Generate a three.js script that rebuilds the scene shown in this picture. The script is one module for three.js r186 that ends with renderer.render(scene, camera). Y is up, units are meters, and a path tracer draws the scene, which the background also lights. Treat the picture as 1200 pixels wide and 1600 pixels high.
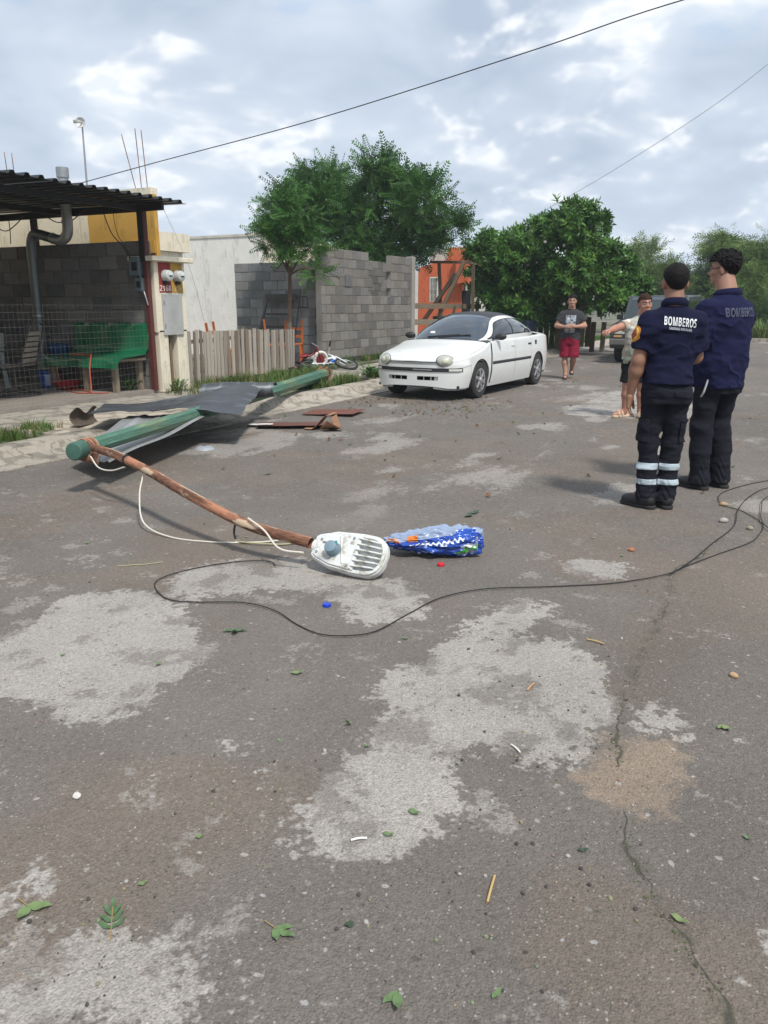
import * as THREE from 'three';
import { mergeGeometries, mergeVertices } from 'three/addons/utils/BufferGeometryUtils.js';
import { RoundedBoxGeometry } from 'three/addons/geometries/RoundedBoxGeometry.js';
import { FontLoader } from 'three/addons/loaders/FontLoader.js';

// ---------- camera, sky, sun, exposure ----------
const scene = new THREE.Scene();
const camera = new THREE.PerspectiveCamera(66.5, 768 / 1024, 0.05, 900);
camera.rotation.order = 'YXZ';
camera.position.set(0, 1.45, 0);
camera.rotation.set(THREE.MathUtils.degToRad(-14.78), THREE.MathUtils.degToRad(27), 0);
const renderer = new THREE.WebGLRenderer({ antialias: true });
renderer.toneMapping = THREE.LinearToneMapping;
renderer.toneMappingExposure = 1.5;
renderer.shadowMap.enabled = true;
const sunDir = new THREE.Vector3(0.95, 1.72, 0.66).normalize();
const sun = new THREE.DirectionalLight(new THREE.Color(1, 0.955, 0.89), 2.5);
sun.position.copy(sunDir).multiplyScalar(40).add(new THREE.Vector3(-4, 0, -12));
sun.target.position.set(-4, 0, -12);
sun.castShadow = true; sun.shadow.radius = 13;
Object.assign(sun.shadow.camera, { left: -26, right: 26, top: 26, bottom: -26, near: 1, far: 120 });
sun.shadow.mapSize.set(4096, 4096);
scene.add(sun, sun.target);
scene.fog = new THREE.FogExp2(new THREE.Color(0.72, 0.79, 0.87), 0.001);

// ---------- noise ----------
const rng = (s) => () => { s = (s + 0x6d2b79f5) | 0; let t = Math.imul(s ^ (s >>> 15), 1 | s); t = (t + Math.imul(t ^ (t >>> 7), 61 | t)) ^ t; return ((t ^ (t >>> 14)) >>> 0) / 4294967296; };
const h2 = (x, y, s = 0) => { let h = Math.imul(x, 374761393) ^ Math.imul(y, 668265263) ^ Math.imul(s + 11, 1274126177); h = Math.imul(h ^ (h >>> 13), 1274126177); return ((h ^ (h >>> 16)) >>> 0) / 4294967296; };
const sst = (a, b, x) => { x = (x - a) / (b - a); x = x < 0 ? 0 : x > 1 ? 1 : x; return x * x * (3 - 2 * x); };
const mix = (a, b, t) => a + (b - a) * t, clamp = (x, a, b) => (x < a ? a : x > b ? b : x);
// value noise, optionally periodic with period p (integer)
function vn(x, y, p = 0, s = 0) {
  let ix = Math.floor(x), iy = Math.floor(y); const fx = x - ix, fy = y - iy, u = fx * fx * (3 - 2 * fx), v = fy * fy * (3 - 2 * fy);
  let jx = ix + 1, jy = iy + 1;
  if (p) { ix = ((ix % p) + p) % p; iy = ((iy % p) + p) % p; jx = (ix + 1) % p; jy = (iy + 1) % p; }
  const a = h2(ix, iy, s), b = h2(jx, iy, s), c = h2(ix, jy, s), d = h2(jx, jy, s);
  return a + (b - a) * u + (c - a + (a - b - c + d) * u) * v;
}
function fbm(x, y, o = 4, p = 0, s = 0) { let t = 0, a = 0.5, n = 0; for (let i = 0; i < o; i++) { t += a * vn(x, y, p, s + i * 7); n += a; x *= 2; y *= 2; p *= 2; a *= 0.5; } return t / n; }
const h3 = (x, y, z) => h2(x + Math.imul(z, 1013), y + Math.imul(z, 397), z & 255);
function vn3(x, y, z) {
  const ix = Math.floor(x), iy = Math.floor(y), iz = Math.floor(z), fx = x - ix, fy = y - iy, fz = z - iz;
  const u = fx * fx * (3 - 2 * fx), v = fy * fy * (3 - 2 * fy), w = fz * fz * (3 - 2 * fz);
  const L = (k) => { const a = h3(ix, iy, k), b = h3(ix + 1, iy, k), c = h3(ix, iy + 1, k), d = h3(ix + 1, iy + 1, k); return a + (b - a) * u + (c - a + (a - b - c + d) * u) * v; };
  const p = L(iz), q = L(iz + 1); return p + (q - p) * w;
}
function fbm3(x, y, z, o = 4) { let t = 0, a = 0.5, n = 0; for (let i = 0; i < o; i++) { t += a * vn3(x, y, z); n += a; x = x * 2.03 + 3.1; y = y * 2.03 + 1.7; z = z * 2.03 + 5.3; a *= 0.5; } return t / n; }

// ---------- sky: pale blue air with grey and white cumulus in all directions ----------
{
  const W = 3072, H = 1536, data = new Float32Array(W * H * 4);
  for (let r = 0; r < H; r++) {
    const el = ((r + 0.5) / H - 0.5) * Math.PI, y = Math.sin(el), c = Math.cos(el);
    for (let k = 0; k < W; k++) {
      const i = (r * W + k) * 4; data[i + 3] = 1;
      if (el < -0.03) { data[i] = 0.25; data[i + 1] = 0.25; data[i + 2] = 0.24; continue; }
      const az = ((k + 0.5) / W - 0.5) * 2 * Math.PI, x = Math.cos(az) * c, z = Math.sin(az) * c;
      // noise space: direction; heaps get flatter and smaller towards the horizon
      const el2 = Math.max(el, 0), k2 = 1 + 1.1 * Math.exp(-el2 * 6), X = x * 2.6 * k2, Z = z * 2.6 * k2, Y = (el2 + 0.3 * (1 - Math.exp(-el2 * 6))) * 3.4;
      const w1 = fbm3(X * 1.3 + 9, Y * 1.3, Z * 1.3, 3) - 0.5, w2 = fbm3(X * 1.3, Y * 1.3 + 30, Z * 1.3 + 4, 3) - 0.5, a = X + w1 * 0.4, b = Y + w2 * 0.3, e = Z - w1 * 0.4;
      const mass = fbm3(a, b, e, 3), det = fbm3(a * 3.2 + 5, b * 3.0, e * 3.2, 7), low = fbm3(a * 3.2 + 5, b * 3.0 - 0.45, e * 3.2, 4), puff = 1 - 2 * Math.abs(fbm3(a * 7 + 2, b * 7, e * 7, 4) - 0.5);
      const tone = clamp(0.42 + (mass - 0.5) * 2.0 + (low - det) * 1.3, 0, 1);
      const white = sst(0.6, 0.82, det * 0.75 + puff * 0.25 + (det - low) * 0.7 - (mass - 0.5) * 0.3) * (0.45 + 0.5 * sst(0.75, 1, puff));
      const gap = sst(0.41, 0.32, mass * 0.6 + det * 0.4);
      const li = [0.63, 0.7, 0.785], dk = [0.4, 0.475, 0.595], hz = Math.exp(-el2 * 11) * 0.6, bl = [0.33, 0.5, 0.76], ha = [0.62, 0.71, 0.81], wh = [0.86, 0.88, 0.91];
      for (let j = 0; j < 3; j++) data[i + j] = 0.83 * mix(mix(mix(mix(li[j], dk[j], tone), wh[j], white), bl[j], gap * 0.8), ha[j], hz);
    }
  }
  const t = new THREE.DataTexture(data, W, H, THREE.RGBAFormat, THREE.FloatType);
  t.mapping = THREE.EquirectangularReflectionMapping; t.magFilter = t.minFilter = THREE.LinearFilter; t.needsUpdate = true;
  scene.background = t; scene.environment = t;
}

// ---------- builders ----------
const V = (x, y, z) => new THREE.Vector3(x, y, z), PI = Math.PI, C = (r, g, b) => new THREE.Color().setRGB(r, g, b);
const taken = new Map();
const numbered = (n) => { const k = taken.get(n) ?? 0; taken.set(n, k + 1); return k ? n + '_' + String(k).padStart(3, '0') : n; };
function prep(g) { g = g.index ? g.toNonIndexed() : g; for (const k of Object.keys(g.attributes)) if (!['position', 'normal', 'uv', 'color'].includes(k)) g.deleteAttribute(k); if (!g.attributes.uv) boxUV(g); if (!g.attributes.normal) g.computeVertexNormals(); return g; }
function boxUV(g, s = 1) {
  const p = g.attributes.position, n = g.attributes.normal ?? (g.computeVertexNormals(), g.attributes.normal), uv = new Float32Array(p.count * 2);
  for (let i = 0; i < p.count; i++) {
    const ax = Math.abs(n.getX(i)), ay = Math.abs(n.getY(i)), az = Math.abs(n.getZ(i)), x = p.getX(i), y = p.getY(i), z = p.getZ(i);
    const [a, b] = ay >= ax && ay >= az ? [x, z] : ax >= az ? [z, y] : [x, y];
    uv[i * 2] = a * s; uv[i * 2 + 1] = b * s;
  }
  g.setAttribute('uv', new THREE.BufferAttribute(uv, 2)); return g;
}
const merged = (list) => { list = [].concat(list).map(prep); return list.length === 1 ? list[0] : mergeGeometries(list); };
function obj(name, geos, mat, parent = scene) { const m = new THREE.Mesh(geos.isBufferGeometry ? geos : merged(geos), mat); m.name = parent === scene ? numbered(name) : name; m.castShadow = m.receiveShadow = true; parent.add(m); return m; }
function thing(name, label, category, p = [0, 0, 0], turn = 0, group) { const o = new THREE.Group(); o.name = numbered(name); scene.add(o); o.position.set(...p); o.rotation.y = turn; o.userData = { label, category }; if (group) o.userData.group = group; return o; }
function tag(o, label, category, group, kind) { Object.assign(o.userData, { label, category }); if (group) o.userData.group = group; if (kind) o.userData.kind = kind; return o; }
const struct = (o, label) => { o.userData.kind = 'structure'; if (label) o.userData.label = label; return o; };
const at = (g, x, y, z, rx = 0, ry = 0, rz = 0) => { g.applyMatrix4(new THREE.Matrix4().compose(V(x, y, z), new THREE.Quaternion().setFromEuler(new THREE.Euler(rx, ry, rz, 'YXZ')), V(1, 1, 1))); return g; };
const bx = (w, h, d, x = 0, y = 0, z = 0, rx = 0, ry = 0, rz = 0) => at(boxUV(new THREE.BoxGeometry(w, h, d)), x, y, z, rx, ry, rz);
const rb = (w, h, d, r, x = 0, y = 0, z = 0, rx = 0, ry = 0, rz = 0, seg = 2) => at(boxUV(new RoundedBoxGeometry(w, h, d, seg, r)), x, y, z, rx, ry, rz);
const cyl = (r1, r2, h, seg, x = 0, y = 0, z = 0, rx = 0, ry = 0, rz = 0, open = false) => at(new THREE.CylinderGeometry(r1, r2, h, seg, 1, open), x, y, z, rx, ry, rz);
function rod(a, b, r, r2 = r, seg = 8) { a = V(...a); b = V(...b); const d = b.clone().sub(a), L = d.length(), g = new THREE.CylinderGeometry(r2, r, L, seg); g.translate(0, L / 2, 0); g.applyQuaternion(new THREE.Quaternion().setFromUnitVectors(V(0, 1, 0), d.normalize())); g.translate(a.x, a.y, a.z); return g; }
// a bar of rectangular section from a to b
function bar(a, b, w, t, roll = 0) { a = V(...a); b = V(...b); const d = b.clone().sub(a), L = d.length(), g = boxUV(new THREE.BoxGeometry(w, L, t)); g.rotateY(roll); g.translate(0, L / 2, 0); g.applyQuaternion(new THREE.Quaternion().setFromUnitVectors(V(0, 1, 0), d.normalize())); g.translate(a.x, a.y, a.z); return g; }
function tube(pts, r, seg = 40, rs = 6, closed = false) { return new THREE.TubeGeometry(new THREE.CatmullRomCurve3(pts.map((p) => V(...p)), closed, 'catmullrom', 0.5), seg, r, rs, closed); }
function lathe(pts, seg = 24) { return new THREE.LatheGeometry(pts.map((p) => new THREE.Vector2(p[0], p[1])), seg); }
function extr(pts, depth, bevel = 0, holes = []) { const s = new THREE.Shape(pts.map((p) => new THREE.Vector2(p[0], p[1]))); for (const h of holes) s.holes.push(new THREE.Path(h.map((p) => new THREE.Vector2(p[0], p[1])))); const g = new THREE.ExtrudeGeometry(s, { depth, bevelEnabled: bevel > 0, bevelSize: bevel, bevelThickness: bevel, bevelSegments: 2, curveSegments: 10 }); return boxUV(g); }
// grid surface f(u,v) -> [x,y,z]
function surf(f, nu, nv, flip = false) {
  const pos = [], uv = [], idx = [];
  for (let j = 0; j <= nv; j++) for (let i = 0; i <= nu; i++) { const p = f(i / nu, j / nv); pos.push(p[0], p[1], p[2]); uv.push(i / nu, j / nv); }
  for (let j = 0; j < nv; j++) for (let i = 0; i < nu; i++) { const a = j * (nu + 1) + i, b = a + 1, c = a + nu + 1, d = c + 1; flip ? idx.push(a, c, b, b, c, d) : idx.push(a, b, c, b, d, c); }
  const g = new THREE.BufferGeometry(); g.setAttribute('position', new THREE.Float32BufferAttribute(pos, 3)); g.setAttribute('uv', new THREE.Float32BufferAttribute(uv, 2)); g.setIndex(idx); g.computeVertexNormals(); return g;
}
// a sheet with thickness t from a grid surface
function shell(f, nu, nv, t) {
  const g = surf(f, nu, nv), p = g.attributes.position, n = g.attributes.normal, N = p.count, pos = [...p.array], uv = [...g.attributes.uv.array, ...g.attributes.uv.array], idx = [...g.index.array];
  for (let i = 0; i < N; i++) pos.push(p.getX(i) - n.getX(i) * t, p.getY(i) - n.getY(i) * t, p.getZ(i) - n.getZ(i) * t);
  const base = idx.length; for (let i = 0; i < base; i += 3) idx.push(N + idx[i], N + idx[i + 2], N + idx[i + 1]);
  const rim = []; for (let i = 0; i <= nu; i++) rim.push(i); for (let j = 1; j <= nv; j++) rim.push(j * (nu + 1) + nu); for (let i = nu - 1; i >= 0; i--) rim.push(nv * (nu + 1) + i); for (let j = nv - 1; j > 0; j--) rim.push(j * (nu + 1));
  rim.forEach((a, k) => { const b = rim[(k + 1) % rim.length]; idx.push(b, a, N + a, b, N + a, N + b); });
  const o = new THREE.BufferGeometry(); o.setAttribute('position', new THREE.Float32BufferAttribute(pos, 3)); o.setAttribute('uv', new THREE.Float32BufferAttribute(uv, 2)); o.setIndex(idx);
  const q = o.toNonIndexed(); return smooth(q, 40);
}
// normals smoothed across edges flatter than deg
function smooth(g, deg = 35) {
  g = g.index ? g.toNonIndexed() : g; const p = g.attributes.position, n = new Float32Array(p.count * 3), faces = [], map = new Map(), lim = Math.cos(deg * PI / 180), a = V(), b = V(), c = V();
  for (let i = 0; i < p.count; i += 3) { a.fromBufferAttribute(p, i); b.fromBufferAttribute(p, i + 1).sub(a); c.fromBufferAttribute(p, i + 2).sub(a); const f = b.clone().cross(c), L = f.length(); faces.push([f, L > 0 ? f.clone().divideScalar(L) : f]); }
  const key = (i) => Math.round(p.getX(i) * 5000) + ',' + Math.round(p.getY(i) * 5000) + ',' + Math.round(p.getZ(i) * 5000);
  const keys = []; for (let i = 0; i < p.count; i++) { const k = key(i); keys.push(k); map.has(k) ? map.get(k).push((i / 3) | 0) : map.set(k, [(i / 3) | 0]); }
  for (let i = 0; i < p.count; i++) { const f = faces[(i / 3) | 0], s = V(0, 0, 0); for (const j of map.get(keys[i])) if (faces[j][1].dot(f[1]) > lim) s.add(faces[j][0]); s.normalize(); n.set([s.x, s.y, s.z], i * 3); }
  g.setAttribute('normal', new THREE.BufferAttribute(n, 3)); return g;
}
const texOf = (size, fn, srgb = true, rx = 1, ry = rx) => {
  const d = new Uint8Array(size * size * 4);
  for (let j = 0; j < size; j++) for (let i = 0; i < size; i++) { const c = fn(i / size, j / size), o = (j * size + i) * 4; if (typeof c === 'number') d[o] = d[o + 1] = d[o + 2] = clamp(c, 0, 1) * 255; else for (let k = 0; k < 3; k++) { const v = clamp(c[k], 0, 1); d[o + k] = (srgb ? (v <= 0.0031308 ? 12.92 * v : 1.055 * Math.pow(v, 1 / 2.4) - 0.055) : v) * 255; } d[o + 3] = 255; }
  const t = new THREE.DataTexture(d, size, size); t.magFilter = THREE.LinearFilter; t.minFilter = THREE.LinearMipmapLinearFilter; t.wrapS = t.wrapT = THREE.RepeatWrapping; if (srgb) t.colorSpace = THREE.SRGBColorSpace; t.repeat.set(rx, ry); t.needsUpdate = true; return t;
};
const std = (o) => new THREE.MeshStandardMaterial({ roughness: 0.85, side: THREE.DoubleSide, ...o }), phy = (o) => new THREE.MeshPhysicalMaterial({ side: THREE.DoubleSide, ...o });
const col = (a) => Array.isArray(a) ? C(...a) : a;
const scaleC = (c, k) => c.map((v) => v * k);

// ---------- shared materials (textures tile every metre unless noted) ----------
const grainB = texOf(512, (u, v) => fbm(u * 64, v * 64, 3, 64, 3), false);                            // fine relief
const mottleT = texOf(512, (u, v) => { const m = fbm(u * 5, v * 5, 5, 5, 1), s = fbm(u * 40, v * 40, 3, 40, 9); const k = 0.72 + 0.4 * m + 0.16 * (s - 0.5); return [k, k * 0.99, k * 0.965]; });
const stuccoT = texOf(512, (u, v) => { const m = fbm(u * 4, v * 4, 5, 4, 21), s = fbm(u * 60, v * 60, 3, 60, 5), d = sst(0.58, 0.75, fbm(u * 12, v * 2, 5, 12, 44)), c = sst(0.02, 0.006, Math.abs(fbm(u * 3, v * 3, 5, 3, 48) - 0.52)) * 0.12; const k = 0.86 + 0.17 * m + 0.12 * (s - 0.5) - d * 0.17 - c; return [k, k * 0.99, k * 0.96]; });
const blockT = texOf(512, (u, v) => { const m = fbm(u * 6, v * 6, 4, 6, 61), s = fbm(u * 90, v * 90, 2, 90, 7), pit = sst(0.7, 0.8, vn(u * 120, v * 120, 120, 2)); const k = 0.7 + 0.45 * m + 0.3 * (s - 0.5) - pit * 0.25; return [k * 1.01, k, k * 0.985]; });
const blockB = texOf(512, (u, v) => fbm(u * 90, v * 90, 3, 90, 7) - 0.6 * sst(0.7, 0.82, vn(u * 120, v * 120, 120, 2)), false);
const clothT = texOf(256, (u, v) => { const k = 0.9 + 0.14 * fbm(u * 12, v * 12, 4, 12, 8) + 0.05 * Math.sin(u * 256 * PI) * Math.sin(v * 256 * PI); return [k, k, k]; });
const clothB = texOf(256, (u, v) => 0.5 + 0.25 * Math.sin(u * 128 * PI) + 0.25 * Math.sin(v * 128 * PI), false, 4);
const woodT = texOf(512, (u, v) => { const w = fbm(u * 22 + 0.6 * vn(u * 3, v * 2, 0, 3), v * 1.0, 4, 0, 14), f = fbm(u * 90, v * 4, 3, 0, 15), k = 0.62 + 0.5 * w + 0.35 * (f - 0.5) - 0.25 * sst(0.6, 0.8, fbm(u * 60, v * 3, 2, 0, 17)); return [k * 1.03, k, k * 0.95]; });
const rustT = texOf(512, (u, v) => { const m = fbm(u * 5, v * 5, 5, 5, 31), f = fbm(u * 36, v * 36, 3, 36, 32), pale = sst(0.53, 0.66, fbm(u * 7 + 3, v * 4, 5, 0, 35)); const a = mix(0.09, 0.42, sst(0.25, 0.75, m * 0.7 + f * 0.3)); return [mix(a * 1.0, 0.5, pale), mix(a * 0.45, 0.38, pale), mix(a * 0.26, 0.26, pale)]; });
const greenT = texOf(512, (u, v) => { const m = fbm(u * 4, v * 4, 5, 4, 41), f = fbm(u * 30, v * 30, 3, 30, 42), y = 0.6 * sst(0.5, 0.75, fbm(u * 3, v * 6, 4, 3, 45)), r = sst(0.62, 0.68, m * 0.6 + f * 0.4), sc = sst(0.035, 0.01, Math.abs(fbm(u * 40, v * 7, 3, 0, 47) - 0.5)) * sst(0.5, 0.62, fbm(u * 5, v * 5, 3, 5, 49)); const k = (0.6 + 0.7 * f) * (1 + 0.9 * sc) * (0.75 + 0.5 * m); let c = [mix(0.065, 0.2, y) * k, mix(0.16, 0.24, y) * k, mix(0.11, 0.12, y) * k]; return [mix(c[0], 0.2, r), mix(c[1], 0.09, r), mix(c[2], 0.05, r)]; });
const M = {
  kerb: std({ color: C(0.36, 0.33, 0.29), map: mottleT, bumpMap: grainB, bumpScale: 0.006, roughness: 0.95 }),
  cream: std({ color: C(0.74, 0.66, 0.5), map: stuccoT, bumpMap: grainB, bumpScale: 0.003 }),
  creamPale: std({ color: C(0.78, 0.72, 0.58), map: stuccoT, bumpMap: grainB, bumpScale: 0.003 }),
  mustard: std({ color: C(0.55, 0.32, 0.065), map: stuccoT, bumpMap: grainB, bumpScale: 0.003 }),
  white: std({ color: C(0.84, 0.82, 0.79), map: stuccoT, bumpMap: grainB, bumpScale: 0.003 }),
  orange: std({ color: C(0.72, 0.17, 0.075), map: stuccoT, bumpMap: grainB, bumpScale: 0.003 }),
  redPaint: std({ color: C(0.3, 0.045, 0.04), map: mottleT, roughness: 0.6 }),
  oxide: std({ color: C(0.11, 0.028, 0.022), map: mottleT, roughness: 0.7 }),
  darkSteel: std({ color: C(0.035, 0.034, 0.034), map: mottleT, roughness: 0.6, metalness: 0.3 }),
  black: std({ color: C(0.018, 0.018, 0.019), roughness: 0.6 }),
  rubber: std({ color: C(0.022, 0.022, 0.023), map: mottleT, roughness: 0.85 }),
  galv: std({ color: C(0.42, 0.44, 0.45), map: mottleT, metalness: 0.7, roughness: 0.45 }),
  greyBox: std({ color: C(0.42, 0.43, 0.42), map: mottleT, roughness: 0.55 }),
  rust: std({ map: rustT, bumpMap: rustT, bumpScale: 0.003, roughness: 0.9 }),
  green: std({ map: greenT, bumpMap: grainB, bumpScale: 0.002, roughness: 0.62 }),
  lampGrey: std({ color: C(0.66, 0.67, 0.65), map: texOf(512, (u, v) => { const m = fbm(u * 9, v * 9, 5, 9, 101), d = sst(0.52, 0.7, fbm(u * 16, v * 16, 5, 16, 103)), sc = sst(0.03, 0.01, Math.abs(fbm(u * 14, v * 60, 3, 0, 107) - 0.5)) * sst(0.5, 0.65, fbm(u * 6, v * 6, 3, 6, 109)); const k = 0.88 + 0.16 * m; return [k * (1 - 0.35 * d) - 0.25 * sc, k * (1 - 0.39 * d) - 0.25 * sc, k * (1 - 0.46 * d) - 0.25 * sc]; }), roughness: 0.5 }),
  chrome: std({ color: C(0.75, 0.76, 0.77), metalness: 1, roughness: 0.22 }),
  glassDark: phy({ color: C(0.012, 0.014, 0.017), roughness: 0.06, clearcoat: 1, clearcoatRoughness: 0.03, ior: 1.5 }),
};
const tones = (base, n, spread, o) => Array.from({ length: n }, (_, i) => { const k = 1 + spread * ((i / (n - 1)) * 2 - 1), w = 1 + (h2(i, n, 5) - 0.5) * 0.08; return std({ color: C(base[0] * k * w, base[1] * k, base[2] * k / w), ...o }); });
// ---------- road ----------
const patches = [
  [[-2.95,-2.06],[-3.01,-2.31],[-3.14,-2.62],[-3.05,-2.88],[-2.82,-2.88],[-2.44,-2.73],[-2.13,-2.48],[-1.98,-2.27],[-2.04,-2.12],[-1.99,-1.92],[-2.05,-1.79],[-2.21,-1.73],[-2.38,-1.83],[-2.56,-1.76],[-3.2,-1.6],[-3.6,-1.9],[-3.5,-2.3]],
  [[-2.89,-2.96],[-2.92,-3.30],[-2.75,-3.62],[-2.43,-3.75],[-1.99,-3.59],[-1.71,-3.67],[-1.53,-3.49],[-1.45,-3.19],[-1.61,-3.02],[-1.84,-3.18],[-2.16,-3.27],[-2.35,-3.13],[-2.55,-2.92]],
  [[-1.36,-2.47],[-1.26,-2.71],[-1.22,-3.02],[-1.16,-3.38],[-1.03,-3.80],[-0.90,-3.52],[-0.98,-3.22],[-0.76,-3.25],[-0.52,-3.08],[-0.44,-2.81],[-0.41,-2.52],[-0.46,-2.28],[-0.52,-2.19],[-0.66,-2.22],[-0.83,-2.26],[-0.86,-2.16],[-0.76,-1.97],[-0.70,-1.97],[-0.72,-1.82],[-0.80,-1.65],[-0.84,-1.50],[-0.93,-1.53],[-1.13,-1.55],[-1.18,-1.76],[-1.16,-1.92],[-1.14,-2.10],[-1.21,-2.37]],
  [[-1.65,-1.06],[-1.65,-1.18],[-1.60,-1.22],[-1.53,-1.12],[-1.54,-1.02],[-1.7,-0.9],[-1.9,-1.0]],
  [[-1.50,-0.95],[-1.41,-1.04],[-1.28,-1.04],[-1.20,-1.12],[-1.12,-1.18],[-1.01,-1.11],[-0.88,-1.09],[-0.91,-1.00],[-1.31,-0.70],[-1.7,-0.7]],
  [[-1.56,-1.84],[-1.51,-1.98],[-1.37,-1.92],[-1.36,-1.80],[-1.47,-1.78]],
  [[-1.10,-4.29],[-1.00,-4.48],[-0.66,-4.45],[-0.64,-4.16],[-0.90,-4.09]],
  [[-0.37,-2.74],[-0.32,-2.91],[-0.16,-2.85],[-0.13,-2.59],[-0.27,-2.62]],
  [[0.09,-1.78],[0.3,-1.9],[0.4,-1.5],[0.12,-1.6]],
  [[-2.82,-11.24],[-2.69,-14.29],[-2.15,-14.32],[-1.0,-12.6],[-1.58,-10.76],[-2.68,-10.70]],
];
const earth = [[[-0.49,-2.22],[-0.40,-2.48],[-0.22,-2.67],[-0.09,-2.43],[-0.16,-2.21],[-0.24,-2.03],[-0.35,-2.07]], [[-0.29,-3.62],[-0.1,-3.5],[-0.2,-3.4]], [[0.3,-1.4],[0.1,-1.5],[-0.1,-1.3],[0.2,-1.1]]];
const damp = [[[-3.9,-2.7],[-3.4,-2.9],[-3.3,-3.1],[-3.8,-3.0]]];
const crackLines = [[[-0.30,-5.05],[-0.44,-4.44],[-0.40,-4.06],[-0.41,-3.59],[-0.42,-3.07],[-0.40,-2.73],[-0.37,-2.47],[-0.35,-2.33]], [[-0.30,-2.10],[-0.23,-1.95],[-0.15,-1.80],[-0.07,-1.67],[-0.01,-1.59],[0.04,-1.53],[0.12,-1.3]]];
// soft fields of the outlines, 2.4 cm cells over x -8..8, z 4..-16
const FW = 666, FH = 834, FC = 0.024;
function field(polys, blur) {
  const cv = document.createElement('canvas'); cv.width = FW; cv.height = FH; const c = cv.getContext('2d'); c.fillStyle = '#000'; c.fillRect(0, 0, FW, FH); c.fillStyle = '#fff';
  for (const p of polys) { c.beginPath(); p.forEach(([x, z], i) => { const u = (x + 8) / FC, v = (4 - z) / FC; i ? c.lineTo(u, v) : c.moveTo(u, v); }); c.closePath(); c.fill(); }
  const d = c.getImageData(0, 0, FW, FH).data; let a = new Float32Array(FW * FH); for (let i = 0; i < a.length; i++) a[i] = d[i * 4] / 255;
  for (let pass = 0; pass < 2; pass++) { const b = new Float32Array(a.length); for (let y = 0; y < FH; y++) for (let x = 0; x < FW; x++) { let s = 0, n = 0; for (let k = -blur; k <= blur; k++) { const q = x + k; if (q >= 0 && q < FW) { s += a[y * FW + q]; n++; } } b[y * FW + x] = s / n; } for (let y = 0; y < FH; y++) for (let x = 0; x < FW; x++) { let s = 0, n = 0; for (let k = -blur; k <= blur; k++) { const q = y + k; if (q >= 0 && q < FH) { s += b[q * FW + x]; n++; } } a[y * FW + x] = s / n; } }
  return (x, z) => { const u = (x + 8) / FC - 0.5, v = (4 - z) / FC - 0.5, i = Math.floor(u), j = Math.floor(v); if (i < 0 || j < 0 || i >= FW - 1 || j >= FH - 1) return 0; const fx = u - i, fy = v - j, o = j * FW + i; return mix(mix(a[o], a[o + 1], fx), mix(a[o + FW], a[o + FW + 1], fx), fy); };
}
const fPatch = field(patches, 3), fEarth = field(earth, 5), fDamp = field(damp, 12);
function crackDist(x, z) { let best = 9; for (const l of crackLines) for (let i = 1; i < l.length; i++) { const [ax, az] = l[i - 1], [bx_, bz] = l[i], dx = bx_ - ax, dz = bz - az, t = clamp(((x - ax) * dx + (z - az) * dz) / (dx * dx + dz * dz), 0, 1), d = Math.hypot(x - ax - dx * t, z - az - dz * t); if (d < best) best = d; } return best; }
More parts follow.
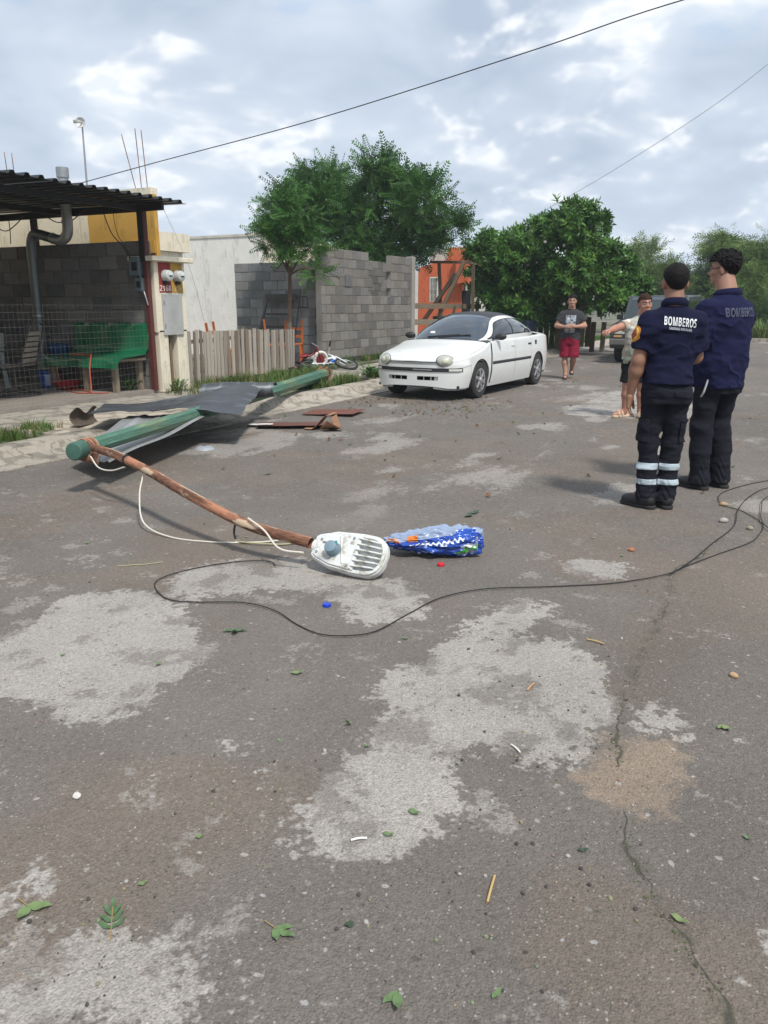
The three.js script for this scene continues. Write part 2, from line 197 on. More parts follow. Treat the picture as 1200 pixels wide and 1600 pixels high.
// asphalt colour at a place on the road (metres); fine = smallest stone drawn
function asphalt(x, z, fine, out) {
  const big = fbm(x * 0.45 + 40, z * 0.45 + 40, 4), mid = fbm(x * 3.1, z * 3.1, 4, 0, 2), gr = vn(x / (fine * 1.3), z / (fine * 1.3), 0, 4), gr2 = vn(x / (fine * 3.1), z / (fine * 3.1), 0, 6);
  const wx = fbm(x * 9, z * 9, 3, 0, 12), wz = fbm(x * 9 + 50, z * 9, 3, 0, 13), edge = fbm(x * 26, z * 26, 3, 0, 19);
  const sx = x + (wx - 0.5) * 0.12, sz = z + (wz - 0.5) * 0.12;
  let L = 0.118 * (0.72 + 0.38 * big + 0.28 * mid) * (0.7 + 0.42 * gr + 0.2 * gr2), r = L * 1.12, g = L * 0.985, b = L * 0.855;
  // brown dust in the pores of the old surface
  const br = sst(0.48, 0.66, fbm(x * 1.3 + 7, z * 1.3, 4, 0, 23)) * 0.5; r *= 1 + br * 0.14; b *= 1 - br * 0.13;
  // worn pale patches
  const rag = fbm(x * 75, z * 75, 3, 0, 25); let pm = fPatch(sx, sz) + (edge - 0.5) * 0.8 + (mid - 0.5) * 0.5 + (rag - 0.5) * 0.65; pm = sst(0.41, 0.66, pm) * (1 - 0.6 * sst(0.55, 0.68, fbm(x * 7.5 + 9, z * 6.5, 5, 0, 37) + (rag - 0.5) * 0.2));
  const far = sst(3.6, 6.5, -z);
  const spots = sst(0.64, 0.72, fbm(x * 1.9 + 3, z * 0.95, 5, 0, 27) + (rag - 0.5) * 0.16 + (edge - 0.5) * 0.12) * 0.7 * far;
  const little = sst(0.72, 0.82, fbm(x * 5.2 + 80, z * 5.2, 4, 0, 29) + (rag - 0.5) * 0.3 + (edge - 0.5) * 0.2) * 0.5 * (1 - far);
  pm = Math.max(pm, spots, little) * (0.9 + 0.1 * gr);
  const P = 0.315 * (0.8 + 0.28 * mid) * (0.66 + 0.5 * gr + 0.18 * gr2);
  r = mix(r, P * 1.06, pm); g = mix(g, P * 0.98, pm); b = mix(b, P * 0.885, pm);
  const em = sst(0.3, 0.62, fEarth(sx, sz) + (edge - 0.5) * 0.5) * (0.55 + 0.4 * mid); const E = 0.21 * (0.65 + 0.5 * gr + 0.2 * mid);
  r = mix(r, E * 1.18, em); g = mix(g, E * 0.9, em); b = mix(b, E * 0.66, em);
  const dm = sst(0.2, 0.75, fDamp(sx, sz) + (mid - 0.5) * 0.5) * 0.42; r *= 1 - dm; g *= 1 - dm; b *= 1 - dm * 0.95;
  // stones in the surface
  for (let q = 0; q < 2; q++) {
    const s = q ? 0.034 : Math.max(0.012, fine * 3), cx = Math.floor(x / s), cz = Math.floor(z / s);
    for (let j = -1; j <= 1; j++) for (let i = -1; i <= 1; i++) {
      const h = h2(cx + i, cz + j, 71 + q); if (h < (q ? 0.88 : 0.58)) continue;
      const px = (cx + i + 0.2 + 0.6 * h2(cx + i, cz + j, 3)) * s, pz = (cz + j + 0.2 + 0.6 * h2(cx + i, cz + j, 9)) * s, a = h2(cx + i, cz + j, 15) * 3.14, ca = Math.cos(a), sa = Math.sin(a), dx = x - px, dz = z - pz;
      const R = s * (0.1 + 0.2 * h2(cx + i, cz + j, 21) ** 2), d = Math.hypot((dx * ca + dz * sa) / 1.3, (-dx * sa + dz * ca) / 0.85);
      if (d < R) { const k = sst(R, R * 0.7, d) * 0.62, t = h2(cx + i, cz + j, 33), v = t < 0.32 ? 0.06 : t < 0.66 ? 0.2 : 0.34 + 0.25 * (t - 0.66), wm = h2(cx + i, cz + j, 45); r = mix(r, v * (1 + 0.1 * wm), k); g = mix(g, v, k); b = mix(b, v * (1 - 0.14 * wm), k); }
    }
  }
  if (z > -5.6 && x > -0.8 && x < 0.5) { const cd = crackDist(x + (wx - 0.5) * 0.07, z + (wz - 0.5) * 0.07), w = 0.002 + 0.011 * sst(0.5, 0.72, edge) + 0.003 * gr2, k = 0.85 * sst(w, w * 0.4, cd) * sst(0.34, 0.5, mid + 0.06); r = mix(r, 0.035, k); g = mix(g, 0.033, k); b = mix(b, 0.025, k); const so = sst(0.06, 0.0, cd) * sst(0.45, 0.6, edge) * 0.5; r = mix(r, 0.075, so); g = mix(g, 0.07, so); b = mix(b, 0.05, so); }
  out[0] = r; out[1] = g; out[2] = b;
}
const toS = new Uint8Array(4097); for (let i = 0; i <= 4096; i++) { const v = i / 4096; toS[i] = 255 * (v <= 0.0031308 ? 12.92 * v : 1.055 * Math.pow(v, 1 / 2.4) - 0.055) + 0.5; }
function asphaltMap(x0, z0, size, n) {   // covers x0..x0+size, z0..z0-size
  const d = new Uint8Array(n * n * 4), c = [0, 0, 0], fine = Math.max(0.0032, (size / n) * 1.1);
  for (let j = 0; j < n; j++) for (let i = 0; i < n; i++) { asphalt(x0 + ((i + 0.5) / n) * size, z0 - ((j + 0.5) / n) * size, fine, c); const o = (j * n + i) * 4; for (let k = 0; k < 3; k++) d[o + k] = toS[clamp(c[k], 0, 1) * 4096 | 0]; d[o + 3] = 255; }
  const t = new THREE.DataTexture(d, n, n); t.magFilter = THREE.LinearFilter; t.minFilter = THREE.LinearMipmapLinearFilter; t.wrapS = t.wrapT = THREE.RepeatWrapping; t.colorSpace = THREE.SRGBColorSpace; t.needsUpdate = true; return t;
}
const roadBump = texOf(1024, (u, v) => { let s = 0.5 * vn(u * 420, v * 420, 420, 2) + 0.5 * fbm(u * 90, v * 90, 3, 90, 5); return s; }, false);
{
  const zones = [[-4, 0, 5], [-7, 3, 12], [-7, 12, 24], [-7, -9, 28]];      // x0, z0, size of each map
  const mats = zones.slice(0, 2).concat([zones[3]]).map(([x0, z0, s]) => {
    const map = asphaltMap(x0, z0, s, 2048); map.repeat.set(1 / s, -1 / s); map.offset.set(-x0 / s, z0 / s);
    const b = roadBump.clone(); b.repeat.set(0.66, 0.66); b.needsUpdate = true;
    return std({ map, bumpMap: b, bumpScale: 0.007, roughness: 0.93 });
  });
  const rects = [ // x0, x1, z0, z1, material; uv are metres
    [-4, 1, 0, -5, 0], [-6.62, -4, 3, -9, 1], [1, 5, 3, -9, 1], [-4, 1, 3, 0, 1], [-4, 1, -5, -9, 1],
    [-6.62, 14, -9, -37, 2], [5, 14, 3, -9, 2], [-6.62, 14, 8, 3, 2]];
  const parts = rects.map(([x0, x1, z0, z1, m]) => { const g = new THREE.BufferGeometry(); g.setAttribute('position', new THREE.Float32BufferAttribute([x0, 0, z0, x1, 0, z0, x0, 0, z1, x1, 0, z1], 3)); g.setAttribute('normal', new THREE.Float32BufferAttribute([0, 1, 0, 0, 1, 0, 0, 1, 0, 0, 1, 0], 3)); g.setAttribute('uv', new THREE.Float32BufferAttribute([x0, z0, x1, z0, x0, z1, x1, z1], 2)); g.setIndex([0, 1, 2, 1, 3, 2]); return [g.toNonIndexed(), m]; });
  const g = mergeGeometries(parts.map((p) => p[0])); parts.forEach(([, m], i) => g.addGroup(i * 6, 6, m));
  const road = new THREE.Mesh(g, mats); road.name = 'road'; road.receiveShadow = true; scene.add(struct(road, 'worn grey asphalt road with pale patches'));
}
// ---------- land around ----------
const dirtT = texOf(1024, (u, v) => { const m = fbm(u * 6, v * 6, 5, 6, 3), f = fbm(u * 80, v * 80, 3, 80, 5), gz = sst(0.5, 0.62, fbm(u * 9, v * 9, 4, 9, 77)); const k = 0.16 * (0.6 + 0.6 * m + 0.4 * (f - 0.5)); return [mix(k * 1.15, 0.06, gz), mix(k * 0.98, 0.085, gz), mix(k * 0.76, 0.03, gz)]; });
{
  const t = dirtT.clone(); t.repeat.set(60, 60); t.needsUpdate = true;
  const g = new THREE.PlaneGeometry(700, 700); g.rotateX(-PI / 2); g.translate(0, -0.03, 0);
  struct(obj('terrain', g, std({ map: t, roughness: 1 })), 'dry earth and sparse grass around the street');
  const t2 = dirtT.clone(); t2.repeat.set(0.25, 0.25); t2.needsUpdate = true;
  struct(obj('yard_ground', [bx(16, 0.2, 30, -16.7, 0.08, -24.4)], std({ map: t2, roughness: 1, bumpMap: grainB, bumpScale: 0.01 })), 'earth yards behind the fence and walls');
  // concrete floor of the carport
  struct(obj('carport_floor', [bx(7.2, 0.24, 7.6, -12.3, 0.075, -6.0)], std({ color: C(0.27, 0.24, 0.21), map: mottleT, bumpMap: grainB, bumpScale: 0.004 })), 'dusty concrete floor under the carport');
}
// pavement: concrete slabs, each its own piece, and the kerb stones
{
  const R = rng(5), pave = new THREE.Group(); pave.name = 'pavement'; scene.add(struct(pave, 'broken pale concrete pavement with earth joints'));
  const grimeT = texOf(512, (u, v) => { const m = fbm(u * 5, v * 5, 5, 5, 81), st = sst(0.52, 0.68, fbm(u * 8, v * 8, 4, 8, 83)), f = fbm(u * 70, v * 70, 2, 70, 85), cr = sst(0.03, 0.012, Math.abs(fbm(u * 4, v * 4, 4, 4, 87) - 0.5)) * 0.35; const k = (0.68 + 0.42 * m + 0.2 * (f - 0.5)) * (1 - 0.38 * st) * (1 - cr); return [k, k * 0.985, k * 0.95]; });
  const slabM = tones([0.4, 0.36, 0.305], 5, 0.14, { map: grimeT, bumpMap: grainB, bumpScale: 0.005, roughness: 0.95 });
  const t2 = dirtT.clone(); t2.repeat.set(0.5, 0.5); t2.needsUpdate = true;
  obj('bedding', [bx(2.1, 0.2, 42, -7.72, 0.005, -16.5)], std({ map: t2, roughness: 1 }), pave);
  const geos = [1.15, 1.45, 1.8].map((d) => rb(1, 0.12, d, 0.012));
  for (let z = 3; z > -36;) {
    const k = (R() * 3) | 0, d = [1.15, 1.45, 1.8][k], zc = z - d / 2; z -= d + 0.025;
    for (const [x, w] of [[-8.2, 0.98], [-7.23, 0.86]]) {
      if (x > -7.5 && ((zc < -9.4 && zc > -13.6) || (zc > -6.4 && zc < -5.0))) continue;  // grown over with grass
      const m = obj('slab', geos[k], slabM[(R() * 5) | 0], pave); m.position.set(x, 0.075 + R() * 0.012, zc); m.scale.x = w; m.rotation.set((R() - 0.5) * 0.008, (R() - 0.5) * 0.006, (R() - 0.5) * 0.012);
    }
  }
  const kerb = new THREE.Group(); kerb.name = 'kerb'; scene.add(struct(kerb, 'low worn concrete kerb along the road'));
  const prof = [[-6.2, -0.05], [-6.2, 0.006], [-6.42, 0.014], [-6.52, 0.05], [-6.58, 0.112], [-6.66, 0.132], [-6.8, 0.135], [-6.8, -0.05]];
  const kM = tones([0.36, 0.32, 0.27], 4, 0.14, { map: grimeT, bumpMap: grainB, bumpScale: 0.006, roughness: 0.95 });
  const kg = extr(prof, 2.46, 0.004); kg.translate(0, 0, -2.46);
  for (let i = 0; i < 16; i++) { const m = obj('kerb_stone', kg, kM[(R() * 4) | 0], kerb); m.position.set((R() - 0.5) * 0.015, (R() - 0.5) * 0.008, 3.2 - i * 2.485); }
  // far side of the junction
  const fk = new THREE.Group(); fk.name = 'far_kerb'; scene.add(struct(fk, 'kerb at the far end of the road'));
  for (let i = 0; i < 9; i++) obj('kerb_stone', [rb(2.44, 0.16, 0.2, 0.02, -6 + i * 2.48, 0.05, -37.05)], kM[i % 4], fk);
}
// overgrown verge past the junction
struct(obj('verge', [bx(60, 0.2, 30, 8, 0.0, -52.2)], std({ map: (() => { const t = dirtT.clone(); t.repeat.set(0.2, 0.2); t.needsUpdate = true; return t; })(), roughness: 1 })), 'weedy ground past the far kerb');
// ---------- block walls ----------
const blockG = [0, 1, 2].map((k) => { const g = rb(0.39, 0.19, 0.15, 0.006 + k * 0.002, 0, 0, 0, 0, 0, 0, 1); const p = g.attributes.position, uv = g.attributes.uv; for (let i = 0; i < p.count; i++) { p.setXYZ(i, p.getX(i) + (h2(k, Math.round(p.getY(i) * 40), 3) - 0.5) * 0.006, p.getY(i), p.getZ(i)); uv.setXY(i, uv.getX(i) + k * 0.37, uv.getY(i) + k * 0.61); } return g; });
const blockHalf = rb(0.19, 0.19, 0.15, 0.007, 0, 0, 0, 0, 0, 0, 1);
// wall of concrete blocks running along local +x from 0 to L; rows counted from the ground; open(x, row) true where there is no block
function blockWall(name, label, p, turn, L, rows, mats, seed, open = () => false, mortar, thick = 1) {
  const t = thing(name, label, 'wall', p, turn), R = rng(seed), core = [];
  for (let r = 0; r < rows; r++) {
    const off = (r % 2) * 0.2; let run = null;
    for (let x = -off; x < L - 0.05; x += 0.4) {
      const a = Math.max(0, x), b = Math.min(L, x + 0.4), w = b - a; if (w < 0.09) continue;
      const mid = (a + b) / 2; if (open(mid, r)) { run = null; continue; }
      const m = obj('block', w < 0.3 ? blockHalf : blockG[(R() * 3) | 0], mats[(R() * mats.length) | 0], t);
      m.position.set(mid, 0.1 + r * 0.2 + (R() - 0.5) * 0.004, (R() - 0.5) * 0.008); m.scale.set(w < 0.3 ? (w - 0.01) / 0.19 : w / 0.4, 1, thick); m.rotation.y = (R() - 0.5) * 0.012 + (R() > 0.5 ? PI : 0);
      if (run && Math.abs(run[1] - a) < 0.01) run[1] = b; else core.push(run = [a, b, r]);
    }
  }
  obj('mortar', core.map(([a, b, r]) => bx(b - a - 0.004, 0.2, 0.128 * thick, (a + b) / 2, 0.1 + r * 0.2, 0)), mortar, t);
  return t;
}
const blockMat = (base, spread, n = 6) => tones(base, n, spread, { map: blockT, bumpMap: blockB, bumpScale: 0.006, roughness: 0.95 });
const greyB = blockMat([0.2, 0.187, 0.17], 0.24), sideB = blockMat([0.23, 0.232, 0.235], 0.24), carportB = blockMat([0.19, 0.183, 0.175], 0.26);  // carport wall blocks keep plain grey tones; the roof shades them
const mortarM = std({ color: C(0.25, 0.24, 0.225), map: blockT, bumpMap: blockB, bumpScale: 0.008 }), mortarDark = std({ color: C(0.2, 0.193, 0.185), map: blockT, bumpMap: blockB, bumpScale: 0.008 });
// side wall of the carport
blockWall('carport_side_wall', 'shaded grey block wall at the side of the carport behind the green table', [-12.7, 0.19, -9.36], 0, 3.95, 11, carportB, 3, undefined, mortarDark);
// wall along the pavement, with a gap in its top courses; local +x runs away down the street
const fw = blockWall('front_block_wall', 'grey block wall beside the pavement with a gap in its top courses', [-9.3, 0.28, -15.1], PI / 2, 4.6, 12, greyB, 9, (x, r) => r > 6 && x > 2.35 && x < 3.35 && !(r === 6), mortarM);
obj('concrete_post', [rb(0.2, 2.46, 0.19, 0.01, 4.73, 1.21, 0)], std({ color: C(0.33, 0.31, 0.285), map: mottleT, bumpMap: grainB, bumpScale: 0.004 }), fw);
{ const m = obj('patch', [rb(0.3, 0.26, 0.02, 0.005, 1.2, 1.73, 0.085)], std({ color: C(0.14, 0.14, 0.145), map: mottleT }), fw); m.userData.label = 'smooth dark cement patch'; }
blockWall('yard_side_wall', 'pale grey block wall behind the ladder and orange chairs', [-11.75, 0.2, -15.45], 0, 2.35, 11, sideB, 17, undefined, mortarM);
{ const far = blockWall('rear_block_wall', 'dark block wall seen through the gap in the front wall', [-10.6, 0.25, -18.9], PI / 2, 3.6, 12, greyB, 23, undefined, mortarDark); void far; }

// ---------- cream and mustard house ----------
const slabC = std({ color: C(0.55, 0.5, 0.42), map: mottleT });
{
  const t = thing('cream_house', 'cream house with a mustard corner behind the carport', 'house', [-9.1, 0.15, -10.05]);
  obj('side_wall', [bx(4.2, 3.0, 0.08, -3.65, 1.5, -0.042)], M.cream, t);
  const mw = obj('painted_corner', [bx(1.45, 3.0, 0.08, -0.82, 1.5, -0.04)], M.mustard, t); mw.userData.label = 'mustard yellow painted corner of the wall';
  obj('parapet', [bx(5.6, 0.1, 0.16, -2.92, 3.05, -0.05)], M.creamPale, t);
  
  obj('rear_block', [bx(2.6, 3.0, 1.7, -3.3, 1.48, -1.06)], M.creamPale, t);
  obj('porch_block', [bx(1.5, 2.2, 0.85, -1.26, 1.1, -0.66), bx(1.6, 0.3, 1.02, -1.26, 2.35, -0.73)], M.creamPale, t);
  const wd = obj('painted_band', [bx(0.5, 0.2, 0.02, -0.36, 2.22, 0.015)], M.mustard, t); void wd;
  // bare reinforcing rods left standing on the roof
  for (const [x, y0, x1, y1, z] of [[-0.78, 3.1, -1.06, 4.02, -0.42], [-0.7, 3.1, -0.76, 4.08, -0.42], [-0.6, 3.1, -0.66, 4.05, -0.45], [-3.85, 3.1, -3.9, 3.98, -0.42], [-3.72, 3.1, -3.75, 3.95, -0.45]])
    obj('reinforcing_rod', [rod([x, y0 - 0.15, z], [x1, y1, z], 0.007)], M.rust, t);
}
{ // antenna dish on a mast
  const t = thing('roof_antenna', 'small white antenna on a thin mast above the carport roof', 'antenna', [-11.02, 3.2, -10.45]);
  obj('mast', [rod([0, 0, 0], [0.02, 1.15, 0], 0.018, 0.013)], M.galv, t);
  obj('mount', [rb(0.22, 0.08, 0.22, 0.02, 0, 0.03, 0)], M.creamPale, t);
  obj('dish', [at(lathe([[0.005, 0], [0.045, 0.006], [0.08, 0.03], [0.09, 0.05], [0.086, 0.051], [0.076, 0.034], [0.045, 0.012], [0.005, 0.006]], 20), 0.0, 1.2, 0.0, 1.3, 0.4, 0)], M.lampGrey, t);
  obj('receiver', [rod([0.02, 1.22, 0], [0.05, 1.2, 0.16], 0.012), rb(0.05, 0.05, 0.06, 0.012, 0.05, 1.2, 0.17)], M.greyBox, t);
}
// ---------- carport ----------
{
  const t = thing('carport', 'carport with a dark corrugated metal roof on steel posts', 'carport', [-8.7, 0.19, -9.2]);
  // roof in sheets 0.8 m wide, trapezoid ribs running across the street line
  const roofM = std({ color: C(0.05, 0.055, 0.06), map: mottleT, metalness: 0.55, roughness: 0.5 });
  const ribs = (v) => { const q = (v / 0.2) % 1; return q < 0.5 ? 0 : q < 0.62 ? (q - 0.5) / 0.12 : q < 0.83 ? 1 : (1 - q) / 0.17; };
  for (let k = 0; k < 9; k++) {
    const z0 = -0.33 + k * 0.8, zs = []; for (let i = 0; i <= 4; i++) for (const f of [0, 0.5, 0.62, 0.83]) { const v = i * 0.2 + f * 0.2; if (v <= 0.84) zs.push(v); }
    const dy = (h2(k, 3, 1) - 0.5) * 0.012;
    const g = shell((u, v) => { const q = zs[Math.round(v * (zs.length - 1))]; return [0.62 - u * 4.6, 2.7 + 0.015 * u * 4.6 + ribs(q) * 0.042 + 0.004 * (k % 2) + dy, z0 + q]; }, 6, zs.length - 1, 0.002);
    obj('roof_sheet', [g], roofM, t);
  }
  obj('end_beam', [bx(4.3, 0.1, 0.06, -1.72, 2.645, -0.02)], M.darkSteel, t);
  for (const x of [-0.02, -1.5, -3.0]) obj('purlin', [bx(0.05, 0.08, 7.2, x, 2.64, 3.62)], M.darkSteel, t);
  const fp = obj('front_post', [bx(0.075, 2.6, 0.075, 0, 1.3, -0.06)], M.oxide, t); fp.userData.label = 'dark red oxide post beside the meter pillar';
  obj('upper_post', [bx(0.1, 0.75, 0.1, -0.02, 2.27, -0.06)], M.darkSteel, t);
  obj('wall_post', [bx(0.08, 0.45, 0.08, -2.35, 2.42, -0.1)], M.darkSteel, t);
  obj('rear_post', [bx(0.08, 2.6, 0.08, -3.5, 1.3, 3.2)], M.darkSteel, t);
}
// rear wall of the carport, and an unseen end wall added to darken it
{
  const t = thing('carport_house', 'shaded house wall at the back of the carport', 'house', [-13.2, 0.15, -6]);
  obj('wall', [bx(0.2, 3.1, 8, -0.1, 1.55, 0.6)], M.cream, t);
  obj('added_shade_wall', [bx(4.4, 2.75, 0.15, 2.2, 1.38, 2.9)], M.cream, t);
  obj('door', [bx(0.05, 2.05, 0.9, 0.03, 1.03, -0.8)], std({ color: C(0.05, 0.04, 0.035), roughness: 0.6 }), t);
}
// metal flue in front of the carport side wall
{
  const t = thing('stove_flue', 'bent galvanised flue pipe rising past the carport roof', 'flue', [-10.75, 0, -8.95]);
  const flueM = std({ color: C(0.2, 0.22, 0.23), map: mottleT, metalness: 0.6, roughness: 0.5 });
  obj('lower_pipe', [tube([[0, 0.2, 0], [0, 1.2, 0], [0, 2.2, 0], [0.02, 2.42, 0], [0.1, 2.52, 0], [0.2, 2.52, 0], [0.5, 2.45, 0]], 0.075, 60, 14)], flueM, t);
  obj('upper_pipe', [tube([[0.48, 2.45, 0], [0.68, 2.42, 0], [0.8, 2.48, 0], [0.84, 2.6, 0], [0.84, 2.9, 0], [0.84, 3.38, 0]], 0.078, 50, 14)], M.galv, t);
  for (const [x, y, r] of [[0, 1.3, 0], [0.5, 2.45, 1.4], [0.84, 2.68, 0]]) obj('joint_band', [cyl(0.084, 0.084, 0.03, 16, x, y, 0, 0, 0, r)], M.galv, t);
  obj('cap', [cyl(0.09, 0.09, 0.14, 16, 0.84, 3.36, 0)], M.galv, t);
}
// ---------- meter pillar ----------
const font = await new FontLoader().loadAsync('fonts/droid/droid_sans_bold.typeface.json');
function textGeo(str, size) { const g = new THREE.ShapeGeometry(font.generateShapes(str, size), 4); g.computeBoundingBox(); return g; }
{
  const t = thing('meter_pillar', 'cream pillar with electricity meters and a grey box door', 'pillar', [-8.68, 0.15, -9.68]);
  obj('left_leg', [rb(0.34, 0.95, 0.2, 0.012, -0.12, 0.47, 0.22)], M.creamPale, t);
  obj('right_leg', [rb(0.34, 0.95, 0.24, 0.012, -0.12, 0.47, -0.2)], M.creamPale, t);
  obj('column', [rb(0.34, 1.06, 0.68, 0.012, -0.12, 1.43, 0)], M.creamPale, t);
  obj('cap_slab', [rb(0.5, 0.07, 0.92, 0.012, -0.1, 1.985, 0)], M.creamPale, t);
  const p1 = obj('red_panel', [bx(0.012, 0.44, 0.26, 0.052, 1.72, 0.12)], std({ color: C(0.3, 0.04, 0.04), map: stuccoT }), t);
  obj('yellow_panel', [bx(0.012, 0.44, 0.26, 0.052, 1.72, -0.142)], std({ color: C(0.5, 0.3, 0.07), map: stuccoT }), t);
  void p1;
  const num = textGeo('2168', 0.085); num.translate(-num.boundingBox.max.x / 2, 0, 0);
  const nm = obj('house_number', [at(num, 0.061, 1.52, 0.13, 0, PI / 2, 0)], std({ color: C(0.75, 0.62, 0.55) }), t); nm.userData.label = 'hand-painted number 2168';
  const num2 = textGeo('216', 0.07); num2.translate(-num2.boundingBox.max.x / 2, 0, 0);
  obj('faded_number', [at(num2, 0.061, 1.53, -0.15, 0, PI / 2, 0)], std({ color: C(0.56, 0.42, 0.2) }), t);
  obj('box_door', [rb(0.03, 0.62, 0.44, 0.008, 0.06, 1.17, -0.0)], M.greyBox, t);
  obj('door_hinge', [bx(0.012, 0.06, 0.015, 0.08, 1.35, 0.2), bx(0.012, 0.06, 0.015, 0.08, 1.0, 0.2)], M.galv, t);
  obj('rear_column', [rb(0.16, 1.06, 0.7, 0.01, -0.37, 1.43, -0.0)], M.cream, t);
  obj('conduit', [rod([-0.02, 0, 0.02], [-0.02, 0.95, 0.02], 0.025)], std({ color: C(0.2, 0.13, 0.08), map: mottleT }), t);
  for (const [z, s] of [[0.13, 1], [-0.13, 0.94]]) {
    const m = obj('meter', [at(lathe([[0.0, 0], [0.088, 0], [0.092, 0.03], [0.084, 0.045], [0.082, 0.1], [0.07, 0.125], [0.0, 0.13]], 24), 0.056, 1.745, z, 0, 0, -PI / 2)], std({ color: C(0.5 * s, 0.52 * s, 0.5 * s), roughness: 0.35 }), t);
    obj('meter_face', [rb(0.006, 0.05, 0.085, 0.002, 0.188, 1.775, z)], std({ color: C(0.72, 0.75, 0.72), roughness: 0.3 }), m);
    obj('display', [bx(0.006, 0.018, 0.055, 0.189, 1.742, z)], M.black, m);
    obj('neck', [cyl(0.05, 0.04, 0.08, 12, 0.09, 1.66, z)], M.darkSteel, m);
  }
}
// breaker boxes and their wires on the end of the carport side wall
for (const [n, label, p, s] of [['breaker_box', 'larger grey breaker box on the shaded block wall end', [-8.86, 2.02, -9.22], 1], ['breaker_box', 'small grey breaker box hanging below the larger one', [-8.8, 1.76, -9.22], 0.72]]) {
  const t = thing(n, label, 'breaker box', p, 0, 'breaker boxes on the shaded wall');
  obj('case', [rb(0.2 * s, 0.27 * s, 0.1, 0.01)], std({ color: C(0.14, 0.19, 0.22), map: mottleT, roughness: 0.5 }), t);
  obj('switch_panel', [bx(0.1 * s, 0.12 * s, 0.012, 0.01, 0, 0.054)], M.black, t);
  obj('conduit', [tube([[0.07 * s, -0.12 * s, 0], [0.09, -0.24 * s, 0.01], [0.12, -0.3, 0]], 0.012, 14)], M.galv, t);
}
const cable = (name, label, pts, r, mat, seg = 60, group) => tag(obj(name, [tube(pts, r * 0.9, seg, 6)], mat), label, 'cable', group);
const wireM = std({ color: C(0.03, 0.028, 0.027), roughness: 0.7 });
cable('hanging_wire', 'dark wire drooping from carport beam to the breaker boxes', [[-9.35, 2.84, -9.12], [-9.2, 2.5, -9.12], [-9.0, 2.3, -9.13], [-8.9, 2.14, -9.15]], 0.008, wireM);
cable('hanging_wire', 'thin wire crossing the mustard wall to the breaker boxes', [[-9.15, 2.86, -9.12], [-9.08, 2.5, -9.11], [-8.95, 2.3, -9.12], [-8.88, 2.16, -9.16]], 0.005, wireM);
cable('hanging_wire', 'dark wire looping below the carport beam near the flue', [[-10.6, 2.84, -9.1], [-10.3, 2.7, -9.1], [-9.95, 2.72, -9.1], [-9.7, 2.86, -9.1]], 0.009, wireM);
cable('hanging_wire', 'dark wire hanging at the left end of the carport beam', [[-11.9, 2.84, -9.08], [-11.5, 2.62, -9.08], [-11.2, 2.7, -9.08], [-10.95, 2.86, -9.08]], 0.009, wireM);
cable('hanging_wire', 'straight thin wire hanging down the cream wall at the left', [[-11.5, 2.86, -9.2], [-11.5, 2.6, -9.2], [-11.52, 2.43, -9.2]], 0.008, wireM, 8);
cable('service_wire', 'thin grey wire falling from the roof edge past the meter pillar', [[-8.7, 2.9, -9.7], [-8.6, 2.4, -9.9], [-8.5, 1.9, -10.05], [-8.52, 1.2, -10.3]], 0.004, std({ color: C(0.4, 0.38, 0.36) }));
// overhead wires
cable('overhead_wire', 'long dark overhead wire crossing the sky to the carport roof', [[1.2, 4.62, -9], [-1.39, 4.32, -9], [-2.82, 4.08, -9], [-5.47, 3.68, -9], [-8.18, 3.37, -9], [-11.41, 3.0, -9], [-13, 2.88, -9]], 0.0065, wireM, 80);
cable('overhead_wire', 'faint thin overhead wire in the sky above the bushy tree', [[2.2, 12.9, -34], [-1.88, 9.83, -34], [-3.89, 8.46, -34], [-7.04, 6.69, -34], [-10, 5.2, -34]], 0.011, std({ color: C(0.3, 0.3, 0.3) }), 60);

// ---------- white house ----------
{
  const t = thing('white_house', 'plain white rendered house wall behind the picket fence', 'house', [-12.2, 0.15, -17.0]);
  obj('side_wall', [bx(5.4, 3.0, 0.2, -2.7, 1.5, -0.1)], M.white, t);
  obj('front_wall', [bx(0.2, 3.0, 6, -0.12, 1.5, -3.2)], M.creamPale, t);
  obj('parapet', [bx(5.46, 0.06, 0.26, -2.7, 3.03, -0.11)], std({ color: C(0.62, 0.58, 0.5), map: mottleT }), t);
  obj('pipe', [rod([-2.9, 0.2, 0.02], [-2.9, 1.6, 0.02], 0.012)], M.white, t);
}
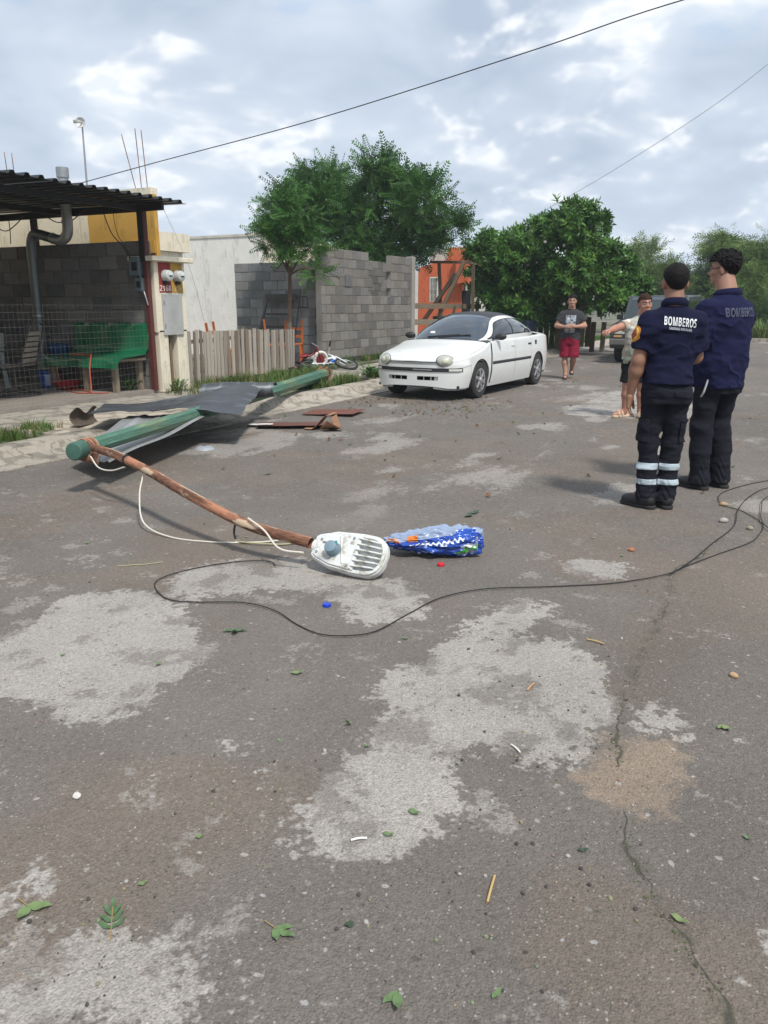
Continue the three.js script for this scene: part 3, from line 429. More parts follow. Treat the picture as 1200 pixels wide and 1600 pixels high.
// ---------- orange house ----------
{
  const t = thing('orange_house', 'orange house with a stepped parapet and barred window', 'house', [-11.6, 0.1, -28]);
  const body = [[-1.2, 0], [0.55, 0], [0.55, 3.1], [0.8, 3.1], [0.8, 3.42], [-0.05, 3.42], [-0.05, 3.0], [-1.2, 2.75]];
  obj('front_wall', [at(extr(body, 0.2, 0, [[[-0.75, 1.5], [-0.27, 1.5], [-0.27, 2.4], [-0.75, 2.4]]]), 0, 0, -0.2)], M.orange, t);
  obj('main_block', [bx(1.9, 2.7, 6, -0.35, 1.35, -3.25)], std({ color: C(0.62, 0.6, 0.55), map: stuccoT }), t);
  obj('overhang', [bx(0.5, 1.1, 0.35, 0.66, 2.7, 0.1)], M.orange, t);
  obj('side_block', [bx(1.0, 2.6, 0.3, -1.72, 1.3, -0.12)], M.white, t);
  obj('parapet_back', [bx(0.7, 0.5, 0.8, -0.55, 3.12, -0.7)], std({ color: C(0.6, 0.6, 0.56), map: mottleT }), t);
  const w = obj('window', [bx(0.48, 0.9, 0.02, -0.51, 1.95, -0.12)], M.glassDark, t);
  obj('window_frame', [bx(0.5, 0.05, 0.06, -0.51, 2.38, -0.03), bx(0.5, 0.05, 0.06, -0.51, 1.52, -0.03), bx(0.05, 0.82, 0.06, -0.74, 1.95, -0.03), bx(0.05, 0.82, 0.06, -0.28, 1.95, -0.03), bx(0.2, 0.82, 0.03, -0.38, 1.95, -0.06)], M.white, w);
  for (let i = 0; i < 4; i++) obj('grille_bar', [bx(0.016, 0.82, 0.016, -0.68 + i * 0.055, 1.95, 0.012)], M.white, w);
  for (let i = 0; i < 3; i++) obj('grille_bar', [bx(0.22, 0.016, 0.012, -0.6, 1.75 + i * 0.2, 0.014)], M.white, w);
  obj('doorway', [bx(0.35, 1.9, 0.02, 0.72, 0.95, -0.06)], M.black, t);
}
// timber frame beside the wall
const oldWood = [[0.17, 0.125, 0.085], [0.13, 0.1, 0.075], [0.22, 0.17, 0.12], [0.26, 0.22, 0.17]].map((c) => std({ color: C(...c), map: woodT, bumpMap: woodT, bumpScale: 0.003, roughness: 0.9 }));
{
  const t = thing('unfinished_porch', 'braced brown timber frame of an unfinished porch by the orange house', 'timber frame', [-9.7, 0.15, -23]);
  const P = (n, a, b, w, k) => obj(n, [bar(a, b, w, w * 0.7)], oldWood[k], t);
  P('post', [0.02, 0, 0], [-0.14, 2.62, 0], 0.09, 0); P('top_beam', [-0.42, 2.6, 0.02], [0.95, 2.56, 0.06], 0.08, 0);
  P('brace', [-0.62, 0.8, 0.1], [0.46, 2.25, 0.1], 0.11, 1); P('brace', [-0.3, 0.5, 0.16], [0.74, 2.6, 0.12], 0.11, 2); P('post', [0.9, 0, -0.3], [0.86, 2.55, -0.3], 0.09, 1);
  P('side_beam', [0.82, 2.55, 0.05], [0.95, 2.5, -3.2], 0.08, 2); P('short_prop', [0.36, 0.7, 0.2], [0.5, 1.3, 0.2], 0.07, 1);
}
for (const [y, z1, label, k] of [[1.45, -25.3, 'long upper timber rail running on from the block wall', 2], [1.02, -22.2, 'short lower timber rail by the block wall behind the car', 3]]) {
  const m = tag(obj('timber_rail', [bar([-9.3, y, -19.96], [-9.3, y - 0.02, z1], 0.05, 0.15)], oldWood[k]), label, 'rail', 'timber rails past the block wall');
  void m;
}
tag(obj('rail_post', [bar([-9.38, 0.1, -22.1], [-9.38, 1.54, -22.1], 0.09, 0.09)], oldWood[1]), 'stout post holding the timber rails behind the car roof', 'post', 'posts of the timber rails');
tag(obj('rail_post', [bar([-9.38, 0.1, -25.2], [-9.38, 1.54, -25.2], 0.09, 0.09)], oldWood[0]), 'far post at the end of the upper timber rail', 'post', 'posts of the timber rails');
tag(obj('wall_box', [rb(0.36, 0.4, 0.22, 0.015, -9.75, 0.95, -22.9), bx(0.3, 0.02, 0.01, -9.75, 1.0, -22.78), bx(0.3, 0.02, 0.01, -9.75, 0.92, -22.78)], M.black), 'black slatted crate below the timber rails', 'crate');

// ---------- picket fence ----------
{
  const t = thing('picket_fence', 'weathered grey wooden picket fence beside the meter pillar', 'fence', [-8.7, 0.14, -10.02]);
  const R = rng(21), wm = [[0.3, 0.265, 0.225], [0.38, 0.345, 0.3], [0.19, 0.15, 0.12], [0.33, 0.305, 0.275], [0.24, 0.19, 0.15], [0.42, 0.38, 0.33], [0.36, 0.335, 0.3]].map((c) => std({ color: C(...c), map: woodT, bumpMap: woodT, bumpScale: 0.004, roughness: 0.95 }));
  const gs = [0.058, 0.075, 0.092].map((w, k) => { const g = rb(w, 0.94, 0.018, 0.003, 0, 0.47, 0, 0, 0, 0, 1), p = g.attributes.position, uv = g.attributes.uv; for (let i = 0; i < p.count; i++) { const y = p.getY(i); p.setX(i, p.getX(i) + 0.008 * Math.sin(y * 3 + k * 2)); if (y > 0.9) p.setY(i, y - 0.02 * h2(k, Math.round(p.getX(i) * 60), 2)); uv.setXY(i, uv.getX(i) * 1.0 + k * 0.31, uv.getY(i) * 0.5); } return g; });
  let z = -0.03, i = 0;
  while (z > -3.12) { const k = (R() * 3) | 0, w = [0.058, 0.075, 0.092][k]; const m = obj('picket', gs[k], wm[(R() * wm.length) | 0], t); z -= w / 2; const rise = (0.14 * -z) / 3.1; m.position.set((R() - 0.5) * 0.012 + 0.02, rise + (R() - 0.5) * 0.025, z); m.rotation.set((R() - 0.5) * 0.05 - 0.02, PI / 2 + (R() - 0.5) * 0.08, (R() - 0.5) * 0.03); m.scale.y = (0.99 - 0.2 * (-z / 3.1)) * (0.98 + R() * 0.04); z -= w / 2 + 0.01 + (R() > 0.6 ? 0.05 * R() : 0.02 * R()); i++; }
  for (const [y, k] of [[0.24, 2], [0.74, 4]]) obj('rail', [bar([-0.015, y, 0], [-0.015, y + 0.08, -3.12], 0.03, 0.06)], wm[k], t);
  for (const z of [-0.04, -1.6, -3.1]) obj('post', [bx(0.06, 0.92, 0.06, -0.06, 0.44 + -z * 0.03, z)], wm[2], t);
}
// ---------- wire mesh along the front of the carport ----------
{
  const t = thing('wire_mesh_fence', 'rusty wire mesh fence closing the front of the carport', 'fence', [-8.72, 0.16, -9.2]);
  const w = [], R = rng(8); for (let z = 0; z < 6; z += 0.075) w.push(rod([(R() - 0.5) * 0.01, 0, z], [(R() - 0.5) * 0.03, 1.32, z + (R() - 0.5) * 0.015], 0.0009, 0.0009, 4));
  for (let y = 0.04; y < 1.36; y += 0.09) w.push(tube(Array.from({ length: 9 }, (_, i) => [(R() - 0.5) * 0.014, y + (R() - 0.5) * 0.012, i * 0.74]), 0.001, 40, 4));
  obj('mesh', w, std({ color: C(0.24, 0.23, 0.21), metalness: 0.4, roughness: 0.6 }), t);
  for (const z of [3.0, 5.9]) obj('post', [rod([0, 0, z], [0, 1.4, z], 0.02)], M.rust, t);
}
// ---------- fallen street light ----------
{
  const A = V(-4.85, 0.36, -4.24), B = V(-7.36, 0.27, -12.1);
  const t = thing('street_light', 'fallen street light with a green pole and rusty arm lying across the kerb', 'street light', [-4.85, 0, -4.24]);
  const L = (p) => [p.x + 4.85, p.y, p.z + 4.24], d = B.clone().sub(A), len = d.length(); d.normalize();
  // octagonal tapering pole
  const g = new THREE.CylinderGeometry(0.066, 0.105, len, 8, 12); { const p = g.attributes.position, uv = g.attributes.uv; for (let i = 0; i < p.count; i++) uv.setXY(i, uv.getX(i) * 1.6, p.getY(i) * 0.22); }
  const gp = smooth(g, 20); gp.rotateY(0.2); gp.translate(0, -len / 2, 0); gp.applyQuaternion(new THREE.Quaternion().setFromUnitVectors(V(0, -1, 0), d)); gp.translate(0, 0.36, 0);
  obj('pole', gp, M.green, t);
  const capQ = new THREE.Quaternion().setFromUnitVectors(V(0, -1, 0), d), put = (g, s, r = 0) => { g.rotateY(r); g.applyQuaternion(capQ); const p = A.clone().addScaledVector(d, s); return g.translate(p.x + 4.85, p.y, p.z + 4.24), g; };
  obj('end_cap', [put(lathe([[0, 0.03], [0.058, 0.029], [0.067, 0.024], [0.072, 0.014], [0.073, -0.1], [0.066, -0.11]], 24), 0)], std({ color: C(0.05, 0.13, 0.1), map: mottleT, roughness: 0.7 }), t);
  obj('collar', [put(cyl(0.078, 0.078, 0.12, 18), 0.17)], M.rust, t);
  obj('torn_base', [put(cyl(0.15, 0.135, 0.05, 8), len - 0.02)], M.rust, t);
  for (let k = 0; k < 4; k++) obj('bolt', [put(at(cyl(0.012, 0.012, 0.09, 8), 0.12 * Math.cos(k * 1.57 + 0.6), 0, 0.12 * Math.sin(k * 1.57 + 0.6)), len + 0.02)], M.rust, t);
  // arm
  const arm = [[-4.77, 0.37, -4.36], [-4.4, 0.372, -4.22], [-3.93, 0.34, -4.03], [-3.52, 0.3, -3.85], [-3.08, 0.24, -3.7], [-2.7, 0.19, -3.6], [-2.3, 0.145, -3.6]].map((p) => L(V(...p)));
  const ag = tube(arm, 0.032, 60, 14); { const uv = ag.attributes.uv; for (let i = 0; i < uv.count; i++) uv.setXY(i, uv.getX(i) * 2.2, uv.getY(i) * 0.9); }
  obj('arm', [ag], M.rust, t);
  obj('bracket', [put(cyl(0.042, 0.045, 0.16, 14, 0.06, 0, 0.05, 0, 0, 1.2), 0.12)], M.rust, t);
  obj('tape_band', [at(cyl(0.037, 0.037, 0.03, 14), ...L(V(-4.22, 0.365, -4.15)), 0, -0.35, PI / 2 - 0.05)], M.black, t);
  // lamp head: x along, y across, z out of the top face
  const h = new THREE.Group(); h.name = 'lamp_head'; t.add(h);
  const X = V(0.985, -0.035, -0.02).normalize(), Z = V(0.06, 0.62, 0.78); Z.addScaledVector(X, -Z.dot(X)).normalize(); const Y = Z.clone().cross(X);
  h.matrix.makeBasis(X, Y, Z); h.matrix.setPosition(...L(V(-2.25, 0.142, -3.585))); h.matrix.decompose(h.position, h.quaternion, h.scale); h.scale.setScalar(0.86);
  const out = []; // outline: narrow neck, wide rounded nose
  for (const [x, y] of [[-0.02, 0.062], [0.0, 0.078], [0.12, 0.118], [0.3, 0.132]]) out.push([x, y]);
  for (let i = 1; i < 14; i++) { const a = PI / 2 - (i / 14) * PI; out.push([0.34 + 0.145 * Math.pow(Math.abs(Math.cos(a)), 0.75), 0.132 * Math.sign(Math.sin(a)) * Math.pow(Math.abs(Math.sin(a)), 0.8)]); }
  for (const [x, y] of [[0.3, -0.132], [0.12, -0.118], [0.0, -0.078], [-0.02, -0.062]]) out.push([x, y]);
  obj('housing', [at(smooth(extr(out, 0.035, 0.012), 40), 0, 0, -0.06)], M.lampGrey, h);
  const inner = out.map(([x, y]) => [0.02 + x * 0.92, y * 0.86]);
  obj('gear_cover', [at(smooth(extr(inner.filter(([x]) => x < 0.3).concat([]).sort(() => 0), 0.028, 0.01), 40), 0, 0, -0.022)], M.lampGrey, h);
  obj('rim', [at(extr(out.map(([x, y]) => [x * 1.0, y]), 0.012, 0.004, [out.filter(([x]) => x > 0.25).map(([x, y]) => [0.02 + x * 0.93, y * 0.88]).reverse()]), 0, 0, -0.014)], M.lampGrey, h);
  obj('cross_rib', [rb(0.016, 0.235, 0.03, 0.006, 0.285, 0, 0.006), rb(0.012, 0.2, 0.024, 0.005, 0.19, 0, 0.012, 0, 0, 0.35)], M.lampGrey, h);
  for (let i = 0; i < 6; i++) { const y = -0.095 + i * 0.038, x1 = 0.47 - 0.9 * y * y * 3; obj('cooling_fin', [bar([0.29, y, 0.004], [x1, y * 0.9, 0.0], 0.006, 0.036, 0), bar([0.29, y, 0.024], [x1 - 0.01, y * 0.9, 0.018], 0.009, 0.01)], M.lampGrey, h); }
  const pc = obj('photocell', [at(lathe([[0, 0.075], [0.036, 0.072], [0.041, 0.064], [0.041, 0.012], [0.05, 0.008], [0.05, 0], [0, 0]], 28), 0.135, -0.012, 0.014, PI / 2, 0, 0)], std({ color: C(0.17, 0.25, 0.3), roughness: 0.45 }), h);
  obj('sensor_window', [at(rb(0.026, 0.03, 0.012, 0.004), 0.155, 0.02, 0.06, 0, 0, 0.5)], std({ color: C(0.03, 0.2, 0.19), roughness: 0.2 }), pc);
  for (const [x, y] of [[0.03, 0.045], [0.02, -0.045], [0.26, -0.1], [0.255, 0.09]]) obj('screw', [at(cyl(0.008, 0.008, 0.012, 10), x, y, 0.02, PI / 2, 0, 0)], M.galv, h);
  obj('latch', [rb(0.035, 0.01, 0.014, 0.003, 0.06, 0.03, 0.022)], M.lampGrey, h); obj('clip', [rb(0.03, 0.03, 0.008, 0.003, 0.25, 0.06, 0.014)], M.lampGrey, h);
  obj('lens', [at(smooth(extr(out.map(([x, y]) => [0.04 + x * 0.86, y * 0.8]), 0.012, 0.004), 40), 0, 0, -0.088)], std({ color: C(0.3, 0.31, 0.3), roughness: 0.2 }), h);
  obj('neck', [at(cyl(0.05, 0.05, 0.06, 16), 0.0, 0, -0.03, 0, 0, PI / 2)], M.lampGrey, h);
}
const paleWire = std({ color: C(0.62, 0.58, 0.5), roughness: 0.7 }), yelWire = std({ color: C(0.36, 0.34, 0.2), roughness: 0.7 }), darkCable = std({ color: C(0.016, 0.015, 0.014), map: mottleT, roughness: 0.8 });
cable('lamp_wire', 'pale electric wire hanging from the rusty arm down to the asphalt', [[-3.95, 0.3, -4.02], [-3.88, 0.18, -3.9], [-3.7, 0.05, -3.74], [-3.42, 0.008, -3.68], [-3.1, 0.007, -3.72], [-2.86, 0.007, -3.84], [-2.75, 0.012, -3.92]], 0.0065, paleWire, 70);
cable('lamp_wire', 'short greenish yellow wire end below the rusty arm', [[-2.98, 0.012, -3.78], [-2.85, 0.014, -3.8], [-2.7, 0.01, -3.86], [-2.62, 0.007, -3.95]], 0.006, yelWire, 30);
cable('lamp_wire', 'white wire wrapped beside the lamp head on the arm', [[-2.72, 0.245, -3.58], [-2.58, 0.2, -3.54], [-2.45, 0.12, -3.5], [-2.3, 0.11, -3.52]], 0.0065, paleWire, 40);
cable('lamp_wire', 'pale wire slung under the top end of the arm', [[-4.7, 0.33, -4.25], [-4.55, 0.27, -4.18], [-4.38, 0.27, -4.14], [-4.2, 0.32, -4.1]], 0.0065, paleWire, 40);
cable('wire_clip', 'short black wire stub hanging under the arm near the lamp', [[-2.86, 0.19, -3.64], [-2.86, 0.13, -3.62], [-2.85, 0.09, -3.62]], 0.008, M.black, 10);
cable('yellow_wire', 'thin yellow wire scrap lying on the asphalt left of the dark cable', [[-3.3, 0.004, -3.1], [-3.24, 0.005, -3.15], [-3.18, 0.004, -3.2], [-3.12, 0.004, -3.28]], 0.003, yelWire, 24);
const gl = (pts, y = 0.009) => pts.map(([x, z], i) => [x, y + 0.003 * Math.sin(i * 1.7), z]);
cable('ground_cable', 'long black cable snaking over the asphalt in front of the lamp', gl([[-2.49,-3.51],[-2.56,-3.55],[-2.73,-3.47],[-2.88,-3.26],[-2.92,-3.06],[-2.87,-2.94],[-2.69,-2.83],[-2.54,-2.85],[-2.30,-2.95],[-2.10,-2.94],[-1.91,-2.85],[-1.75,-2.80],[-1.62,-2.84],[-1.54,-2.95],[-1.50,-3.21],[-1.44,-3.47],[-1.28,-3.69],[-0.99,-3.89],[-0.70,-4.10],[-0.47,-4.36],[-0.38,-4.58],[-0.25,-4.89],[-0.09,-5.23],[-0.04,-5.45],[-0.03,-5.76],[-0.17,-6.08],[-0.32,-6.21],[-0.36,-6.54],[-0.26,-6.89],[-0.04,-7.30],[0.3,-7.6]]), 0.0034, darkCable, 260);
cable('ground_cable', 'black cable running from the crack to the right behind the firefighters', gl([[-0.44,-4.38],[-0.37,-4.64],[-0.30,-5.05],[-0.20,-5.59],[-0.20,-6.06],[-0.15,-6.53],[-0.03,-6.96],[0.3,-7.3]], 0.016), 0.0036, darkCable, 90);
cable('ground_cable', 'black cable loop bulging in from the right edge of the picture', gl([[0.25,-6.9],[-0.02,-6.59],[-0.05,-6.14],[-0.01,-5.69],[0.2,-5.3]], 0.02), 0.0036, darkCable, 60);

// ---------- torn roof sheet lying over the pole ----------
{
  const t = thing('metal_roof_sheet', 'bent dark corrugated metal sheet lying over the green pole', 'metal sheet', [-4.85, 0, -4.24]);
  const a = [-0.304, -0.952], r = [0.952, -0.304];
  const W = (s, w, h) => [a[0] * s + r[0] * w, h, a[1] * s + r[1] * w];
  const sheetM = std({ color: C(0.085, 0.092, 0.1), map: texOf(512, (u, v) => { const k = 0.75 + 0.4 * fbm(u * 6, v * 3, 5, 6, 51), s = sst(0.6, 0.68, fbm(u * 4, v * 18, 4, 4, 57)); return [mix(k, 1.9, s * 0.5), mix(k, 1.9, s * 0.5), mix(k, 1.9, s * 0.5)].map((q) => q * 0.5); }), metalness: 0.5, roughness: 0.48 });
  sheetM.color.multiplyScalar(2);
  const underM = std({ color: C(0.1, 0.075, 0.055), map: mottleT, roughness: 0.8 });
  const lerp4 = (u, v, nl, nr, fl, fr) => [0, 1, 2].map((i) => mix(mix(nl[i], nr[i], u), mix(fl[i], fr[i], u), v));
  const rib = (q) => { const f = ((q % 1) + 1) % 1; return f < 0.55 ? 0 : Math.sin(((f - 0.55) / 0.45) * PI); };
  // main panel; u runs across from the left end to the drooping right edge
  const main = (u, v) => { const q = lerp4(u, v, [2.3, -1.2, 0.3], [2.3, 0.54, 0.38], [3.1, -1.36, 0.33], [4.4, 0.12, 0.38]); let [s, w, h] = q; h += 0.075 * Math.exp(-((w + 0.05) ** 2) / 0.12) + 0.018 * rib(v * 4) * (0.4 + 0.6 * u) + 0.02 * Math.sin(u * 7 + v * 3) + 0.012 * Math.sin(v * 11 + u * 5) + 0.03 * (fbm(u * 5, v * 4, 4, 0, 63) - 0.5) + 0.03 * Math.abs(fbm(u * 9, v * 3, 3, 0, 67) - 0.5); h -= 0.2 * Math.max(0, u - 0.8) ** 1.3 * (1.6 - v); return W(s, w, h); };
  obj('main_panel', [shell(main, 60, 34, 0.002)], sheetM, t);
  // plate caught below the pole, its pale edge turned up
  const low = (u, v) => { const q = lerp4(u, v, [0.95, -0.62, 0.16], [0.32, 0.1, 0.2], [2.55, -0.85, 0.27], [2.5, 0.12, 0.3]); let [s, w, h] = q; h += 0.015 * rib(u * 4) + 0.012 * Math.sin(v * 9) + 0.09 * Math.max(0, u - 0.86); return W(s, w, h); };
  obj('lower_panel', [shell(low, 40, 30, 0.002)], std({ color: C(0.4, 0.41, 0.42), map: mottleT, metalness: 0.45, roughness: 0.5 }), t);
  // curled flaps at both ends
  obj('curled_flap', [shell((u, v) => { const ang = u * 2.6; return W(2.45 + v * 0.55, -1.4 - 0.11 * Math.sin(ang) - 0.02 * v, 0.16 + 0.1 * (1 - Math.cos(ang)) * (0.9 + 0.2 * Math.sin(v * 9)) - 0.04 * v); }, 16, 12, 0.002)], underM, t).userData.label = 'brown rusty underside of the curled end';
  obj('curled_roll', [shell((u, v) => { const ang = 0.5 + u * 4.9, R = 0.13 + 0.015 * Math.sin(v * 5) - 0.02 * u; return W(3.95 + R * Math.cos(ang) + 0.35 * v, -0.55 + v * 0.85, 0.38 + R * Math.sin(ang) * 0.9 + 0.02 * v); }, 30, 18, 0.002)], sheetM, t);
}
// ---------- crumpled plastic bag ----------
{
  const cv = document.createElement('canvas'); cv.width = 512; cv.height = 256; const c = cv.getContext('2d');
  c.fillStyle = '#8b9ab4'; c.fillRect(0, 0, 512, 256); c.fillStyle = '#0f3f9c'; c.beginPath(); c.moveTo(0, 130); c.lineTo(120, 100); c.lineTo(230, 60); c.lineTo(330, 30); c.lineTo(512, 25); c.lineTo(512, 256); c.lineTo(0, 256); c.fill();
  c.fillStyle = '#d97a1e'; c.save(); c.translate(80, 60); c.rotate(0.8); c.fillRect(-50, -16, 120, 32); c.restore(); c.fillRect(160, 20, 40, 70); c.fillStyle = '#e3a07a'; c.fillRect(60, 40, 60, 40);
  c.fillStyle = '#1c4fb0'; c.fillRect(330, 10, 90, 44); c.fillStyle = '#3d9a35'; c.beginPath(); c.ellipse(390, 190, 70, 26, -0.3, 0, 7); c.fill(); c.fillStyle = '#e8eef2'; c.beginPath(); c.ellipse(380, 150, 34, 20, 0, 0, 7); c.fill();
  c.strokeStyle = '#e9eef6'; c.lineWidth = 7; for (let i = 0; i < 9; i++) { c.beginPath(); c.moveTo(190 + i * 18, 150 - i * 6); c.lineTo(200 + i * 18, 122 - i * 7); c.lineTo(212 + i * 18, 146 - i * 6); c.stroke(); }
  c.fillStyle = '#d9dde6'; for (let i = 0; i < 40; i++) c.fillRect(h2(i, 1, 4) * 512, 100 + h2(i, 2, 4) * 150, 6 + h2(i, 3, 4) * 24, 3 + h2(i, 4, 4) * 5);
  const map = new THREE.CanvasTexture(cv); map.colorSpace = THREE.SRGBColorSpace;
  const f = (u, v) => { const a = u * PI * 2, ph = v * PI; let x = -Math.cos(ph), rr = Math.pow(Math.sin(ph), 0.55), y = Math.sin(a) * rr, z = Math.cos(a) * rr; const cr = Math.abs(fbm3(x * 2.2 + 5, y * 2.4, z * 2.4 + 2, 3) - 0.5) * 2, cr2 = Math.abs(fbm3(x * 6, y * 6 + 9, z * 6, 2) - 0.5) * 2; const k = 0.74 + 0.6 * cr + 0.3 * cr2; return [x * 0.27 * (0.85 + 0.25 * k), Math.max(0.003, 0.085 + y * 0.1 * k * (0.8 + 0.35 * x) + 0.03 * (x > 0.4 ? x - 0.4 : 0)), z * 0.1 * k]; };
  const t = thing('plastic_bag', 'crumpled blue, white and orange printed plastic bag beside the lamp head', 'plastic bag', [-1.77, 0.002, -4.13], 0.42);
  const g = surf(f, 90, 60); { const uv = g.attributes.uv; for (let i = 0; i < uv.count; i++) uv.setXY(i, uv.getY(i), (Math.sin(uv.getX(i) * 2 * PI) + 1) / 2); }
  obj('bag', [g], phy({ map, roughness: 0.22, clearcoat: 0.6, clearcoatRoughness: 0.2 }), t);
  const g2 = surf((u, v) => { const a = -0.6 + v * 2.4; const k = 0.8 + 0.5 * fbm(u * 5, v * 6, 3, 0, 4); return [0.13 + u * 0.13, 0.06 + 0.08 * Math.sin(a) * k + 0.02 * u, 0.07 * Math.cos(a) * k - 0.01]; }, 24, 24);
  obj('clear_end', [g2], phy({ color: C(0.85, 0.87, 0.9), transmission: 0.75, roughness: 0.25, thickness: 0 }), t);
}
// ---------- white saloon ----------
function curve(pts) { return (s) => { if (s <= pts[0][0]) return pts[0][1]; for (let i = 1; i < pts.length; i++) if (s <= pts[i][0]) { const [x0, y0] = pts[i - 1], [x1, y1] = pts[i], h = x1 - x0, t = (s - x0) / h, m = (j) => { const a = pts[Math.max(0, j - 1)], b = pts[Math.min(pts.length - 1, j + 1)]; return (b[1] - a[1]) / (b[0] - a[0] || 1); }, m0 = m(i - 1) * h, m1 = m(i) * h, t2 = t * t, t3 = t2 * t; return (2 * t3 - 3 * t2 + 1) * y0 + (t3 - 2 * t2 + t) * m0 + (-2 * t3 + 3 * t2) * y1 + (t3 - t2) * m1; } return pts[pts.length - 1][1]; }; }
function wheelParts(t, x, z, R, w, side, hub, spokes) {
  const wh = new THREE.Group(); wh.name = 'wheel'; wh.position.set(x, R, z); t.add(wh);
  obj('tyre', [at(lathe([[R * 0.66, -w / 2], [R * 0.9, -w / 2], [R * 0.975, -w * 0.42], [R, -w * 0.3], [R, -0.012], [R - 0.006, -0.01], [R - 0.006, 0.01], [R, 0.012], [R, w * 0.3], [R * 0.975, w * 0.42], [R * 0.9, w / 2], [R * 0.66, w / 2], [R * 0.62, w * 0.3], [R * 0.62, -w * 0.3], [R * 0.66, -w / 2]], 40), 0, 0, 0, 0, 0, PI / 2)], std({ color: C(0.03, 0.029, 0.028), map: mottleT, roughness: 0.9 }), wh);
  obj('rim', [at(lathe([[0.0, 0.02], [R * 0.2, 0.02], [R * 0.3, 0.0], [R * 0.55, -0.012], [R * 0.6, 0.008], [R * 0.67, 0.012], [R * 0.66, -0.03], [0, -0.03]], 36), side * (w / 2 - 0.012), 0, 0, 0, 0, -side * PI / 2)], hub, wh);
  for (let i = 0; i < spokes; i++) { const a = (i / spokes) * 2 * PI + 0.2; obj('spoke', [at(rb(0.016, R * 0.4, R * 0.17, 0.006), side * (w / 2 + 0.002), R * 0.4 * Math.cos(a), R * 0.4 * Math.sin(a), a, 0, 0)], hub, wh); obj('spoke_gap', [at(rb(0.012, R * 0.3, R * 0.12, 0.005), side * (w / 2 - 0.012), R * 0.42 * Math.cos(a + PI / spokes), R * 0.42 * Math.sin(a + PI / spokes), a + PI / spokes, 0, 0)], M.black, wh); }
  obj('hub_cap', [at(lathe([[0, 0.03], [R * 0.14, 0.026], [R * 0.17, 0.01], [R * 0.17, 0]], 20), side * (w / 2 - 0.006), 0, 0, 0, 0, -side * PI / 2)], hub, wh);
  return wh;
}
{
  const L = 4.33, t = thing('parked_car', 'white four-door saloon with a black roof parked by the kerb', 'car', [-5.13, 0, -13.45], -0.065);
  const paint = phy({ color: C(0.74, 0.75, 0.74), map: texOf(256, (u, v) => { const k = 0.93 + 0.07 * fbm(u * 6, v * 6, 4, 6, 71) - 0.05 * sst(0.6, 0.75, fbm(u * 14, v * 14, 3, 14, 75)); return [k, k, k * 0.985]; }), roughness: 0.4, clearcoat: 0.7, clearcoatRoughness: 0.12 });
  const trim = std({ color: C(0.02, 0.021, 0.022), roughness: 0.55 }), liner = std({ color: C(0.3, 0.3, 0.3), roughness: 0.9 }), plastic = std({ color: C(0.025, 0.025, 0.026), roughness: 0.8 }), silver = std({ color: C(0.5, 0.51, 0.52), map: mottleT, metalness: 0.75, roughness: 0.38 });
  const zc = 2.14, AX = [0.82, 3.46], AR = 0.335;
  const hwB = curve([[0, 0.78], [0.5, 0.812], [1, 0.83], [2, 0.838], [3, 0.832], [3.8, 0.81], [4.33, 0.76]]);
  const hw = (s) => { let k = 1; if (s < 0.46) k = Math.pow(Math.max(0, 1 - Math.pow((0.46 - s) / 0.46, 3)), 1 / 2.6); if (s > L - 0.42) k = Math.pow(Math.max(0, 1 - Math.pow((s - L + 0.42) / 0.42, 3)), 1 / 2.8); return hwB(s) * k; };
  const yTop = curve([[0, 0.625], [0.04, 0.652], [0.1, 0.683], [0.25, 0.728], [0.5, 0.788], [0.85, 0.858], [1.15, 0.912], [1.5, 0.92], [2.6, 0.935], [3.4, 0.965], [3.8, 0.985], [4.1, 0.965], [4.25, 0.92], [4.33, 0.84]]);
  const ySh = (s) => yTop(s) - curve([[0, 0.06], [0.3, 0.11], [0.9, 0.13], [1.3, 0.06], [3, 0.055], [4, 0.1], [4.33, 0.1]])(s);
  const yB = (s) => { let y = curve([[0, 0.235], [0.12, 0.2], [0.6, 0.2], [1.2, 0.185], [3, 0.185], [3.8, 0.23], [4.33, 0.3]])(s); for (const c of AX) { const d = Math.abs(s - c); if (d < AR) y = Math.max(y, 0.295 + Math.sqrt(AR * AR - d * d) * 1.0); } return y; };
  const tuck = (y, s) => 1 - 0.055 * Math.max(0, (0.46 - y) / 0.26) ** 1.6 - 0.05 * Math.max(0, (y - 0.6) / 0.32) ** 1.8 - (s < 0.4 ? 0.04 * Math.max(0, y - 0.56) / 0.1 : 0);
  const sideP = (s, y, off = 0, sg = 1) => { const e = 0.004, X = (a, b) => hw(a) * tuck(b, a), x = X(s, y), dxs = (X(Math.min(L, s + e), y) - X(Math.max(0, s - e), y)) / (Math.min(L, s + e) - Math.max(0, s - e)), dxy = (X(s, y + e) - X(s, y - e)) / (2 * e); const n = V(1, -dxy, dxs).normalize(); return [sg * (x + n.x * off), y + n.y * off, zc - s + n.z * off]; };
  const P = (s, q) => { const b = yB(s), sh = ySh(s), w = hw(s) * tuck(sh, s); if (q < 0.55) { const y = mix(b, sh, q / 0.55); return [hw(s) * tuck(y, s), y, zc - s]; } const a = ((q - 0.55) / 0.45) * PI / 2, n = 2.7; return [w * Math.pow(Math.max(0, Math.cos(a)), 2 / n), sh + (yTop(s) - sh) * Math.pow(Math.sin(a), 2 / n), zc - s]; };
  const spaced = (s0, s1) => (u) => s0 < 0.02 ? s0 + (s1 - s0) * u * u : s1 > L - 0.02 ? s1 - (s1 - s0) * (1 - u) * (1 - u) : mix(s0, s1, u);
  const both = (name, f, nu, nv, m, parent = t) => { for (const sg of [1, -1]) obj(name, [surf((u, v) => { const p = f(u, v); return [sg * p[0], p[1], p[2]]; }, nu, nv, sg < 0)], m, parent); };
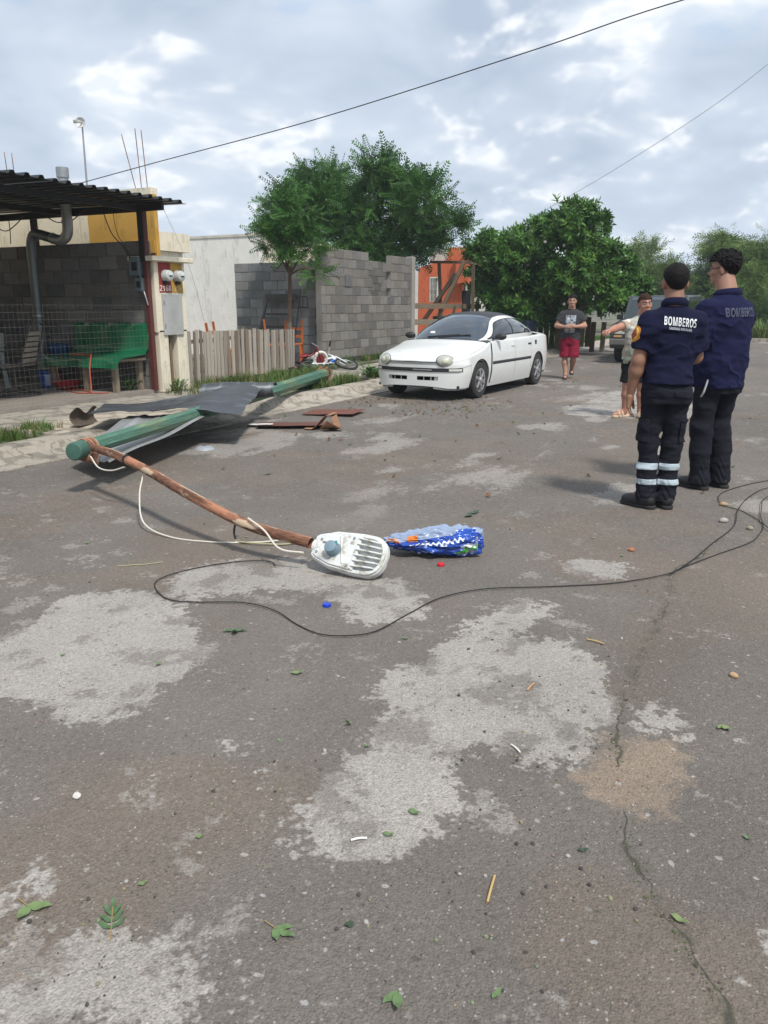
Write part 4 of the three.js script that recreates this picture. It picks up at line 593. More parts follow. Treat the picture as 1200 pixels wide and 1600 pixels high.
  const panel = (name, s0, s1, q0, q1, nu, nv, m = paint) => { const S = spaced(s0, s1); both(name, (u, v) => P(S(u), mix(q0, q1, v)), nu, nv, m); };
  const centre = (name, s0, s1, q0, nu, nv, m = paint) => { const S = spaced(s0, s1); return obj(name, [surf((u, v) => { const a = v * 2 - 1, p = P(S(u), 1 - Math.abs(a) * (1 - q0)); return [Math.sign(a) * p[0], p[1], p[2]]; }, nu, nv)], m, t); };
  // liner just under the skin closes the gaps between panels
  { const S = spaced(0.01, L - 0.01); both('liner', (u, v) => { const s = mix(0.03, L - 0.03, u), p = P(s, v); return [p[0] * 0.94, p[1] - 0.03, p[2]]; }, 160, 20, liner); void S; }
  const g = 0.004, qB = 0.415, sOfB = (x) => { let a = 0, b = 0.46; for (let i = 0; i < 40; i++) { const m = (a + b) / 2; hw(m) * tuck(0.35, m) < x ? (a = m) : (b = m); } return (a + b) / 2; };
  { // bumper with two open air intakes either side of the middle
    const S = spaced(0, 0.47), top = (s) => mix(yB(s), ySh(s), qB / 0.55), sx = (x) => sOfB(x);
    for (const sg of [1, -1]) { const b = (s0, s1, y0, y1, nu, nv, sq) => surf((u, v) => { const s = s0 + (s1 - s0) * (sq ? u * u : u); return sideP(s, mix(typeof y0 === 'number' ? y0 : y0(s), typeof y1 === 'number' ? y1 : y1(s), v), 0, sg); }, nu, nv, sg < 0); obj('front_bumper', [b(0, 0.47, yB, 0.325, 40, 6, true), b(0, 0.47, 0.385, top, 40, 8, true), b(0, sx(0.09), 0.325, 0.385, 8, 4, true), b(sx(0.44), 0.47, 0.325, 0.385, 30, 4, false)], paint, t); } void S; }
  
  { // nose between bumper and bonnet
    panel('front_wing', 0, 1.2 - g, qB + 0.006, 0.64, 90, 14); both('front_wing', (u, v) => P(mix(0.47 + g, 1.2 - g, u), mix(0, qB + 0.006, v)), 60, 12, paint); }
  centre('bonnet', 0.13, 1.12, 0.648, 44, 44); centre('nose_panel', 0, 0.126, 0.648, 16, 44); centre('cowl', 1.125, 1.32, 0.648, 8, 30, trim);
  panel('front_door', 1.245, 2.26, 0.0, 0.66, 36, 20); panel('rear_door', 2.268, 3.06, 0.0, 0.66, 40, 20); panel('rear_wing', 3.066, 3.92, 0, 0.66, 60, 20); panel('rear_bumper', 3.926, L, 0, 0.3, 26, 12); panel('tail_panel', 3.926, L, 0.304, 0.66, 26, 14);
  centre('boot_lid', 3.62, L, 0.664, 30, 36); both('sill', (u, v) => sideP(mix(1.16, 3.12, u), mix(0.165, 0.215, v), 0.006), 20, 3, paint);
  // greenhouse
  const yR = curve([[1.13, 0.9], [1.28, 0.99], [1.5, 1.115], [1.75, 1.235], [1.95, 1.305], [2.2, 1.345], [2.5, 1.352], [2.8, 1.335], [3.05, 1.285], [3.3, 1.19], [3.55, 1.06], [3.74, 0.96]]), hb = curve([[1.13, 0.6], [1.35, 0.69], [1.7, 0.745], [2.3, 0.765], [2.9, 0.745], [3.4, 0.68], [3.74, 0.57]]);
  const Gp = (s, q, off = 0) => { const n = 2.5, a = q * PI / 2, b = yTop(s) - 0.035, R = yR(s), x = hb(s) * Math.pow(Math.cos(a), 2 / n), y = b + (R - b) * Math.pow(Math.sin(a), 2 / n); return [x, y, zc - s, off]; };
  const Gn = (s, q, off) => { const e = 0.004, p = V(...Gp(s, q)), a = V(...Gp(Math.min(3.739, s + e), q)).sub(V(...Gp(Math.max(1.131, s - e), q))), b = V(...Gp(s, Math.min(0.999, q + e))).sub(V(...Gp(s, Math.max(0.001, q - e)))), n = a.cross(b).normalize(); if (n.x * 0.6 + n.y < 0) n.negate(); return p.addScaledVector(n, off).toArray(); };
  const top = (name, s0, s1, q0, off, nu, nv, m) => obj(name, [surf((u, v) => { const a = v * 2 - 1, s = mix(s0, s1, u), p = Gn(s, Math.min(0.9995, 1 - Math.abs(a) * (1 - (typeof q0 === 'function' ? q0(s) : q0))), off); return [Math.sign(a) * p[0], p[1], p[2]]; }, nu, nv)], m, t);
  both('roof_pillar_frame', (u, v) => Gn(mix(1.131, 3.739, u), v * 0.9995, 0), 90, 30, paint);
  const wind = phy({ color: C(0.02, 0.03, 0.042), roughness: 0.05, clearcoat: 1, clearcoatRoughness: 0.02 });
  const ws = top('windscreen', 1.15, 1.93, (s) => mix(0.22, 0.6, sst(1.1, 1.95, s)), 0.004, 24, 40, wind); top('rear_window', 3.06, 3.7, 0.6, 0.004, 20, 36, M.glassDark);
  top('roof_panel', 1.935, 3.05, 0.62, 0.005, 30, 36, std({ color: C(0.022, 0.023, 0.026), map: mottleT, roughness: 0.5 }));
  // sun strip and rubber seal of the windscreen
  top('windscreen_seal', 1.135, 1.16, 0.3, 0.006, 3, 40, trim);
  const sideGlass = (name, s0, s1, qlo, qhi) => both(name, (u, v) => { const s = mix(s0, s1, u); return Gn(s, mix(qlo(s), qhi(s), v), 0.005); }, 30, 10, M.glassDark);
  const qlo = () => 0.1, qhi = (s) => { const f = sst(1.36, 1.85, s), r = sst(3.32, 2.95, s); return mix(0.11, 0.47, Math.min(f, r)); };
  both('window_seal', (u, v) => { const s = mix(1.35, 3.34, u); return Gn(s, mix(0.075, qhi(s) + 0.03, v), 0.003); }, 60, 10, trim);
  sideGlass('front_window', 1.38, 2.24, qlo, qhi); sideGlass('rear_side_window', 2.3, 3.3, qlo, qhi);
  // rubbing strips, handles, mirrors
  both('side_moulding', (u, v) => sideP(mix(1.26, 3.04, u), mix(0.515, 0.565, v), 0.012 * Math.sin(v * PI)), 40, 6, trim);
  for (const sg of [1, -1]) {
    for (const s of [2.16, 2.98]) obj('door_handle', [rb(0.012, 0.028, 0.15, 0.006, ...sideP(s, 0.79, 0.008, sg))], s < 2.5 ? paint : trim, t);
    const m = obj('door_mirror', [at(smooth(new THREE.SphereGeometry(1, 20, 14).scale(0.1, 0.058, 0.06), 60), sg * 0.86, 0.955, zc - 1.5)], trim, t);
    obj('mirror_arm', [rb(0.12, 0.03, 0.05, 0.01, sg * 0.78, 0.92, zc - 1.48)], trim, m);
  }
  obj('fuel_flap', [rb(0.01, 0.08, 0.08, 0.004, ...sideP(3.32, 0.8, 0.003, 1))], trim, t).userData.label = 'dark open fuel flap on the near rear wing';
  // front details
  const sOf = (x, y) => { let a = 0, b = 0.46; for (let i = 0; i < 40; i++) { const m = (a + b) / 2; hw(m) * tuck(y, m) < x ? (a = m) : (b = m); } return (a + b) / 2; };
  const face = (name, x0, x1, y0, y1, off, m, sides = [1, -1], nu = 24) => { for (const sg of sides) obj(name, [surf((u, v) => { const y = mix(y0, y1, v), x = mix(x0, x1, u); return sideP(sOf(x, y), y, off, sg); }, nu, 4, sg < 0)], m, t); };
  face('bumper_strip', 0.0, 0.765, 0.458, 0.515, 0.007, trim); face('bumper_highlight', 0.02, 0.34, 0.478, 0.497, 0.01, silver, [1]); face('indicator', 0.6, 0.755, 0.468, 0.505, 0.01, std({ color: C(0.6, 0.6, 0.55), roughness: 0.25 }));
  for (const x of [0.2, 0.32]) face('grille_bar', x, x + 0.009, 0.32, 0.39, -0.008, paint, [1, -1], 2);
  face('slot_shade_strip', 0.0, 0.42, 0.6, 0.612, 0.004, plastic); face('nose_lip', 0.0, 0.42, 0.575, 0.596, 0.006, silver);  // dark strip laid on the nose stands in for shade in the bonnet slot
  face('bumper_crease', 0.0, 0.74, 0.44, 0.448, 0.003, std({ color: C(0.4, 0.4, 0.39) }));
  for (const sg of [1, -1]) {
    const c = sideP(sOf(0.545, 0.6), 0.625, -0.018, sg), hl = obj('headlight', [at(new THREE.SphereGeometry(1, 28, 18).scale(0.135, 0.085, 0.05), c[0], c[1], c[2], -0.25, sg * 0.5, sg * -0.06)], phy({ color: C(0.42, 0.43, 0.37), roughness: 0.12, clearcoat: 1 }), t);
    obj('headlight_rim', [at(new THREE.TorusGeometry(1, 0.04, 8, 36).scale(0.14, 0.093, 0.09), c[0], c[1], c[2] - 0.005, -0.25, sg * 0.5, sg * -0.06)], trim, hl);
    obj('reflector', [at(new THREE.SphereGeometry(1, 16, 10).scale(0.06, 0.05, 0.03), c[0] + sg * 0.02, c[1], c[2] + 0.03, -0.25, sg * 0.5, 0)], std({ color: C(0.55, 0.55, 0.42), roughness: 0.2 }), hl);
    obj('wiper', [bar([sg * 0.1 - 0.25, 0.945, zc - 1.18], [sg * 0.1 + 0.32, 0.985, zc - 1.26], 0.016, 0.016)], M.black, t);
    obj('tail_light', [surf((u, v) => sideP(mix(4.0, 4.28, u), mix(0.68, 0.82, v), 0.006, sg), 10, 5)], std({ color: C(0.3, 0.02, 0.02), roughness: 0.25 }), t);
    for (const s of AX) { wheelParts(t, sg * 0.725, zc - s, 0.29, 0.18, sg, silver, 6); obj('wheel_well', [at(new THREE.CylinderGeometry(0.36, 0.36, 0.36, 28, 1, true, 0, PI), sg * 0.6, 0.3, zc - s, 0, 0, PI / 2)], plastic, t); }
  }
  obj('wheel_well_wall', [bx(0.9, 0.5, 0.7, 0, 0.45, zc - 0.82), bx(0.9, 0.5, 0.7, 0, 0.45, zc - 3.46)], plastic, t);
  obj('floor_pan', [bx(1.44, 0.04, 3.9, 0, 0.22, 0.0)], plastic, t);
  obj('sticker', [surf((u, v) => { const p = Gn(mix(1.3, 1.36, v), 0.75, 0.006); return [-p[0] - 0.05 + u * 0.09, p[1], p[2]]; }, 2, 2)], std({ color: C(0.6, 0.62, 0.6) }), ws);
}
// ---------- dark off-roader farther down the street ----------
{
  const t = thing('dark_suv', 'dark green off-roader parked behind the pointing woman', 'car', [-3.3, 0, -23.4], -0.02);
  const paint = phy({ color: C(0.03, 0.04, 0.045), roughness: 0.35, clearcoat: 0.6, clearcoatRoughness: 0.2 }), lower = std({ color: C(0.12, 0.12, 0.11), map: mottleT, roughness: 0.6 });
  const side = [[-2.2, 0.42], [2.15, 0.42], [2.2, 0.95], [1.1, 1.08], [0.62, 1.66], [-1.9, 1.72], [-2.15, 1.05]];
  obj('body', [at(smooth(extr([[-2.2, 0.42], [2.15, 0.42], [2.22, 0.62], [2.2, 0.93], [1.12, 1.06], [-2.2, 1.06]], 1.66, 0.04), 30), 0.83, 0, 0, 0, -PI / 2, 0)], paint, t); void side;
  obj('cabin', [at(smooth(extr([[1.15, 1.04], [0.6, 1.66], [-1.95, 1.7], [-2.15, 1.04]], 1.46, 0.05), 30), 0.73, 0, 0, 0, -PI / 2, 0)], paint, t);
  obj('windscreen', [surf((u, v) => [mix(-0.7, 0.7, u) * mix(1, 0.94, v), mix(1.1, 1.6, v), mix(1.17, 0.725, v)], 2, 2)], std({ color: C(0.035, 0.05, 0.055), roughness: 0.15 }), t);
  obj('windscreen_band', [surf((u, v) => [mix(-0.66, 0.66, u), mix(1.605, 1.68, v), mix(0.73, 0.68, v)], 2, 2)], std({ color: C(0.08, 0.1, 0.12), roughness: 0.4 }), t);
  for (const sg of [1, -1]) {
    obj('side_window', [surf((u, v) => [sg * mix(0.785, 0.782, v), mix(1.14, 1.58, v), mix(mix(0.95, 0.6, v), -0.5, u)], 2, 2)], M.glassDark, t); obj('rear_quarter_window', [surf((u, v) => [sg * 0.785, mix(1.14, 1.58, v), mix(-0.6, -1.85, u)], 2, 2)], M.glassDark, t);
    obj('headlight', [rb(0.26, 0.15, 0.06, 0.02, sg * 0.62, 0.82, 2.235)], std({ color: C(0.5, 0.5, 0.45), roughness: 0.2 }), t); obj('indicator', [rb(0.2, 0.05, 0.05, 0.01, sg * 0.66, 0.69, 2.25)], std({ color: C(0.5, 0.28, 0.12), roughness: 0.3 }), t);
    obj('mirror', [rb(0.16, 0.14, 0.08, 0.02, sg * 0.93, 1.16, 0.85)], M.black, t);
    for (const z of [1.35, -1.35]) wheelParts(t, sg * 0.74, z, 0.35, 0.23, sg, M.galv, 5);
  }
  obj('grille', [bx(0.9, 0.17, 0.03, 0, 0.82, 2.245)], M.black, t); for (let i = 0; i < 7; i++) obj('grille_slat', [bx(0.03, 0.15, 0.02, -0.36 + i * 0.12, 0.82, 2.262)], lower, t);
  obj('bumper', [rb(1.7, 0.16, 0.16, 0.03, 0, 0.55, 2.26)], lower, t); obj('number_plate', [rb(0.3, 0.14, 0.01, 0.004, 0, 0.56, 2.345)], std({ color: C(0.5, 0.5, 0.48) }), t);
}
// ---------- figures: distance fields meshed with surface nets ----------
const rc = (a, b, r1, r2 = r1) => { const bx0 = b[0] - a[0], by = b[1] - a[1], bz = b[2] - a[2], l2 = bx0 * bx0 + by * by + bz * bz, rr = r1 - r2, a2 = l2 - rr * rr, il2 = 1 / l2; return (x, y, z) => { const px = x - a[0], py = y - a[1], pz = z - a[2], Y = px * bx0 + py * by + pz * bz, Z = Y - l2, vx = px * l2 - bx0 * Y, vy = py * l2 - by * Y, vz = pz * l2 - bz * Y, x2 = vx * vx + vy * vy + vz * vz, y2 = Y * Y * l2, z2 = Z * Z * l2, k = Math.sign(rr) * rr * rr * x2; if (Math.sign(Z) * a2 * z2 > k) return Math.sqrt(x2 + z2) * il2 - r2; if (Math.sign(Y) * a2 * y2 < k) return Math.sqrt(x2 + y2) * il2 - r1; return (Math.sqrt(x2 * a2 * il2) + Y * rr) * il2 - r1; }; };
const ell = (c, r, ry = 0, rx = 0) => { const cy = Math.cos(ry), sy = Math.sin(ry), cx = Math.cos(rx), sx = Math.sin(rx); return (x, y, z) => { x -= c[0]; y -= c[1]; z -= c[2]; let X = x * cy - z * sy, Z = x * sy + z * cy, Y = y * cx + Z * sx; Z = -y * sx + Z * cx; const k0 = Math.hypot(X / r[0], Y / r[1], Z / r[2]), k1 = Math.hypot(X / (r[0] * r[0]), Y / (r[1] * r[1]), Z / (r[2] * r[2])); return k1 > 0 ? (k0 * (k0 - 1)) / k1 : -Math.min(...r); }; };
const smn = (k, ...f) => (x, y, z) => { let d = f[0](x, y, z); for (let i = 1; i < f.length; i++) { const e = f[i](x, y, z), h = Math.max(k - Math.abs(d - e), 0) / k; d = Math.min(d, e) - h * h * k * 0.25; } return d; };
// stacked ellipses: rows of [y, half width, half depth, cx, cz]; exponent n squares the section
function stack(rows, n = 2.4) { const c = (j) => curve(rows.map((r) => [r[0], r[j] ?? 0])), A = c(1), B = c(2), X = c(3), Z = c(4), y0 = rows[0][0], y1 = rows[rows.length - 1][0]; return (x, y, z) => { const q = clamp(y, y0, y1), a = A(q), b = B(q), d = (Math.pow(Math.pow(Math.abs(x - X(q)) / a, n) + Math.pow(Math.abs(z - Z(q)) / b, n), 1 / n) - 1) * Math.min(a, b), e = y < y0 ? y0 - y : y > y1 ? y - y1 : 0; return e > 0 ? Math.hypot(Math.max(d, 0), e) : d; }; }
function net(f, lo, hi, h) {
  const n = [0, 1, 2].map((i) => Math.ceil((hi[i] - lo[i]) / h) + 1), [nx, ny, nz] = n, v = new Float32Array(nx * ny * nz), id = (i, j, k) => (k * ny + j) * nx + i;
  for (let k = 0; k < nz; k++) for (let j = 0; j < ny; j++) for (let i = 0; i < nx; i++) v[id(i, j, k)] = f(lo[0] + i * h, lo[1] + j * h, lo[2] + k * h);
  const ix = new Int32Array(v.length).fill(-1), pos = [], idx = [];
  for (let k = 0; k < nz - 1; k++) for (let j = 0; j < ny - 1; j++) for (let i = 0; i < nx - 1; i++) {
    let sx = 0, sy = 0, sz = 0, c = 0; const s0 = v[id(i, j, k)] < 0; let any = false;
    for (let m = 1; m < 8; m++) if ((v[id(i + (m & 1), j + ((m >> 1) & 1), k + (m >> 2))] < 0) !== s0) { any = true; break; } if (!any) continue;
    for (let a = 0; a < 8; a++) for (let ax = 0; ax < 3; ax++) { if (a & (1 << ax)) continue; const b = a | (1 << ax), va = v[id(i + (a & 1), j + ((a >> 1) & 1), k + (a >> 2))], vb = v[id(i + (b & 1), j + ((b >> 1) & 1), k + (b >> 2))]; if (va < 0 === vb < 0) continue; const t = va / (va - vb); sx += (a & 1) + (ax === 0 ? t : 0); sy += ((a >> 1) & 1) + (ax === 1 ? t : 0); sz += (a >> 2) + (ax === 2 ? t : 0); c++; }
    ix[id(i, j, k)] = pos.length / 3; pos.push(lo[0] + (i + sx / c) * h, lo[1] + (j + sy / c) * h, lo[2] + (k + sz / c) * h);
  }
  const quad = (a, b, c, d, fl) => { if (a < 0 || b < 0 || c < 0 || d < 0) return; fl ? idx.push(a, b, c, a, c, d) : idx.push(a, c, b, a, d, c); };
  for (let k = 1; k < nz - 1; k++) for (let j = 1; j < ny - 1; j++) for (let i = 1; i < nx - 1; i++) { const s = v[id(i, j, k)] < 0; if (s !== v[id(i + 1, j, k)] < 0) quad(ix[id(i, j - 1, k - 1)], ix[id(i, j, k - 1)], ix[id(i, j, k)], ix[id(i, j - 1, k)], s); if (s !== v[id(i, j + 1, k)] < 0) quad(ix[id(i - 1, j, k - 1)], ix[id(i - 1, j, k)], ix[id(i, j, k)], ix[id(i, j, k - 1)], s); if (s !== v[id(i, j, k + 1)] < 0) quad(ix[id(i - 1, j - 1, k)], ix[id(i, j - 1, k)], ix[id(i, j, k)], ix[id(i - 1, j, k)], s); }
  const nr = [], uv = [], e = h * 0.6; for (let i = 0; i < pos.length; i += 3) { const x = pos[i], y = pos[i + 1], z = pos[i + 2], a = f(x + e, y, z) - f(x - e, y, z), b = f(x, y + e, z) - f(x, y - e, z), c = f(x, y, z + e) - f(x, y, z - e), l = Math.hypot(a, b, c) || 1; nr.push(a / l, b / l, c / l); uv.push(Math.abs(c) > Math.abs(a) ? x : z, y); }
  const g = new THREE.BufferGeometry(); g.setAttribute('position', new THREE.Float32BufferAttribute(pos, 3)); g.setAttribute('normal', new THREE.Float32BufferAttribute(nr, 3)); g.setAttribute('uv', new THREE.Float32BufferAttribute(uv, 2)); g.setIndex(idx); return g;
}
const add = (a, b, k = 1) => [a[0] + b[0] * k, a[1] + b[1] * k, a[2] + b[2] * k], sub = (a, b) => [a[0] - b[0], a[1] - b[1], a[2] - b[2]], nrm = (a) => { const l = Math.hypot(...a); return a.map((v) => v / l); }, crs = (a, b) => [a[1] * b[2] - a[2] * b[1], a[2] * b[0] - a[0] * b[2], a[0] * b[1] - a[1] * b[0]], lrp = (a, b, t) => a.map((v, i) => mix(v, b[i], t));
// hand: w wrist, f direction of the fingers, p palm normal (the side the fingers curl towards), th side of the thumb; curl in radians per joint
function handField(w, f, p, th, curl, s = 1) {
  f = nrm(f); p = nrm(add(p, f, -(p[0] * f[0] + p[1] * f[1] + p[2] * f[2]))); let t = crs(f, p); if (t[0] * th[0] + t[1] * th[1] + t[2] * th[2] < 0) t = t.map((v) => -v);
  const at3 = (a, b, c) => add(add(add(w, f, a * s), t, b * s), p, c * s), parts = [rc(w, at3(0.03, 0.004, 0), 0.027 * s, 0.026 * s)];
  for (const b of [-0.026, -0.009, 0.009, 0.026]) parts.push(rc(at3(0.02, b * 0.7, 0), at3(0.088, b, 0.002), 0.0165 * s, 0.0135 * s));
  const palm = smn(0.02 * s, ...parts), fingers = [];
  [[-0.03, 0.06, 0.0078], [-0.0105, 0.076, 0.0088], [0.0105, 0.082, 0.009], [0.0295, 0.074, 0.0088]].forEach(([b, len, r], i) => { let q = at3(0.088, b, 0.002), a = curl * (0.6 + 0.12 * (3 - i)); const L = [0.45, 0.32, 0.23]; for (let k = 0; k < 3; k++) { const d = add(f.map((v) => v * Math.cos(a)), p, Math.sin(a)), e = add(q, add(d, t, b * 0.6), len * L[k] * s); fingers.push(rc(q, e, r * s * (1 - 0.07 * k), r * s * (0.95 - 0.08 * k))); q = e; a += curl; } });
  { const q0 = at3(0.025, 0.026, 0.006), q1 = at3(0.055, 0.047, 0.016), q2 = at3(0.082, 0.05, 0.024), q3 = at3(0.104, 0.045, 0.03); fingers.push(rc(q0, q1, 0.015 * s, 0.012 * s), rc(q1, q2, 0.0112 * s, 0.0102 * s), rc(q2, q3, 0.0102 * s, 0.0088 * s)); }
  const fs = fingers; return (x, y, z) => { let d = palm(x, y, z); for (const q of fs) { const e = q(x, y, z), k = 0.006 * s, h = Math.max(k - Math.abs(d - e), 0) / k; d = Math.min(d, e) - h * h * k * 0.25; } return d; };
}
// head centred at the origin, face towards +z
function headField(o = {}) {
  const w = o.wide ?? 1; const base = smn(0.035, ell([0, 0.035, -0.012], [0.077 * w, 0.093, 0.098]), ell([0, -0.035, 0.022], [0.062 * w, 0.085, 0.072]), ell([0, -0.085, 0.05], [0.035 * w, 0.03, 0.035]));
  const feat = smn(0.012, base, rc([0, 0.02, 0.083], [0, -0.018, 0.106], 0.008, 0.0135), ell([0.015, -0.024, 0.094], [0.011, 0.009, 0.012]), ell([-0.015, -0.024, 0.094], [0.011, 0.009, 0.012]), ell([0, 0.034, 0.08], [0.05, 0.01, 0.018]), ell([0, -0.06, 0.088], [0.024, 0.012, 0.012]), ell([0.045 * w, -0.02, 0.06], [0.022, 0.02, 0.02]), ell([-0.045 * w, -0.02, 0.06], [0.022, 0.02, 0.02]));
  const ear = (s) => smn(0.008, ell([s * 0.079 * w, 0.0, -0.012], [0.011, 0.033, 0.021], s * 0.45), ell([s * 0.077 * w, -0.026, -0.006], [0.01, 0.013, 0.012]));
  const el = ear(1), er = ear(-1), e1 = ell([0.032, 0.014, 0.093], [0.019, 0.0125, 0.012]), e2 = ell([-0.032, 0.014, 0.093], [0.019, 0.0125, 0.012]);
  return { skull: base, f: (x, y, z) => { let d = feat(x, y, z); d = Math.max(d, -e1(x, y, z) * 0.8, -e2(x, y, z) * 0.8); return Math.min(d, el(x, y, z), er(x, y, z)); } };
}
const skinMat = (c) => phy({ color: C(...c), map: mottleT, roughness: 0.55, sheen: 0.2 });
const clothMat = (c, o = {}) => phy({ specularIntensity: 0.35, color: C(...c), map: clothT, bumpMap: clothB, bumpScale: 0.0006, roughness: 0.92, ...o });
const wr = (fx, fy, fz, amp, o = 3, cr = 0.24) => (x, y, z) => { const n = fbm3(x * fx + 11, y * fy + 3, z * fz + 7, o) - 0.5, r = 1 - 2.6 * Math.abs(fbm3(x * fx * 1.7 + y * 3 + 2, y * fy * 1.1 - x * 3 + 9, z * fz * 1.7 + 5, 2) - 0.5); return n * amp - cr * amp * ((r > 0 ? r * r * r : 0) - 0.25); };
// lay a flat shape on a field: dir is the way the rays travel, start point from map(u, v)
function drape(g, map, dir, f, off) { g = g.index ? g : g; const p = g.attributes.position; for (let i = 0; i < p.count; i++) { let q = map(p.getX(i), p.getY(i)); for (let k = 0; k < 60; k++) { const d = f(...q) - off; q = add(q, dir, d * 0.8); if (Math.abs(d) < 3e-4) break; } p.setXYZ(i, ...q); } g.computeVertexNormals(); return g; }
function disc(r0, r1, nr, ns, sy = 1) { const pos = [], idx = []; for (let j = 0; j <= nr; j++) for (let i = 0; i < ns; i++) { const a = (i / ns) * 2 * PI, r = mix(r0, r1, j / nr); pos.push(r * Math.cos(a), r * Math.sin(a) * sy, 0); } for (let j = 0; j < nr; j++) for (let i = 0; i < ns; i++) { const a = j * ns + i, b = j * ns + ((i + 1) % ns), c = a + ns, d = b + ns; idx.push(a, c, b, b, c, d); } const g = new THREE.BufferGeometry(); g.setAttribute('position', new THREE.Float32BufferAttribute(pos, 3)); g.setIndex(idx); return g; }

